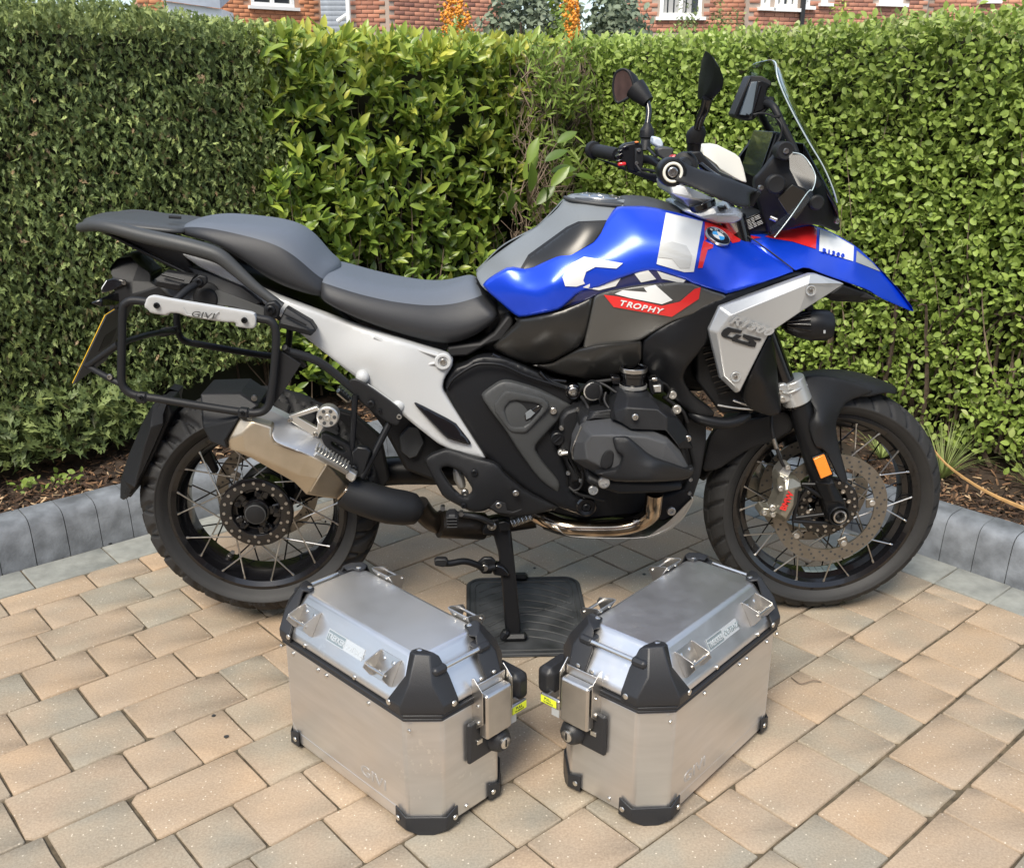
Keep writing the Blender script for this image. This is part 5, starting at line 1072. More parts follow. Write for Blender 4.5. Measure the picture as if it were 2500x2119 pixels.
facets('tail_unit', [(355, 600, -.04), (355, 650, -.05), (430, 520, -.03), (520, 505, -.03), (560, 560, -.035), (640, 650, -.05), (640, 700, -.05), (500, 700, -.07), (360, 665, -.065), (500, 800, -.07), (380, 790, -.07), (380, 900, -.06), (460, 850, -.07), (1000, 870, -.09), (960, 740, -.09), (690, 730, -.08)],
       [(0, 2, 3, 4, 7, 8, 1), (4, 5, 6, 7), (7, 6, 15, 9), (8, 7, 9, 10), (10, 9, 12, 11), (9, 15, 14, 13, 12)], '1', K_mat, thick=.09, bevel=.006, mir=True)
facets('tail_light', [(285, 740, -.06), (325, 685, -.06), (360, 680, -.07), (460, 690, -.075), (440, 730, -.075), (370, 760, -.075), (310, 780, -.07), (285, 780, -.065)], [(0, 1, 2, 3, 4, 5, 6, 7)], '1', K_gls, thick=.05, bevel=.004)
ext('light_lens', [(284, 745), (322, 688), (330, 700), (300, 745), (306, 780), (288, 782)], '1', -.062, .1, K_lens, bevel=.003); bolt('1', 447, 708, -.082, .007, .005)
facets('indicator', [(200, 855, -.20), (285, 820, -.20), (380, 790, -.14), (385, 880, -.14), (290, 885, -.20)], [(0, 1, 4), (1, 2, 3, 4)], '1', K_gls, thick=.03, bevel=.004)
facets('plate_holder', [(330, 790, -.05), (385, 790, -.05), (385, 900, -.05), (330, 960, -.045), (310, 1100, -.04), (265, 1210, -.03), (225, 1190, -.03), (240, 1080, -.035), (300, 960, -.04), (345, 900, -.045)], [(0, 1, 2, 9), (9, 2, 3, 8), (8, 3, 4, 7), (7, 4, 5, 6)], '1', K_mat, thick=.09, bevel=.004)
# number plate: back of the plate (dark) with its yellow rim, tilted
a_ = pt('1', 318, 935, -.115); b_ = pt('1', 78, 1435, -.115); dn = (b_ - a_).normalized(); nr = Vector((-dn.z, 0, dn.x)); wv = Vector((0, 1, 0))
if nr.x < 0: nr = -nr
mb = MB(); c_ = (a_ + b_) / 2; c_.y = 0; hw_ = .115; hl_ = (b_ - a_).length / 2 * .98
mb.prism([c_ + dn * s1 * hl_ + wv * s2 * hw_ for s1, s2 in ((-1, -1), (-1, 1), (1, 1), (1, -1))], [c_ + dn * s1 * hl_ + wv * s2 * hw_ - nr * .002 for s1, s2 in ((-1, -1), (-1, 1), (1, 1), (1, -1))]); mb.build('number_plate', K_yel, bike, .0008)
mb = MB(); mb.prism([c_ + nr * .0003 + dn * s1 * (hl_ + .001) + wv * s2 * (hw_ + .001) for s1, s2 in ((-1, -1), (-1, 1), (1, 1), (1, -1))], [c_ + nr * .004 + dn * s1 * (hl_ + .001) + wv * s2 * (hw_ + .001) for s1, s2 in ((-1, -1), (-1, 1), (1, 1), (1, -1))]); mb.build('plate_backing', K_gry, bike, .0008)
# --- tail rack (luggage plate) and grab rails
def strip_loft(name, secs, m, parent=None, closed_sec=False, mirror_y=False, smooth=2, ang=60, caps=True, solid=0.0):
    """secs: list of sections, each a list of 3D points (same count)"""
    n = len(secs[0]); vs = [p for s_ in secs for p in s_]; fs = []
    for i in range(len(secs) - 1):
        for j in range(n if closed_sec else n - 1): fs.append((i * n + j, i * n + (j + 1) % n, (i + 1) * n + (j + 1) % n, (i + 1) * n + j))
    if caps and closed_sec: fs += [tuple(range(n))[::-1], tuple((len(secs) - 1) * n + j for j in range(n))]
    mb = MB(); mb.add(vs, fs); me = mb.mesh(name, m, ang); o = link(name, me, parent or bike)
    if smooth: sb = o.modifiers.new('round', 'SUBSURF'); sb.levels = smooth; sb.render_levels = smooth
    if solid: sl = o.modifiers.new('thick', 'SOLIDIFY'); sl.thickness = solid; sl.offset = -1
    return o
def Zp(x, y, z):
    d = ray(x, y); return CAM + d * ((z - CAM.z) / d.z)
mb = MB()
def topoly(pts, win, z): return [Zp(*w2(win, a, b), z) for a, b in pts]
rz = at(*w2('1', 700, 380), -.13).z
rackZ = at(*w2('1', 300, 250), -.07).z
tube('grab_rail', [(250, 280, -.07), (420, 330, -.11), (600, 380, -.135), (850, 430, -.15), (1050, 480, -.155), (1150, 520, -.158), (1250, 610, -.160), (1400, 740, -.163), (1560, 860, -.166)], '1', lambda t: .0125 + .004 * math.sin(t * 3.1), K_gry, n=12)
tube('grab_rail', [(250, 280, .07), (420, 330, .11), (600, 380, .135), (850, 430, .15), (1050, 480, .155), (1150, 520, .158), (1250, 610, .160), (1400, 740, .163)], '1', .013, K_gry, n=12) if False else None
secs = []
for (x, y, hw2, dz) in ((185, 245, .045, 0), (240, 225, .085, .004), (420, 235, .105, .006), (620, 250, .118, .006), (830, 262, .125, .004), (1000, 275, .125, 0)):
    p = pt('1', x, y, 0); secs.append([Vector((p.x, -hw2, p.z - .012)), Vector((p.x, -hw2 + .006, p.z - .001 + dz)), Vector((p.x, -hw2 * .5, p.z + dz)), Vector((p.x, 0, p.z + dz)), Vector((p.x, hw2 * .5, p.z + dz)), Vector((p.x, hw2 - .006, p.z - .001 + dz)), Vector((p.x, hw2, p.z - .012)), Vector((p.x, hw2 * .8, p.z - .02)), Vector((p.x, -hw2 * .8, p.z - .02))])
strip_loft('luggage_rack', secs, K_gry, closed_sec=True, smooth=2)
for s_ in (-1, 1):
    P0 = pt('1', 185, 262, 0); q_ = [Vector((P0.x + .0, s_ * .05, P0.z - .01))]
    for (x, y, Y_) in ((300, 300, .105), (600, 375, .135), (850, 432, .152), (1050, 485, .157), (1150, 528, .160), (1250, 612, .163), (1400, 745, .168), (1580, 880, .172)): p = pt('1', x, y, -Y_); q_.append(Vector((p.x, s_ * Y_, p.z)))
    mbr = MB(); mbr.tube(q_, lambda t: .011 + .008 * math.sin(min(1, t * 1.1) * 3.1), 12, sub=5); mbr.build('grab_rail', K_gry, bike)
bpy.data.objects.remove([c for c in bike.children if c.name == 'grab_rail'][0])
for x0, y0, x1, y1 in ((430, 268, 560, 292), (640, 330, 780, 285), (770, 235, 860, 240)): tube('rack_slot', [(x0, y0, -.06), (x1, y1, -.05)], '1', .004, K_rub, n=6, sub=1)
ext('tail_underside', [(280, 320), (420, 360), (700, 430), (870, 480), (950, 600), (980, 640), (900, 640), (700, 530)], '1', -.085, .17, K_mat, bevel=.006)
tube('tail_strut', [(290, 330, -.08), (600, 490, -.09), (900, 640, -.10)], '1', .005, K_blk, n=8, sub=1)
# soft black case brackets below the rail
facets('case_mount', [(665, 685, -.15), (740, 628, -.15), (960, 660, -.15), (920, 720, -.15), (850, 770, -.16), (670, 735, -.16), (680, 690, -.165), (850, 720, -.165)], [(0, 1, 2, 3, 7, 6), (6, 7, 4, 5), (0, 6, 5), (7, 3, 4)], '1', K_mat, thick=.03, bevel=.003)
facets('case_mount', [(1560, 985, -.18), (1610, 885, -.18), (1790, 990, -.18), (1830, 1050, -.185), (1790, 1090, -.195), (1560, 1030, -.195), (1570, 990, -.20), (1760, 1040, -.20)], [(0, 1, 2, 3, 7, 6), (6, 7, 4, 5), (0, 6, 5), (7, 3, 4)], '1', K_mat, thick=.03, bevel=.003)
tube('mount_rib', [(1600, 930, -.197), (1760, 1010, -.199)], '1', .003, K_blk, n=6, sub=1); tube('mount_rib', [(720, 650, -.166), (880, 690, -.167)], '1', .003, K_blk, n=6, sub=1)
mb = MB(); p = pt('1', 1040, 830, -.15)
mb.lathe([(0, 0), (.022, .001), (.024, .003), (.026, .012), (.033, .014), (.036, .018), (.037, .04), (0, .04)], p, 'y', 30); mb.build('power_socket_cap', K_mat, bike)
facets('tail_side_panel', [(690, 735, -.10), (960, 700, -.12), (1000, 760, -.13), (1140, 760, -.14), (1400, 860, -.15), (1480, 900, -.155), (1470, 960, -.155), (1200, 880, -.15), (1000, 860, -.14), (760, 800, -.11)], [(0, 1, 2, 9), (2, 3, 8, 9), (3, 4, 7, 8), (4, 5, 6, 7)], '1', K_gry, thick=.03, bevel=.004)
facets('tail_filler', [(900, 590, -.10), (1060, 640, -.115), (1300, 740, -.14), (1440, 850, -.15), (1400, 870, -.15), (1140, 770, -.14), (1040, 730, -.12), (960, 660, -.11)], [(0, 1, 6, 7), (1, 2, 5, 6), (2, 3, 4, 5)], '1', K_blk, thick=.03, bevel=.003)
# --- seats, lofted from surveyed curves
def resamp3(P, n):
    P = np.array([tuple(p) for p in P], float); sg = np.r_[0, np.cumsum(np.linalg.norm(np.diff(P, axis=0), axis=1))]; t = np.linspace(0, sg[-1], n); return np.stack([np.interp(t, sg, P[:, k]) for k in range(3)], 1)
def loft(name, curves, m, n=12, m2=None, rows2=(), bottom=True, parent=None, levels=2, ang=60):
    """curves: near-side rails from the crest line (y about 0) down; mirrored to the far side and closed below"""
    R_ = [resamp3([pt(w_, x, y, Y) for (w_, x, y, Y) in c], n) for c in curves]; secs = []
    for i in range(n):
        near = [Vector(r_[i]) for r_ in R_]; far = [Vector((p.x, -p.y, p.z)) for p in near[1:]][::-1]; secs.append(near + far)
    o = strip_loft(name, secs, m, closed_sec=True, smooth=levels, parent=parent, ang=ang); k = len(secs[0]); nr_ = len(curves)
    if m2:
        o.data.materials.append(m2)
        for p in o.data.polygons:
            j = [v % k for v in p.vertices]
            if len(j) > 4: p.material_index = 1; continue
            a = min(j) if max(j) - min(j) == 1 else k - 1
            if rows2[0] <= a <= k - 1 - rows2[0]: p.material_index = 1
    return o
def C1(w, pts): return [(w, *p) for p in pts]
loft('pillion_seat', [C1('1', [(850, 300, 0), (920, 258, 0), (1050, 246, 0), (1250, 256, 0), (1450, 268, 0), (1600, 282, 0), (1700, 298, 0), (1770, 335, 0), (1850, 425, 0), (1960, 525, 0), (2040, 600, 0)]),
                      C1('1', [(842, 310, -.04), (900, 275, -.07), (1050, 258, -.09), (1250, 275, -.10), (1450, 300, -.105), (1600, 335, -.105), (1700, 380, -.10), (1780, 450, -.095), (1850, 540, -.09), (1900, 590, -.085), (1990, 620, -.08)]),
                      C1('1', [(838, 325, -.055), (880, 300, -.10), (1050, 310, -.13), (1250, 350, -.140), (1450, 395, -.148), (1600, 450, -.150), (1700, 530, -.148), (1780, 610, -.14), (1840, 670, -.132), (1880, 700, -.128), (1910, 720, -.12)]),
                      C1('1', [(840, 345, -.06), (880, 350, -.11), (1050, 385, -.145), (1250, 460, -.156), (1450, 560, -.162), (1600, 640, -.165), (1700, 690, -.164), (1780, 730, -.160), (1850, 760, -.15), (1900, 770, -.14), (1930, 770, -.13)]),
                      C1('1', [(850, 370, -.055), (900, 395, -.10), (1060, 440, -.135), (1200, 520, -.148), (1400, 690, -.155), (1540, 785, -.158), (1650, 815, -.156), (1760, 838, -.152), (1850, 855, -.145), (1900, 852, -.138), (1930, 820, -.13)])], K_seat, 13, K_seat2, (2,))
loft('rider_seat', [C1('2', [(60, 560, 0), (120, 568, 0), (250, 600, 0), (400, 650, 0), (600, 700, 0), (800, 726, 0), (950, 724, 0), (1080, 690, 0), (1160, 660, 0), (1205, 655, 0)]),
                    C1('2', [(60, 600, -.07), (120, 600, -.08), (250, 640, -.085), (400, 690, -.09), (600, 735, -.09), (800, 755, -.08), (950, 750, -.07), (1080, 715, -.06), (1170, 680, -.055), (1215, 680, -.05)]),
                    C1('2', [(60, 690, -.13), (160, 722, -.15), (270, 755, -.155), (400, 790, -.155), (600, 832, -.150), (800, 856, -.14), (950, 860, -.128), (1080, 845, -.118), (1190, 815, -.115), (1255, 795, -.113)]),
                    C1('2', [(60, 780, -.14), (150, 830, -.165), (270, 885, -.170), (400, 930, -.172), (600, 985, -.170), (800, 1020, -.165), (980, 1040, -.158), (1150, 1020, -.150), (1290, 970, -.145), (1380, 910, -.14)]),
                    C1('2', [(60, 830, -.13), (130, 890, -.155), (260, 965, -.160), (400, 1030, -.162), (600, 1108, -.160), (800, 1172, -.155), (1000, 1220, -.150), (1130, 1195, -.145), (1300, 1090, -.140), (1425, 940, -.135)])], K_seat, 14, K_seat2, (2,))
ext('seat_base', [(1000, 1170), (1240, 1140), (1340, 1070), (1440, 940), (1480, 960), (1480, 1010), (1400, 1120), (1280, 1160), (1150, 1235), (1020, 1240)], '2', -.13, .26, K_rub, bevel=.006)
# --- tank
def surf_text(s_, x0, y0, x1, y1, surf, size, m, rot, shear, xs, off=.0012, depth=.0012, bold=.0004):
    n_ = len(s_)
    for i, ch_ in enumerate(s_):
        t = (i + .5) / n_; x, y = x0 + (x1 - x0) * t, y0 + (y1 - y0) * t; g = 6.0; Y0 = float(surf(np.array([(x, y)]))[0]); a = at(x + g, y, float(surf(np.array([(x + g, y)]))[0])) - at(x - g, y, float(surf(np.array([(x - g, y)]))[0])); b = at(x, y - g, float(surf(np.array([(x, y - g)]))[0])) - at(x, y + g, float(surf(np.array([(x, y + g)]))[0]))
        N_ = a.cross(b).normalized(); N_ = -N_ if N_.y > 0 else N_; a.normalize(); b = N_.cross(a).normalized(); b = -b if b.z < 0 else b; r_ = (a * math.cos(rot) + b * math.sin(rot)); u_ = (-a * math.sin(rot) + b * math.cos(rot))
        text(ch_, 'f', 0, 0, 0, size, m, bike, align='CENTER', right=r_, up=u_, loc=at(x, y, Y0) + N_ * off - u_ * size * .36, shear=shear, xs=xs, depth=depth, bold=bold)
skin('fuel_tank', [(1162, 673), (1168, 658), (1226, 613), (1311, 555), (1359, 517), (1383, 484), (1400, 476), (1500, 486), (1560, 492), (1620, 505), (1680, 525), (1700, 560), (1600, 640), (1500, 700), (1300, 740), (1215, 730), (1177, 702)], 'f',
     [(1162, 673, -.04), (1172, 655, -.02), (1311, 555, -.015), (1383, 484, -.02), (1500, 486, -.04), (1680, 525, -.05), (1240, 640, -.105), (1340, 590, -.115), (1420, 530, -.115), (1500, 515, -.10), (1300, 700, -.15), (1500, 600, -.15), (1177, 702, -.12), (1215, 730, -.135), (1600, 640, -.15)], K_ttg, thick=.02, roll=.004, rw=6, mir=True)
TK = tps([(1162, 673, -.04), (1172, 655, -.02), (1311, 555, -.015), (1383, 484, -.02), (1500, 486, -.04), (1680, 525, -.05), (1240, 640, -.105), (1340, 590, -.115), (1420, 530, -.115), (1500, 515, -.10), (1300, 700, -.15), (1500, 600, -.15), (1177, 702, -.12), (1215, 730, -.135), (1600, 640, -.15)])
decal('tank_recess', [(1268, 660), (1290, 622), (1384, 554), (1412, 541), (1480, 538), (1485, 548), (1450, 590), (1350, 650), (1300, 672)], 'f', TK, K_rub, bike)
decal('tank_infill', [(1275, 662), (1296, 627), (1387, 560), (1413, 547.5), (1478, 545), (1450, 590), (1350, 650), (1300, 672)], 'f', TK, K_dkm, bike, off=.0038)
p = pt('3', 330, 1186, 0)
mb = MB(); mb.lathe([(0, -.03), (.082, -.03), (.080, -.006), (.076, 0), (.060, .003), (.058, .001), (0, .001)], (0, 0, 0), 'z', 48); o = mb.build('filler_surround', K_gry, bike); o.location = p + Vector((.005, 0, -.002)); o.rotation_euler = (0, .10, 0)
mb = MB(); mb.lathe([(.057, .0015), (.056, .005), (.05, .007), (.022, .0075), (.021, .009), (0, .009)], (0, 0, 0), 'z', 48); o = mb.build('fuel_cap', K_mac, bike); o.location = p + Vector((.005, 0, -.001)); o.rotation_euler = (0, .10, 0)
for k in range(8): a = k * math.pi / 4; mb = MB(); mb.lathe([(0, .0085), (.003, .0085), (.0035, .006)], (.046 * math.cos(a), .046 * math.sin(a), 0), 'z', 8); o = mb.build('cap_screw', K_bolt, bike); o.location = p + Vector((.005, 0, -.001)); o.rotation_euler = (0, .10, 0)
loft('tank_top_cover', [C1('3', [(500, 1186, 0), (570, 1165, 0), (700, 1182, 0), (830, 1215, 0), (950, 1265, 0)]), C1('3', [(498, 1200, -.05), (570, 1190, -.055), (700, 1200, -.06), (830, 1235, -.06), (950, 1285, -.055)]), C1('3', [(495, 1248, -.09), (570, 1245, -.1), (700, 1250, -.105), (820, 1275, -.10), (940, 1310, -.085)]), C1('3', [(495, 1290, -.09), (570, 1290, -.1), (700, 1300, -.105), (820, 1320, -.10), (940, 1350, -.085)])], K_gry, 8, levels=1)
tube('cap_edge', [(85, 1185, -.02), (150, 1205, -.055), (300, 1228, -.08), (420, 1238, -.085), (490, 1245, -.085)], '3', .005, K_gry, n=8)
# --- blue side panel of the tank
BLUE = [(1177, 700), (1189, 685), (1215, 668), (1243, 653), (1291, 658), (1350, 630), (1450, 576), (1483, 536), (1505, 508), (1522, 505), (1585, 505), (1670, 524), (1716, 539), (1772, 556), (1796, 566), (1860, 611), (1936, 658), (1936, 666), (1776, 719), (1762, 715), (1691, 694), (1679, 686), (1640, 672), (1598, 660), (1555, 666), (1500, 685), (1455, 705), (1413, 714), (1379, 746), (1359, 759), (1270, 776), (1253, 767)]
BC = [(1177, 700, -.135), (1243, 653, -.145), (1291, 658, -.150), (1450, 576, -.150), (1505, 508, -.120), (1585, 505, -.115), (1670, 524, -.118), (1796, 566, -.105), (1860, 611, -.150), (1936, 658, -.190), (1776, 719, -.245), (1691, 694, -.235), (1598, 660, -.222), (1500, 685, -.215), (1413, 714, -.200), (1270, 776, -.170), (1253, 766, -.160),
      (1282, 705, -.182), (1350, 690, -.205), (1450, 640, -.205), (1550, 600, -.205), (1650, 600, -.212), (1700, 640, -.232), (1750, 590, -.190), (1780, 640, -.205), (1850, 660, -.215), (1560, 540, -.165), (1660, 560, -.180), (1720, 570, -.165)]
bl, BS = skin('tank_side_panel', BLUE, 'f', BC, K_blu, thick=.015, roll=.006, rw=7, step=6.5, mir=True)
decal('white_band', [(1626, 519), (1716, 541), (1694, 664), (1671, 665), (1603, 645)], 'f', BS, K_dwh, bike)
decal('grey_camo', [(1612, 596), (1640, 590), (1676, 600), (1690, 625), (1684, 655), (1660, 655), (1640, 632), (1606, 628)], 'f', BS, mat('pale_grey_decal', (.52, .53, .52), .32, coat=.8), bike, off=.0038)
decal('letter_graphic', [(1373, 677), (1395, 644), (1426, 627), (1521, 643), (1505, 656), (1454, 652), (1431, 664), (1424, 685), (1428, 693), (1408, 700), (1380, 699)], 'f', BS, K_dwh, bike)
decal('red_stroke', [(1721, 542), (1752, 546), (1790, 562), (1810, 582), (1806, 590), (1788, 594), (1775, 575), (1755, 566), (1735, 572), (1720, 590)], 'f', BS, K_red, bike)
decal('red_stroke', [(1718, 588), (1742, 598), (1740, 606), (1728, 610), (1715, 654), (1704, 655), (1712, 612)], 'f', BS, K_red, bike)
# roundel
rc = w2('3', 1179, 1470); Yc = float(BS(np.array([rc]))[0]); pc = at(rc[0], rc[1], Yc); e1 = at(rc[0] + 25, rc[1] + 6, float(BS(np.array([(rc[0] + 25, rc[1] + 6)]))[0])) - at(rc[0] - 25, rc[1] - 6, float(BS(np.array([(rc[0] - 25, rc[1] - 6)]))[0]))
e2 = at(rc[0] + 6, rc[1] - 25, float(BS(np.array([(rc[0] + 6, rc[1] - 25)]))[0])) - at(rc[0] - 6, rc[1] + 25, float(BS(np.array([(rc[0] - 6, rc[1] + 25)]))[0])); nn = e1.cross(e2).normalized()
if nn.y > 0: nn = -nn
Rr_ = e1.normalized(); Uu = nn.cross(Rr_).normalized()
if Uu.z < 0: Uu = -Uu
pc = pc + nn * .0035
def emb(name, prof, m, n=40): mb = MB(); mb.lathe(prof, (0, 0, 0), 'z', n); me = mb.mesh(name, m); M_ = Matrix(((Rr_.x, Uu.x, nn.x, pc.x), (Rr_.y, Uu.y, nn.y, pc.y), (Rr_.z, Uu.z, nn.z, pc.z), (0, 0, 0, 1))); me.transform(M_); return link(name, me, bike)
emb('badge_ring', [(0, -.004), (.0315, -.004), (.0315, .0015), (.030, .0025), (.0285, .0015), (0, .0015)], K_mac); emb('badge_disc', [(0, .0018), (.0285, .0018), (.0285, 0)], mat('badge_black', (.01, .012, .02), .2, coat=1)); emb('badge_ring', [(.0165, .0018), (.0165, .0026), (.0155, .0026), (.0155, .0018)], K_mac)
for q_ in range(4):
    mb = MB(); vs = [(0, 0, .0024)] + [(.0155 * math.cos(a), .0155 * math.sin(a), .0024) for a in [q_ * math.pi / 2 + k * math.pi / 16 for k in range(9)]]; mb.add(vs, [(0, k, k + 1) for k in range(1, 9)]); me = mb.mesh('badge_quarter', (mat('badge_blue', (.05, .35, .75), .25, coat=1) if q_ % 2 else K_dwh), fix=False); me.transform(Matrix(((Rr_.x, Uu.x, nn.x, pc.x), (Rr_.y, Uu.y, nn.y, pc.y), (Rr_.z, Uu.z, nn.z, pc.z), (0, 0, 0, 1)))); link('badge_quarter', me, bike)
for ch_, a in (('B', 2.25), ('M', 1.57), ('W', .9)): rr = .0188; text(ch_, 'f', 0, 0, 0, .0095, K_dwh, bike, align='CENTER', right=Rr_ * math.sin(a) - Uu * math.cos(a), up=Rr_ * math.cos(a) + Uu * math.sin(a), loc=pc + nn * .0022 + (Rr_ * math.cos(a) + Uu * math.sin(a)) * rr)
# dark camouflage band with white patches under the panel edge
NB, NS = skin('camo_band', [(1359, 757), (1379, 744), (1413, 712), (1455, 703), (1500, 683), (1555, 664), (1598, 658), (1640, 670), (1679, 684), (1672, 700), (1640, 706), (1580, 706), (1520, 708), (1470, 716), (1430, 735), (1400, 750)], 'f', [(1359, 757, -.178), (1430, 725, -.198), (1600, 680, -.216), (1679, 690, -.228), (1520, 705, -.205)], K_blu2, thick=.012, roll=.003, rw=4, step=8)
decal('white_patch', [(1423, 702), (1467, 679), (1516, 679), (1503, 699), (1462, 709)], 'f', NS, K_dwh, bike); decal('white_patch', [(1549, 669), (1580, 657), (1602, 682), (1565, 690)], 'f', NS, K_dwh, bike); decal('white_patch', [(1604, 662), (1674, 684), (1667, 692), (1616, 681)], 'f', NS, K_dwh, bike)
# --- dark panels below the tank
skin('air_intake_panel', [(1200, 848), (1222, 828), (1266, 788), (1255, 776), (1272, 779), (1360, 762), (1420, 738), (1452, 722), (1447, 745), (1424, 842), (1369, 872), (1345, 885), (1291, 889), (1240, 872)], 'f', [(1200, 848, -.13), (1266, 785, -.165), (1450, 725, -.20), (1424, 842, -.195), (1291, 889, -.14), (1330, 805, -.200), (1300, 850, -.175), (1400, 790, -.208)], K_dkm, thick=.02, roll=.008, rw=9)
tp, TS = skin('side_fairing', [(1452, 722), (1480, 712), (1560, 698), (1680, 688), (1730, 708), (1776, 722), (1762, 735), (1700, 765), (1640, 785), (1590, 815), (1560, 833), (1430, 862), (1424, 842), (1447, 745)], 'f', [(1452, 722, -.205), (1680, 688, -.236), (1776, 722, -.245), (1424, 850, -.195), (1560, 833, -.215), (1600, 760, -.235), (1500, 780, -.215)], K_grm, thick=.02, roll=.004, rw=6)
decal('white_letter', [(1501, 718), (1521, 709), (1580, 714), (1572, 703), (1600, 696), (1642, 733), (1616, 743), (1539, 728)], 'f', TS, K_dwh, bike)
decal('red_stripe', [(1474, 720), (1508, 724), (1616, 747), (1660, 737), (1696, 706), (1711, 702), (1706, 730), (1640, 774), (1498, 750)], 'f', TS, K_red, bike, off=.0030)

surf_text('TROPHY', 1510, 737, 1616, 759, TS, .0180, K_dwh, -.17, .25, 1.3, off=.0036)
skin('lower_fairing', [(1291, 891), (1345, 887), (1369, 874), (1426, 846), (1560, 833), (1568, 836), (1566, 888), (1519, 915), (1443, 928), (1378, 916), (1330, 902)], 'f', [(1291, 891, -.14), (1426, 850, -.20), (1566, 840, -.22), (1566, 888, -.205), (1443, 928, -.17), (1440, 885, -.205)], K_dkm, thick=.03, roll=.006, rw=7)
skin('radiator_shroud', [(1568, 836), (1590, 815), (1650, 778), (1762, 722), (1850, 690), (1936, 666), (1968, 668), (1960, 680), (1760, 752), (1731, 805), (1728, 835), (1700, 870), (1674, 900), (1667, 925), (1690, 965), (1745, 1005), (1740, 1020), (1700, 1018), (1630, 968), (1578, 905), (1568, 888)], 'f', [(1568, 836, -.215), (1650, 778, -.23), (1762, 722, -.24), (1960, 670, -.19), (1760, 752, -.245), (1731, 820, -.24), (1667, 925, -.205), (1745, 1010, -.19), (1578, 900, -.20), (1630, 860, -.235)], K_blk, thick=.03, roll=.006, rw=7)
# --- silver side wing
facets('side_wing', [(235, 1045, -.255), (310, 878, -.255), (965, 645, -.235), (1010, 647, -.232), (1212, 716, -.220), (880, 930, -.258), (672, 1070, -.264), (560, 1290, -.260), (462, 1488, -.252), (430, 1502, -.250), (320, 1395, -.248), (395, 945, -.272), (955, 712, -.258), (1110, 712, -.245), (300, 1065, -.270), (345, 1372, -.264), (432, 1455, -.262)],
       [(1, 2, 12, 11), (2, 3, 13, 12), (3, 4, 13), (0, 1, 11, 14), (0, 14, 15, 10), (10, 15, 16, 9), (9, 16, 8), (11, 12, 5, 6, 14), (12, 13, 4, 5), (14, 6, 7, 15), (15, 7, 8, 16)], '4', K_slv, thick=.018, bevel=.0035, seg=3, mir=True, ang=12)
for x, y, Y in ((972, 765, -.262), (432, 1385, -.266)):
    mb = MB(); mb.lathe([(.0125, .002), (.0115, -.0005), (.0095, 0), (.0085, .003), (0, .003)], pt('4', x, y, Y), 'y', 24); mb.build('bolt_seat', K_slv, bike, ang=50); bolt('4', x, y, Y - .002, .006, .004, K_mac)
text('R1300', '4', 380, 992, -.2755, .027, K_slv, bike, rot=-.33, shear=.35, xs=1.45, depth=.0014, bold=.0006)
def flat(name, pts, win, Y, m, th=.0012): mb = MB(); A_ = [pt(win, a, b, Y) for a, b in pts]; mb.prism(A_, [q + Vector((0, th, 0)) for q in A_]); return mb.build(name, m, bike)
WS = tps([(395, 945, -.2735), (300, 1065, -.2715), (880, 930, -.2600), (672, 1070, -.2655), (560, 1290, -.2615), (345, 1372, -.2655), (500, 1100, -.2695)])
WSf = lambda P: WS((np.asarray(P) - np.array([1650, 450])) / .34014)
def wdecal(n_, pts): return skin(n_, pts, '4', 0, K_rub, bike, thick=.004, surf=WSf, off=.0016, rnd=0, step=6)
wdecal('letter_cutout', [(327, 1072), (345, 1045), (376, 1028), (478, 1053), (464, 1072), (395, 1062), (368, 1090), (408, 1102), (436, 1082), (474, 1090), (428, 1122), (346, 1102), (330, 1090)]); wdecal('letter_cutout', [(490, 1078), (616, 1112), (602, 1126), (556, 1118), (580, 1140), (568, 1170), (540, 1168), (405, 1126), (418, 1110), (530, 1140), (536, 1132), (480, 1098)])
# --- beak
BK = [(1798, 567), (1838, 573), (1881, 570), (1976, 549), (2000, 555), (2031, 567), (2089, 600), (2126, 634), (2153, 663), (2194, 709), (2225, 753), (2227, 761), (2192, 746), (2150, 728), (2120, 708), (2068, 690), (2010, 670), (1967, 652), (1937, 663), (1860, 612)]
BKC = [(1798, 567, -.100), (1838, 573, -.085), (1881, 570, -.06), (1976, 549, -.03), (2031, 567, -.015), (2089, 600, -.008), (2153, 663, -.004), (2225, 755, -.004), (2192, 746, -.035), (2120, 708, -.085), (2068, 690, -.115), (1967, 652, -.165), (1937, 663, -.185), (1860, 612, -.150), (1870, 585, -.125), (1935, 600, -.115), (1992, 610, -.105), (2085, 640, -.07), (2160, 700, -.035), (1950, 630, -.150), (2040, 660, -.115)]
bk, KS = skin('beak', BK, 'f', BKC, K_blu, thick=.012, roll=.003, rw=5, step=6.5, mir=True)
decal('red_panel', [(1902, 565), (1976, 552), (1995, 557), (1992, 608), (1935, 590), (1885, 582), (1868, 578)], 'f', KS, K_red, bike); decal('red_panel', [(1808, 571), (1838, 576), (1858, 580), (1826, 586)], 'f', KS, K_red, bike)
decal('white_panel', [(2002, 559), (2031, 570), (2085, 601), (2083, 638), (2000, 613)], 'f', KS, K_dwh, bike); decal('grey_panel', [(2092, 612), (2128, 640), (2151, 664), (2090, 640)], 'f', KS, K_sgr, bike)
surf_text('R1300', 2003, 612, 2059, 627, KS, .0165, K_blu, -.25, .35, 1.15, off=.0036, bold=.0007)
facets('beak_lip', [(1080, 815, -.10), (1200, 725, -.12), (1400, 795, -.07), (1435, 805, -.04), (1420, 820, -.035), (1330, 850, -.05), (1130, 842, -.09), (1110, 790, -.125), (1250, 800, -.10)], [(0, 7, 8, 6), (7, 1, 2, 8), (6, 8, 5), (8, 2, 3, 4, 5)], '4', K_mat, thick=.06, bevel=.004, mir=True)
ext('beak_underside', [(1945, 668), (2010, 672), (2100, 705), (2150, 735), (2050, 720), (1960, 740), (1900, 740)], 'f', -.08, .16, K_rub, bevel=.004)
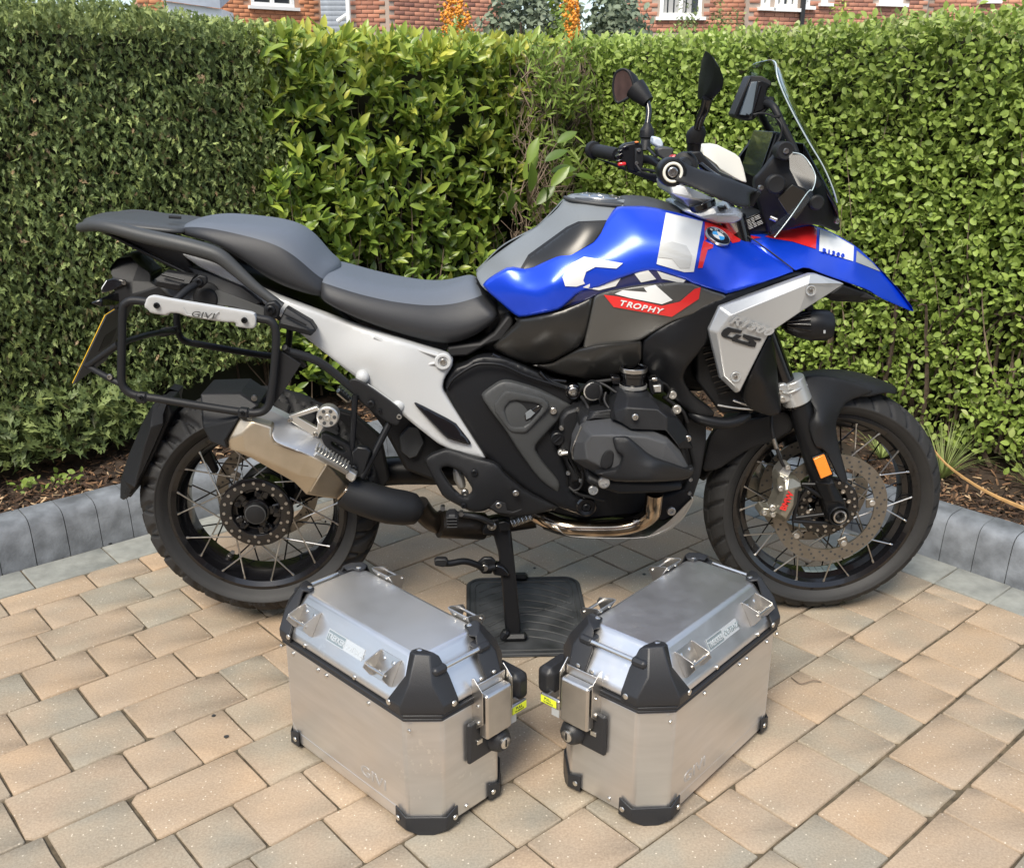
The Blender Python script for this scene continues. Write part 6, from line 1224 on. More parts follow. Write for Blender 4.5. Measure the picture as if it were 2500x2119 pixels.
tube('panel_gap', [(455, 335, -.108), (560, 400, -.135), (700, 500, -.160), (845, 612, -.193)], '4', .0016, K_rub, n=6)
# --- engine right cylinder
ext('cylinder', [(1165, 470), (1360, 420), (1850, 520), (1900, 820), (1700, 900), (1200, 860), (1120, 700)], '6', -.27, .15, K_cov, bevel=.012)
for k in range(5): tube('cooling_fin', [(1185 + k * 9, 505 - k * 17, -.262 - .0 * k), (1240 + k * 8, 470 - k * 9, -.275), (1365, 468 - k * 11, -.275)], '6', .0035, K_cov, n=6)
facets('cylinder_head_cover', [(1103, 755, -.270), (1116, 640, -.280), (1165, 532, -.285), (1205, 510, -.290), (1370, 500, -.305), (1450, 512, -.315), (1500, 552, -.330), (1640, 556, -.335), (1760, 620, -.345), (1830, 690, -.340), (1895, 812, -.325), (1235, 592, -.362), (1370, 590, -.368), (1600, 602, -.366), (1735, 642, -.360), (1880, 815, -.340), (1700, 862, -.362), (1420, 870, -.362), (1200, 755, -.355), (1300, 890, -.300), (1180, 805, -.270), (1185, 640, -.345)],
       [(1, 2, 11, 21), (2, 3, 4, 12, 11), (4, 5, 6, 13, 12), (6, 7, 8, 14, 13), (8, 9, 10, 15, 14), (0, 1, 21, 18), (21, 11, 12, 17, 18), (12, 13, 14, 16, 17), (14, 15, 16), (0, 18, 20), (18, 17, 19, 20)], '6', mat('cast_grey_cover', (.060, .062, .066), .44, metal=.0, bump=.6, bscale=1600), thick=.06, bevel=.006, seg=3, ang=15)
facets('ignition_cover', [(1365, 485, -.31), (1378, 405, -.30), (1412, 292, -.26), (1450, 290, -.265), (1480, 332, -.30), (1640, 335, -.295), (1695, 400, -.31), (1805, 465, -.30), (1880, 562, -.28), (1925, 685, -.275), (1830, 682, -.348), (1815, 655, -.350), (1735, 560, -.345), (1500, 552, -.345), (1440, 512, -.335), (1400, 492, -.325), (1470, 402, -.335), (1680, 412, -.338), (1750, 470, -.345), (1380, 430, -.315), (1870, 620, -.325)],
       [(0, 1, 19, 15), (1, 2, 3, 4, 16, 19), (19, 16, 14, 15), (4, 5, 6, 17, 16), (16, 17, 18, 12, 13, 14), (6, 7, 18, 17), (18, 7, 8, 20, 11, 12), (8, 9, 20), (20, 9, 10, 11)], '6', K_cov, thick=.08, bevel=.006, seg=3, ang=15)
skin('cylinder_guard', [(1372, 612), (1385, 598), (1478, 602), (1500, 618), (1640, 738), (1760, 778), (1885, 818), (1925, 806), (1928, 840), (1885, 890), (1700, 905), (1400, 905), (1320, 880), (1262, 852), (1270, 842), (1420, 815), (1445, 750), (1440, 725), (1400, 705)], '6', [(1372, 612, -.375), (1478, 602, -.380), (1640, 738, -.378), (1925, 820, -.348), (1885, 890, -.338), (1500, 760, -.388), (1650, 820, -.392), (1400, 905, -.374), (1262, 852, -.374), (1445, 740, -.388), (1700, 905, -.370)], K_cov, thick=.02, roll=.008, rw=8)
skin('guard_window', [(1300, 740), (1325, 700), (1350, 682), (1395, 700), (1375, 800), (1330, 830), (1290, 800)], '6', -.3655, K_cov, thick=.004, roll=.003, rw=5, step=8)
ext('cylinder_underguard', [(1210, 860), (1290, 895), (1500, 905), (1850, 915), (1850, 962), (1720, 985), (1420, 993), (1330, 965), (1200, 920)], '6', -.315, .12, K_cov, bevel=.008)
tube('cover_gasket', [(1106, 750, -.274), (1102, 700, -.277), (1118, 640, -.283), (1165, 530, -.288)], '6', .0022, K_mac, n=6)
for x, y, Y, r_ in ((1530, 470, -.352, .009), (1888, 615, -.305, .009), (1905, 893, -.22, .006), (1897, 985, -.20, .006)): bolt('6', x, y, Y, r_, .008, K_mac)
for x, y, Y, r_ in ((1318, 915, -.325, .0135), (1245, 965, -.24, .012), (1812, 418, -.20, .011), (1783, 320, -.20, .010), (1775, 1108, -.16, .011)):
    mb = MB(); mb.lathe([(0, .01), (r_, .01), (r_, .001), (r_ * .9, 0), (r_ * .45, 0), (r_ * .42, .004), (0, .004)], pt('6', x, y, Y), 'y', 20); mb.build('engine_boss', K_alu, bike, ang=40)
mb = MB(); p = pt('6', 1003, 617, -.195); mb.lathe([(0, .02), (.0165, .02), (.0165, .002), (.014, 0), (.011, .0008), (0, .0008)], p, 'y', 30); mb.box(p + Vector((0, -.002, 0)), (.020, .005, .003), Matrix.Rotation(-.75, 3, 'Y'), ch=.0008); mb.build('oil_filler_cap', K_blk, bike)
ext('clutch_cover', [(1020, 480), (1060, 430), (1180, 390), (1220, 440), (1150, 540), (1105, 640), (1095, 760), (1160, 860), (1170, 900), (1090, 920), (1085, 830), (1020, 680)], '6', -.19, .08, K_cov, bevel=.008)
bolt('6', 1030, 545, -.20, .007, .01); bolt('6', 1025, 712, -.20, .0085, .012, K_alu); tube('sensor', [(1030, 715, -.2), (1070, 708, -.2)], '6', .005, K_alu, n=8, sub=1); tube('cable', [(1170, 830, -.2), (1172, 900, -.2), (1150, 950, -.2), (1115, 965, -.2)], '6', .0028, K_rub, n=7)
# intake
mb = MB(); p = pt('6', 1515, 225, -.225); mb.lathe([(.024, .035), (.031, .034), (.031, .024), (.029, .022), (.029, .014), (.026, .012), (.026, -.004), (.031, -.006), (.031, -.014), (.034, -.016), (.034, -.05), (0, -.05)], p, 'z', 32); mb.build('throttle_body', K_gls, bike, ang=35)
mb = MB(); mb.lathe([(.0315, .036), (.0325, .035), (.0325, .026), (.0315, .025)], p, 'z', 32, closed=True); mb.build('hose_clamp', K_mac, bike); mb = MB(); mb.lathe([(.0315, -.006), (.033, -.0065), (.033, -.014), (.0315, -.0145)], p, 'z', 32, closed=True); mb.build('hose_clamp', K_alu, bike)
mb = MB(); mb.lathe([(0, .03), (.020, .03), (.022, .01), (.021, .001), (.018, 0), (0, .001)], pt('6', 1250, 292, -.22), 'y', 28); mb.build('intake_cap', K_mat, bike)
mb = MB(); mb.lathe([(.0195, .000), (.0225, .001), (.0225, .004), (.0195, .004)], pt('6', 1243, 295, -.2195), 'y', 28, closed=True); mb.build('cap_ring', K_alu, bike)
for pts_, Y, m_ in (([(1365, 195), (1430, 200), (1430, 250), (1375, 245)], -.225, K_gls), ([(1620, 215), (1700, 210), (1720, 240), (1720, 300), (1640, 320), (1625, 280)], -.225, K_blk), ([(1650, 255), (1705, 250), (1705, 300), (1660, 302)], -.235, K_alu), ([(1570, 255), (1610, 255), (1610, 305), (1575, 310)], -.235, K_gls), ([(1640, 205), (1680, 200), (1680, 225), (1645, 228)], -.24, K_mac), ([(1400, 330), (1420, 280), (1500, 310), (1480, 350)], -.25, K_blk)): ext('injector_part', pts_, '6', Y, .03, m_, bevel=.002)
for pts_ in ([(1290, 250, -.235), (1300, 300, -.24), (1290, 350, -.23), (1305, 390, -.22)], [(1290, 235, -.23), (1340, 260, -.24), (1400, 300, -.25), (1440, 300, -.25)], [(1340, 380, -.22), (1370, 360, -.23), (1400, 340, -.24)], [(1700, 230, -.22), (1740, 250, -.21), (1760, 290, -.2), (1740, 340, -.2)]): tube('cable', pts_, '6', .0035, K_rub, n=7)
ext('engine_front_cover', [(1860, 520), (1930, 400), (2012, 430), (2012, 640), (1975, 860), (1925, 1010), (1850, 1125), (1720, 1175), (1560, 1140), (1700, 1010), (1860, 960), (1925, 800)], '6', -.13, .26, K_mat, bevel=.006)
tube('fairing_edge', [(1140, 300, -.15), (1000, 260, -.15), (930, 215, -.15), (880, 160, -.15)], '6', .0045, K_gls, n=8)
for pts_, r_ in (([(1165, 330, -.17), (1200, 380, -.2), (1215, 440, -.22), (1190, 500, -.22)], .0045), ([(1160, 290, -.16), (1200, 250, -.19), (1240, 235, -.2), (1300, 225, -.2), (1380, 215, -.2)], .005), ([(1330, 300, -.23), (1320, 350, -.24), (1345, 400, -.25), (1380, 420, -.26)], .0035), ([(1720, 330, -.2), (1790, 380, -.19), (1850, 430, -.18), (1880, 500, -.17)], .005), ([(1080, 940, -.17), (1140, 985, -.18), (1230, 1010, -.18), (1320, 1030, -.17)], .004)): tube('hose', pts_, '6', r_, K_rub, n=8)
for x, y in ((1140, 420), (1045, 700), (1075, 850), (1160, 900)): bolt('6', x, y, -.2, .0065, .008, K_bolt)
# --- skid plate
cv_ = [(960, 1215), (1010, 1245), (1060, 1280), (1130, 1296), (1560, 1306), (1640, 1285), (1760, 1240), (1850, 1160), (1900, 1080), (1922, 1030), (1915, 1012)]
S = []
for x, y in cv_: p = pt('6', x, y, -.14); S.append([Vector((p.x, yy, p.z + (.035 if abs(yy) > .12 else 0) * 0 + dz)) for yy, dz in ((-.140, .004), (-.137, .0), (0, -.004), (.137, 0), (.140, .004))])
strip_loft('skid_plate', S, K_alu, closed_sec=False, caps=False, smooth=1, solid=.003, ang=60)
skin('skid_plate_side', [(1600, 1290), (1650, 1250), (1750, 1180), (1830, 1100), (1890, 1040), (1918, 1015), (1922, 1030), (1900, 1080), (1850, 1160), (1760, 1235), (1640, 1283)], '6', -.139, K_alu, thick=.003, roll=0, step=14)
ext('sump', [(1240, 1040), (1680, 1000), (1720, 1100), (1600, 1170), (1300, 1150)], '6', -.10, .2, K_cov, bevel=.01)
# --- fork, front mudguard, caliper
tube('fork_tube', [(1795, 530, -.105), (1860, 780, -.105), (1940, 990, -.105)], 'f', .0245, K_gls, n=20, sub=2)
tube('fork_tube', [(1795, 530, .105), (1860, 780, .105), (1940, 990, .105)], 'f', .0245, K_gls, n=20, sub=2)
tube('fork_tube_top', [(1760, 500, -.105), (1800, 560, -.105)], 'f', .024, K_mac, n=18, sub=1)
mb = MB(); a_ = pt('4', 815, 1395, -.105); b_ = pt('4', 872, 1560, -.105); mb.cyl(a_, b_, .036, .037, 30); mb.build('fork_clamp', K_slv, bike, .003); tube('clamp_rib', [(745, 1490, -.125), (800, 1500, -.142), (870, 1475, -.144), (940, 1440, -.12)], '4', .003, K_slv, n=8)
ext('clamp_lug', [(735, 1440), (790, 1425), (830, 1480), (830, 1560), (760, 1580), (738, 1540)], '4', -.135, .06, K_slv, bevel=.005); bolt('4', 750, 1490, -.14, .009, .006, K_alu); bolt('4', 770, 1545, -.14, .009, .006, K_alu)
for s_ in (-1, 1):
    A0 = pt('7', 880, 225, -.105); A1 = pt('7', 960, 520, -.105); A2 = pt('7', 1050, 800, -.105); mb = MB(); mb.tube([Vector((q.x, s_ * abs(q.y), q.z)) for q in (A0, A1, A2)], .029, 20, sub=4); mb.build('fork_leg', K_blk, bike)
facets('axle_carrier', [(985, 760, -.125), (1120, 760, -.125), (1150, 840, -.13), (1215, 960, -.13), (1235, 1050, -.128), (1215, 1115, -.125), (1150, 1135, -.125), (1100, 1100, -.128), (1060, 950, -.13), (1000, 830, -.125), (1090, 830, -.145), (1140, 960, -.145)], [(0, 1, 2, 10, 9), (9, 10, 11, 8), (2, 3, 11, 10), (8, 11, 3, 4, 5, 6, 7)], '7', K_blk, thick=.05, bevel=.005, seg=3)
mb = MB(); p = pt('7', 1180, 1065, -.150); mb.lathe([(.0125, .03), (.0125, .001), (.014, -.001), (.0175, 0), (.019, .004), (.019, .02)], p, 'y', 32); mb.build('front_axle', K_mac, bike, ang=40); mb = MB(); mb.lathe([(.0225, .02), (.0225, .002), (.025, 0), (.027, .003), (.027, .03)], p + Vector((0, .004, 0)), 'y', 32); mb.build('axle_boss', K_blk, bike); mb = MB(); mb.lathe([(0, .028), (.0125, .028)], p, 'y', 24); mb.build('axle_plug', K_rub, bike)
for a_, b_ in (((835, 1092, -.11), (1110, 1112, -.115)), ((860, 1070, -.11), (1060, 1045, -.12)), ((905, 830, -.11), (1080, 940, -.12)), ((885, 880, -.11), (845, 1080, -.11)), ((905, 828, -.11), (1000, 830, -.12))): tube('caliper_bracket', [a_, b_], '7', .0055, K_blk, n=8, sub=1)
facets('brake_caliper', [(725, 800, -.115), (745, 760, -.12), (800, 780, -.125), (835, 790, -.13), (900, 815, -.125), (905, 850, -.12), (882, 880, -.12), (868, 970, -.12), (815, 1085, -.12), (795, 1097, -.118), (700, 1075, -.11), (610, 1058, -.10), (596, 1040, -.10), (625, 1000, -.105), (690, 1010, -.11), (735, 900, -.115), (790, 870, -.140), (850, 860, -.140), (840, 980, -.140), (790, 1075, -.138), (740, 1050, -.135)],
       [(0, 1, 2, 16, 15), (2, 3, 4, 5, 17, 16), (5, 6, 7, 18, 17), (7, 8, 9, 19, 18), (15, 16, 20, 14), (16, 17, 18, 19, 20), (14, 20, 19, 9, 10), (10, 11, 12, 13, 14)], '7', K_cal, thick=.045, bevel=.004, seg=3)
facets('caliper_top', [(720, 790, -.10), (735, 740, -.10), (770, 700, -.10), (800, 690, -.11), (830, 700, -.11), (830, 740, -.11), (800, 800, -.118), (770, 820, -.115)], [(0, 1, 2, 3, 4, 5, 6, 7)], '7', K_alu, thick=.04, bevel=.004)
for x, y, Y, r_ in ((757, 865, -.128, .009), (697, 1003, -.122, .010), (790, 800, -.13, .008), (700, 1052, -.122, .008), (805, 712, -.12, .008), (640, 1040, -.112, .008)): bolt('7', x, y, Y, r_, .012, K_alu)
text('BMW', '7', 785, 1022, -.1425, .0235, K_red, bike, rot=1.22, xs=.95, bold=.0008)
ext('brake_caliper', [(500, 800), (560, 770), (620, 780), (700, 800), (690, 900), (640, 960), (560, 960), (500, 930)], '7', .085, .04, K_cal, bevel=.005); ext('caliper_top', [(620, 600), (690, 590), (720, 640), (700, 690), (640, 680)], '7', .08, .03, K_blk, bevel=.004); ext('caliper_top', [(540, 700), (600, 650), (660, 740), (600, 790)], '7', .08, .03, K_alu, bevel=.004)
tube('brake_hose', [(685, 330, -.12), (690, 440, -.13), (720, 560, -.13), (750, 650, -.125), (775, 700, -.12)], '7', .0042, K_rub, n=8); tube('hose_fitting', [(700, 500, -.131), (722, 570, -.131)], '7', .006, K_bolt, n=8, sub=1)
ext('reflector_holder', [(975, 640), (1070, 605), (1135, 765), (1040, 800)], '7', -.140, .012, K_blk, bevel=.002); ext('side_reflector', [(987, 652), (1068, 618), (1124, 758), (1042, 792)], '7', -.146, .008, K_amb, bevel=.002, seg=3)
S = []
for k in range(15):
    a = math.radians(63 + k * 105 / 14); hw_ = .078 * (1 if 1 < k < 13 else (.45 if k in (0, 14) else .75)); drop = .030 if 1 < k < 13 else .006
    S.append([Vector((FC[0] + rr * math.cos(a), yy, FC[2] + rr * math.sin(a))) for yy, rr in ((-hw_, .348 - drop), (-hw_ * .96, .348), (-hw_ * .6, .357), (0, .360), (hw_ * .6, .357), (hw_ * .96, .348), (hw_, .348 - drop))])
strip_loft('front_mudguard', S, K_mat, closed_sec=False, caps=False, smooth=2, solid=.003, ang=60)
skin('mudguard_side', [(925, 60), (1010, 45), (1150, 60), (1350, 120), (1430, 165), (1230, 232), (1185, 300), (1145, 400), (1170, 560), (1235, 790), (1215, 828), (1180, 812), (1100, 640), (1060, 580), (1000, 565), (945, 405), (1000, 330), (985, 260), (930, 210)], '7', [(925, 60, -.085), (1430, 165, -.078), (1150, 150, -.095), (945, 405, -.135), (1050, 395, -.150), (1000, 565, -.145), (1215, 820, -.135), (1145, 400, -.11), (1230, 232, -.088)], K_mat, thick=.006, roll=.004, rw=6)
skin('mudguard_side', [(185, 740), (215, 600), (240, 500), (290, 430), (420, 385), (640, 345), (760, 300), (830, 330), (860, 430), (700, 520), (520, 580), (400, 655), (310, 722)], '7', [(185, 740, -.07), (290, 430, -.082), (760, 300, -.085), (860, 430, -.085), (400, 655, -.078)], K_mat, thick=.006, roll=.004, rw=6)
skin('fork_shroud', [(470, 1510), (560, 1300), (650, 1110), (688, 1075), (712, 1180), (735, 1400), (752, 1560), (755, 1645), (690, 1668), (610, 1645), (520, 1610)], '4', [(470, 1510, -.22), (688, 1075, -.235), (755, 1645, -.175), (610, 1645, -.19), (640, 1400, -.235), (735, 1400, -.18)], K_blk, thick=.02, roll=.006, rw=7)
tube('lower_tube', [(110, 310, -.16), (180, 360, -.175), (330, 392, -.18), (440, 375, -.175), (510, 330, -.16)], '7', .0145, K_blk, n=12); tube('stay_rod', [(300, 262, -.185), (450, 285, -.19), (615, 295, -.19)], '7', .0028, K_alu, n=8); tube('stay_rod', [(410, 225, -.185), (500, 255, -.19), (585, 272, -.19)], '7', .004, K_mac, n=8)
# fog lamp
round_body('fog_lamp', [('4', 775, 1000, -.20, .012, .012), ('4', 800, 1000, -.20, .022, .022), ('4', 870, 1005, -.20, .030, .030), ('4', 960, 1010, -.20, .036, .036), ('4', 985, 1010, -.20, .037, .037), ('4', 1080, 1012, -.20, .036, .036), ('4', 1112, 1012, -.20, .030, .030)], K_blk, 28, sq=2.2)
for k in range(7): a = -1.2 + k * .4; tube('lamp_fin', [(800, 1003 + 45 * math.sin(a), -.205 - .02 * math.cos(a)), (970, 1010 + 100 * math.sin(a), -.205 - .033 * math.cos(a))], '4', .0022, K_gls, n=6, sub=1)
ext('lamp_bracket', [(930, 880), (990, 870), (990, 940), (1010, 960), (960, 970)], '4', -.205, .02, K_blk, bevel=.002); ext('lamp_badge', [(1060, 1048), (1075, 1048), (1075, 1072), (1060, 1072)], '4', -.2365, .001, K_sgr)
round_body('fog_lamp', [('4', 800, 1000, .20, .022, .022), ('4', 870, 1005, .20, .030, .030), ('4', 985, 1010, .20, .037, .037), ('4', 1110, 1012, .20, .030, .030)], K_blk, 20, sq=2.2)
# --- steering head, nose
facets('upper_fork_bridge', [(840, 1088, -.09), (950, 1100, -.10), (1150, 1188, -.10), (1140, 1212, -.10), (1060, 1240, -.10), (970, 1252, -.10), (930, 1205, -.10), (850, 1160, -.095), (1000, 1190, -.115)], [(0, 1, 8, 7), (1, 2, 3, 8), (8, 3, 4, 5, 6), (7, 8, 6)], '3', K_slv, thick=.18, bevel=.006, seg=3)
mb = MB(); a_ = pt('3', 1058, 1215, -.09); b_ = pt('3', 1070, 1262, -.09); mb.cyl(a_, b_, .034, .034, 28); mb.build('bridge_seal', K_gls, bike, .002)
facets('lower_fork_bridge', [(935, 1285, -.10), (960, 1262, -.10), (1150, 1250, -.12), (1240, 1240, -.125), (1330, 1262, -.13), (1368, 1295, -.13), (1362, 1340, -.13), (1300, 1372, -.135), (1180, 1372, -.135), (1060, 1335, -.12), (1180, 1310, -.14), (1300, 1310, -.14)], [(0, 1, 2, 10, 9), (2, 3, 4, 11, 10), (4, 5, 6, 11), (11, 6, 7, 8, 10), (10, 8, 9)], '3', K_slv, thick=.24, bevel=.006, seg=3)
ext('bridge_bolt', [(1190, 1255), (1245, 1245), (1250, 1270), (1200, 1275)], '3', -.142, .03, K_blk, bevel=.003)
ext('head_tube_cover', [(1280, 1360), (1400, 1350), (1540, 1290), (1560, 1440), (1420, 1440), (1330, 1430)], '3', -.085, .17, K_mat, bevel=.006)
ext('info_label', [(1368, 1345), (1500, 1285), (1532, 1368), (1402, 1422)], '3', -.092, .002, K_gls, bevel=.0005)
for k in range(7):
    t = (k + 1) / 8; x0, y0 = 1368 + 34 * t, 1345 + 77 * t; x1, y1 = x0 + (112 if k not in (3,) else 60), y0 - 50 * (1 if k != 3 else .55)
    for a_, b_ in ((.05, .3), (.36, .55), (.6, .92)): tube('label_line', [(x0 + (x1 - x0) * a_ + 6, y0 + (y1 - y0) * a_, -.093), (x0 + (x1 - x0) * b_ + 6, y0 + (y1 - y0) * b_, -.093)], '3', .0007, K_dwh, n=4, sub=1)
skin('nose_fairing', [(1440, 1060), (1500, 1000), (1560, 920), (1620, 850), (1640, 800), (1700, 830), (1790, 900), (1880, 1000), (1960, 1110), (2030, 1240), (2055, 1330), (2058, 1440), (1900, 1375), (1760, 1385), (1620, 1430), (1540, 1440), (1530, 1370), (1500, 1290), (1470, 1200)], '3',
     [(1440, 1060, -.12), (1640, 800, -.14), (1960, 1110, -.10), (2055, 1330, -.06), (1900, 1375, -.09), (1540, 1440, -.10), (1500, 1290, -.105), (1700, 1100, -.155), (1850, 1200, -.13)], K_mat, thick=.02, roll=.004, rw=6, mir=True)
facets('nose_panel', [(1610, 1190, -.158), (1720, 1090, -.168), (1800, 1130, -.166), (1850, 1190, -.155), (1790, 1290, -.148), (1740, 1350, -.140), (1680, 1300, -.148)], [(0, 1, 2, 3, 4, 5, 6)], '3', K_dkm, thick=.006, bevel=.002)
mb = MB(); mb.lathe([(0, .02), (.022, .02), (.022, .004), (.018, 0), (.010, .001), (0, .001)], pt('3', 1605, 1090, -.175), 'y', 28); mb.build('joint_cap', K_mat, bike); mb = MB(); mb.lathe([(0, .02), (.018, .02), (.018, .004), (.014, 0), (0, .001)], pt('3', 1900, 1222, -.14), 'y', 28); mb.build('joint_cap', K_mat, bike)
mb = MB(); mb.lathe([(0, .04), (.020, .04), (.021, .004), (.018, 0), (.009, .001), (0, .001)], pt('3', 1672, 850, -.19), 'y', 28); mb.build('screen_joint', K_mat, bike); bolt('3', 1676, 852, -.193, .008, .005, K_mac)
for x, y, Y in ((1497, 1115, -.15), (1600, 1340, -.13), (1345 + 700, 1355, -.11)): bolt('3', x, y, Y, .007, .012, K_bolt)
tube('nose_tube', [(1560, 1325, -.14), (1605, 1345, -.145)], '3', .006, K_mac, n=8, sub=1)
tube('screen_rail', [(1660, 860, -.17), (1720, 870, -.16), (1790, 940, -.15), (1900, 1100, -.14)], '3', .010, K_mat, n=10)
ext('screen_frame', [(1800, 790), (1850, 880), (1960, 1080), (2050, 1260), (2058, 1340), (2010, 1240), (1900, 1060), (1800, 880)], '3', -.10, .20, K_gls, bevel=.004)
# windscreen
near = [(1578, 203, -.075), (1600, 225, -.110), (1612, 320, -.135), (1665, 460, -.150), (1755, 640, -.160), (1850, 810, -.165), (1940, 960, -.165), (2010, 1120, -.160), (2040, 1220, -.15)]
ctr_ = [(1562, 190, 0), (1620, 240, 0), (1660, 320, 0), (1740, 500, 0), (1830, 690, 0), (1910, 850, 0), (1980, 980, 0), (2035, 1120, 0), (2058, 1240, 0)]
N9 = [pt('3', *q) for q in near]; C9 = [pt('3', *q) for q in ctr_]; S = []
for a, c in zip(N9, C9): m1 = Vector(((a.x * .45 + c.x * .55) + .004, a.y * .55, a.z * .5 + c.z * .5)); S.append([a, m1, c, Vector((m1.x, -m1.y, m1.z)), Vector((a.x, -a.y, a.z))])
strip_loft('windscreen', S, K_clear, closed_sec=False, caps=False, smooth=2, solid=.0035, ang=60)
mbw = MB(); mbw.tube(N9, .0016, 8, sub=5); mbw.build('screen_edge_glint', mat('screen_edge_glint', (.42, .50, .52), .15, coat=.5), bike)  # pale edge colour stands in for sky reflected along the screen
facets('wind_deflector', [(1695, 885, -.19), (1720, 862, -.19), (1790, 880, -.20), (1850, 950, -.22), (1885, 1040, -.231), (1862, 1130, -.25), (1872, 1175, -.255), (1780, 1275, -.27), (1700, 1345, -.281), (1590, 1470, -.292), (1560, 1440, -.292), (1556, 1400, -.29), (1680, 1300, -.28), (1790, 1200, -.268), (1835, 1135, -.255), (1760, 1100, -.235), (1700, 980, -.205)], [(0, 1, 2, 3, 4, 5, 14, 15, 16), (5, 6, 7, 8, 12, 13, 14), (8, 9, 10, 11, 12)], '3', K_clear2, thick=0, bevel=0, mir=True, ang=60)
tube('deflector_edge', [(1720, 862, -.194), (1790, 880, -.20), (1850, 950, -.22), (1885, 1040, -.231), (1862, 1130, -.25), (1830, 1145, -.255), (1700, 1330, -.283), (1590, 1470, -.292)], '3', .0013, MATS['screen_edge_glint'], n=6)
# display
DSP = [(1352, 890, .078), (1362, 850, .08), (1432, 728, .08), (1462, 702, .078), (1575, 702, -.075), (1592, 716, -.080), (1588, 770, -.083), (1540, 905, -.084), (1492, 1005, -.082), (1468, 1032, -.076), (1425, 1035, -.03), (1376, 1000, .07), (1358, 960, .078)]
Dp = [pt('3', *q) for q in DSP]; cD = sum(Dp, Vector()) / len(Dp); nD = (Dp[8] - Dp[2]).cross(Dp[5] - Dp[12]).normalized(); nD = -nD if nD.x > 0 else nD
Dp = [q - nD * (q - cD).dot(nD) for q in Dp]; mb = MB(); mb.prism([cD + (q - cD) * .96 + nD * .0015 for q in Dp], [cD + (q - cD) * .96 for q in Dp]); mb.build('display', mat('display_glass', (.006, .009, .016), .22, spec=.7, coat=.6), bike, .0008)
bx = Dp
mb = MB(); mb.prism([q + Vector((.004, 0, -.001)) for q in bx], [q + Vector((.030, 0, -.008)) for q in bx]); mb.build('display_housing', K_blk, bike, .003)
# navigation unit on its bar
nb = [(1300, 592, -.055), (1350, 470, -.055), (1412, 322, -.055), (1424, 310, -.055), (1500, 312, -.07), (1568, 350, -.075), (1572, 378, -.075), (1542, 408, -.075), (1530, 460, -.075), (1590, 462, -.075), (1590, 500, -.075), (1530, 570, -.075), (1480, 590, -.075), (1440, 630, -.07), (1400, 636, -.065), (1310, 608, -.055)]
A_ = [pt('3', *q) for q in nb]; mb = MB(); mb.prism(A_, [q + Vector((0, .06, 0)) for q in A_]); mb.build('navigation_unit', K_mat, bike, .003)
ext('navigation_screen', [(1345, 590), (1425, 355), (1492, 352), (1495, 372), (1425, 580), (1400, 598)], '3', -.073, .012, mat('screen_grey', (.12, .15, .18), .2, spec=.8), bevel=.001); ext('navigation_bezel', [(1470, 350), (1500, 345), (1560, 372), (1535, 405), (1520, 470), (1560, 475), (1560, 500), (1500, 560), (1430, 585)], '3', -.079, .008, K_blk, bevel=.002)
ext('navigation_frame', [(1300, 592), (1412, 322), (1428, 330), (1322, 600)], '3', -.075, .01, K_blk, bevel=.002); tube('navigation_trim', [(1385, 590, -.078), (1430, 600, -.078), (1490, 385, -.078)], '3', .003, K_gls, n=6, sub=1)
tube('navigation_bar', [(1530, 505, -.08), (1570, 520, -.10), (1600, 560, -.115), (1660, 690, -.13), (1730, 830, -.14), (1745, 880, -.145)], '3', .0085, K_mat, n=12); tube('navigation_bar', [(1480, 560, .06), (1520, 640, .09), (1580, 740, .11), (1640, 830, .12)], '3', .0085, K_mat, n=12)
tube('cable', [(1440, 590, -.08), (1500, 580, -.09), (1580, 600, -.12), (1640, 660, -.14), (1635, 740, -.14), (1610, 790, -.14)], '3', .0028, K_rub, n=6); 
for x, y in ((1604, 600), (1655, 668)): mb = MB(); p = pt('3', x, y, -.122); mb.lathe([(.0095, -.002), (.0115, -.002), (.0115, .002), (.0095, .002)], p, 'z', 16, closed=True); mb.build('cable_tie', K_rub, bike)
# --- handlebar
tube('handlebar', [(290, 842, .43), (480, 885, .32), (620, 905, .26), (700, 915, .20), (770, 950, .13), (840, 1010, .08), (900, 1060, .03), (950, 1060, -.04), (970, 1000, -.13), (960, 950, -.22), (930, 945, -.30), (890, 980, -.43)], '3', .0115, K_blk, n=14)
def along(name, a, b, prof, m, n=28, parent=None):
    """body of revolution along a-b: prof (t metres, r)"""
    a, b = Vector(a), Vector(b); d = (b - a).normalized(); x = d.orthogonal().normalized(); y = d.cross(x); mb = MB(); vs = []
    for (t, r_) in prof:
        for k in range(n): th = 2 * math.pi * k / n; vs.append(a + d * t + (x * math.cos(th) + y * math.sin(th)) * r_)
    N = len(prof); fs = [(i * n + k, i * n + (k + 1) % n, (i + 1) * n + (k + 1) % n, (i + 1) * n + k) for i in range(N - 1) for k in range(n)] + [tuple(range(n)), tuple((N - 1) * n + k for k in range(n))]
    mb.add(vs, fs); return mb.build(name, m, parent or bike, ang=40)
a_ = pt('3', 275, 840, .44); b_ = pt('3', 480, 882, .32); along('grip', a_, b_, [(0, .018), (.001, .023), (.010, .0245), (.018, .024), (.02, .017), (.035, .0175), (.037, .0185), (.11, .0185), (.125, .0175)], K_rub)
a_ = pt('3', 905, 975, -.405); b_ = pt('3', 955, 945, -.28); along('grip', a_, b_, [(0, .017), (.004, .018), (.09, .018), (.095, .026), (.105, .028), (.112, .028), (.13, .026)], K_rub)
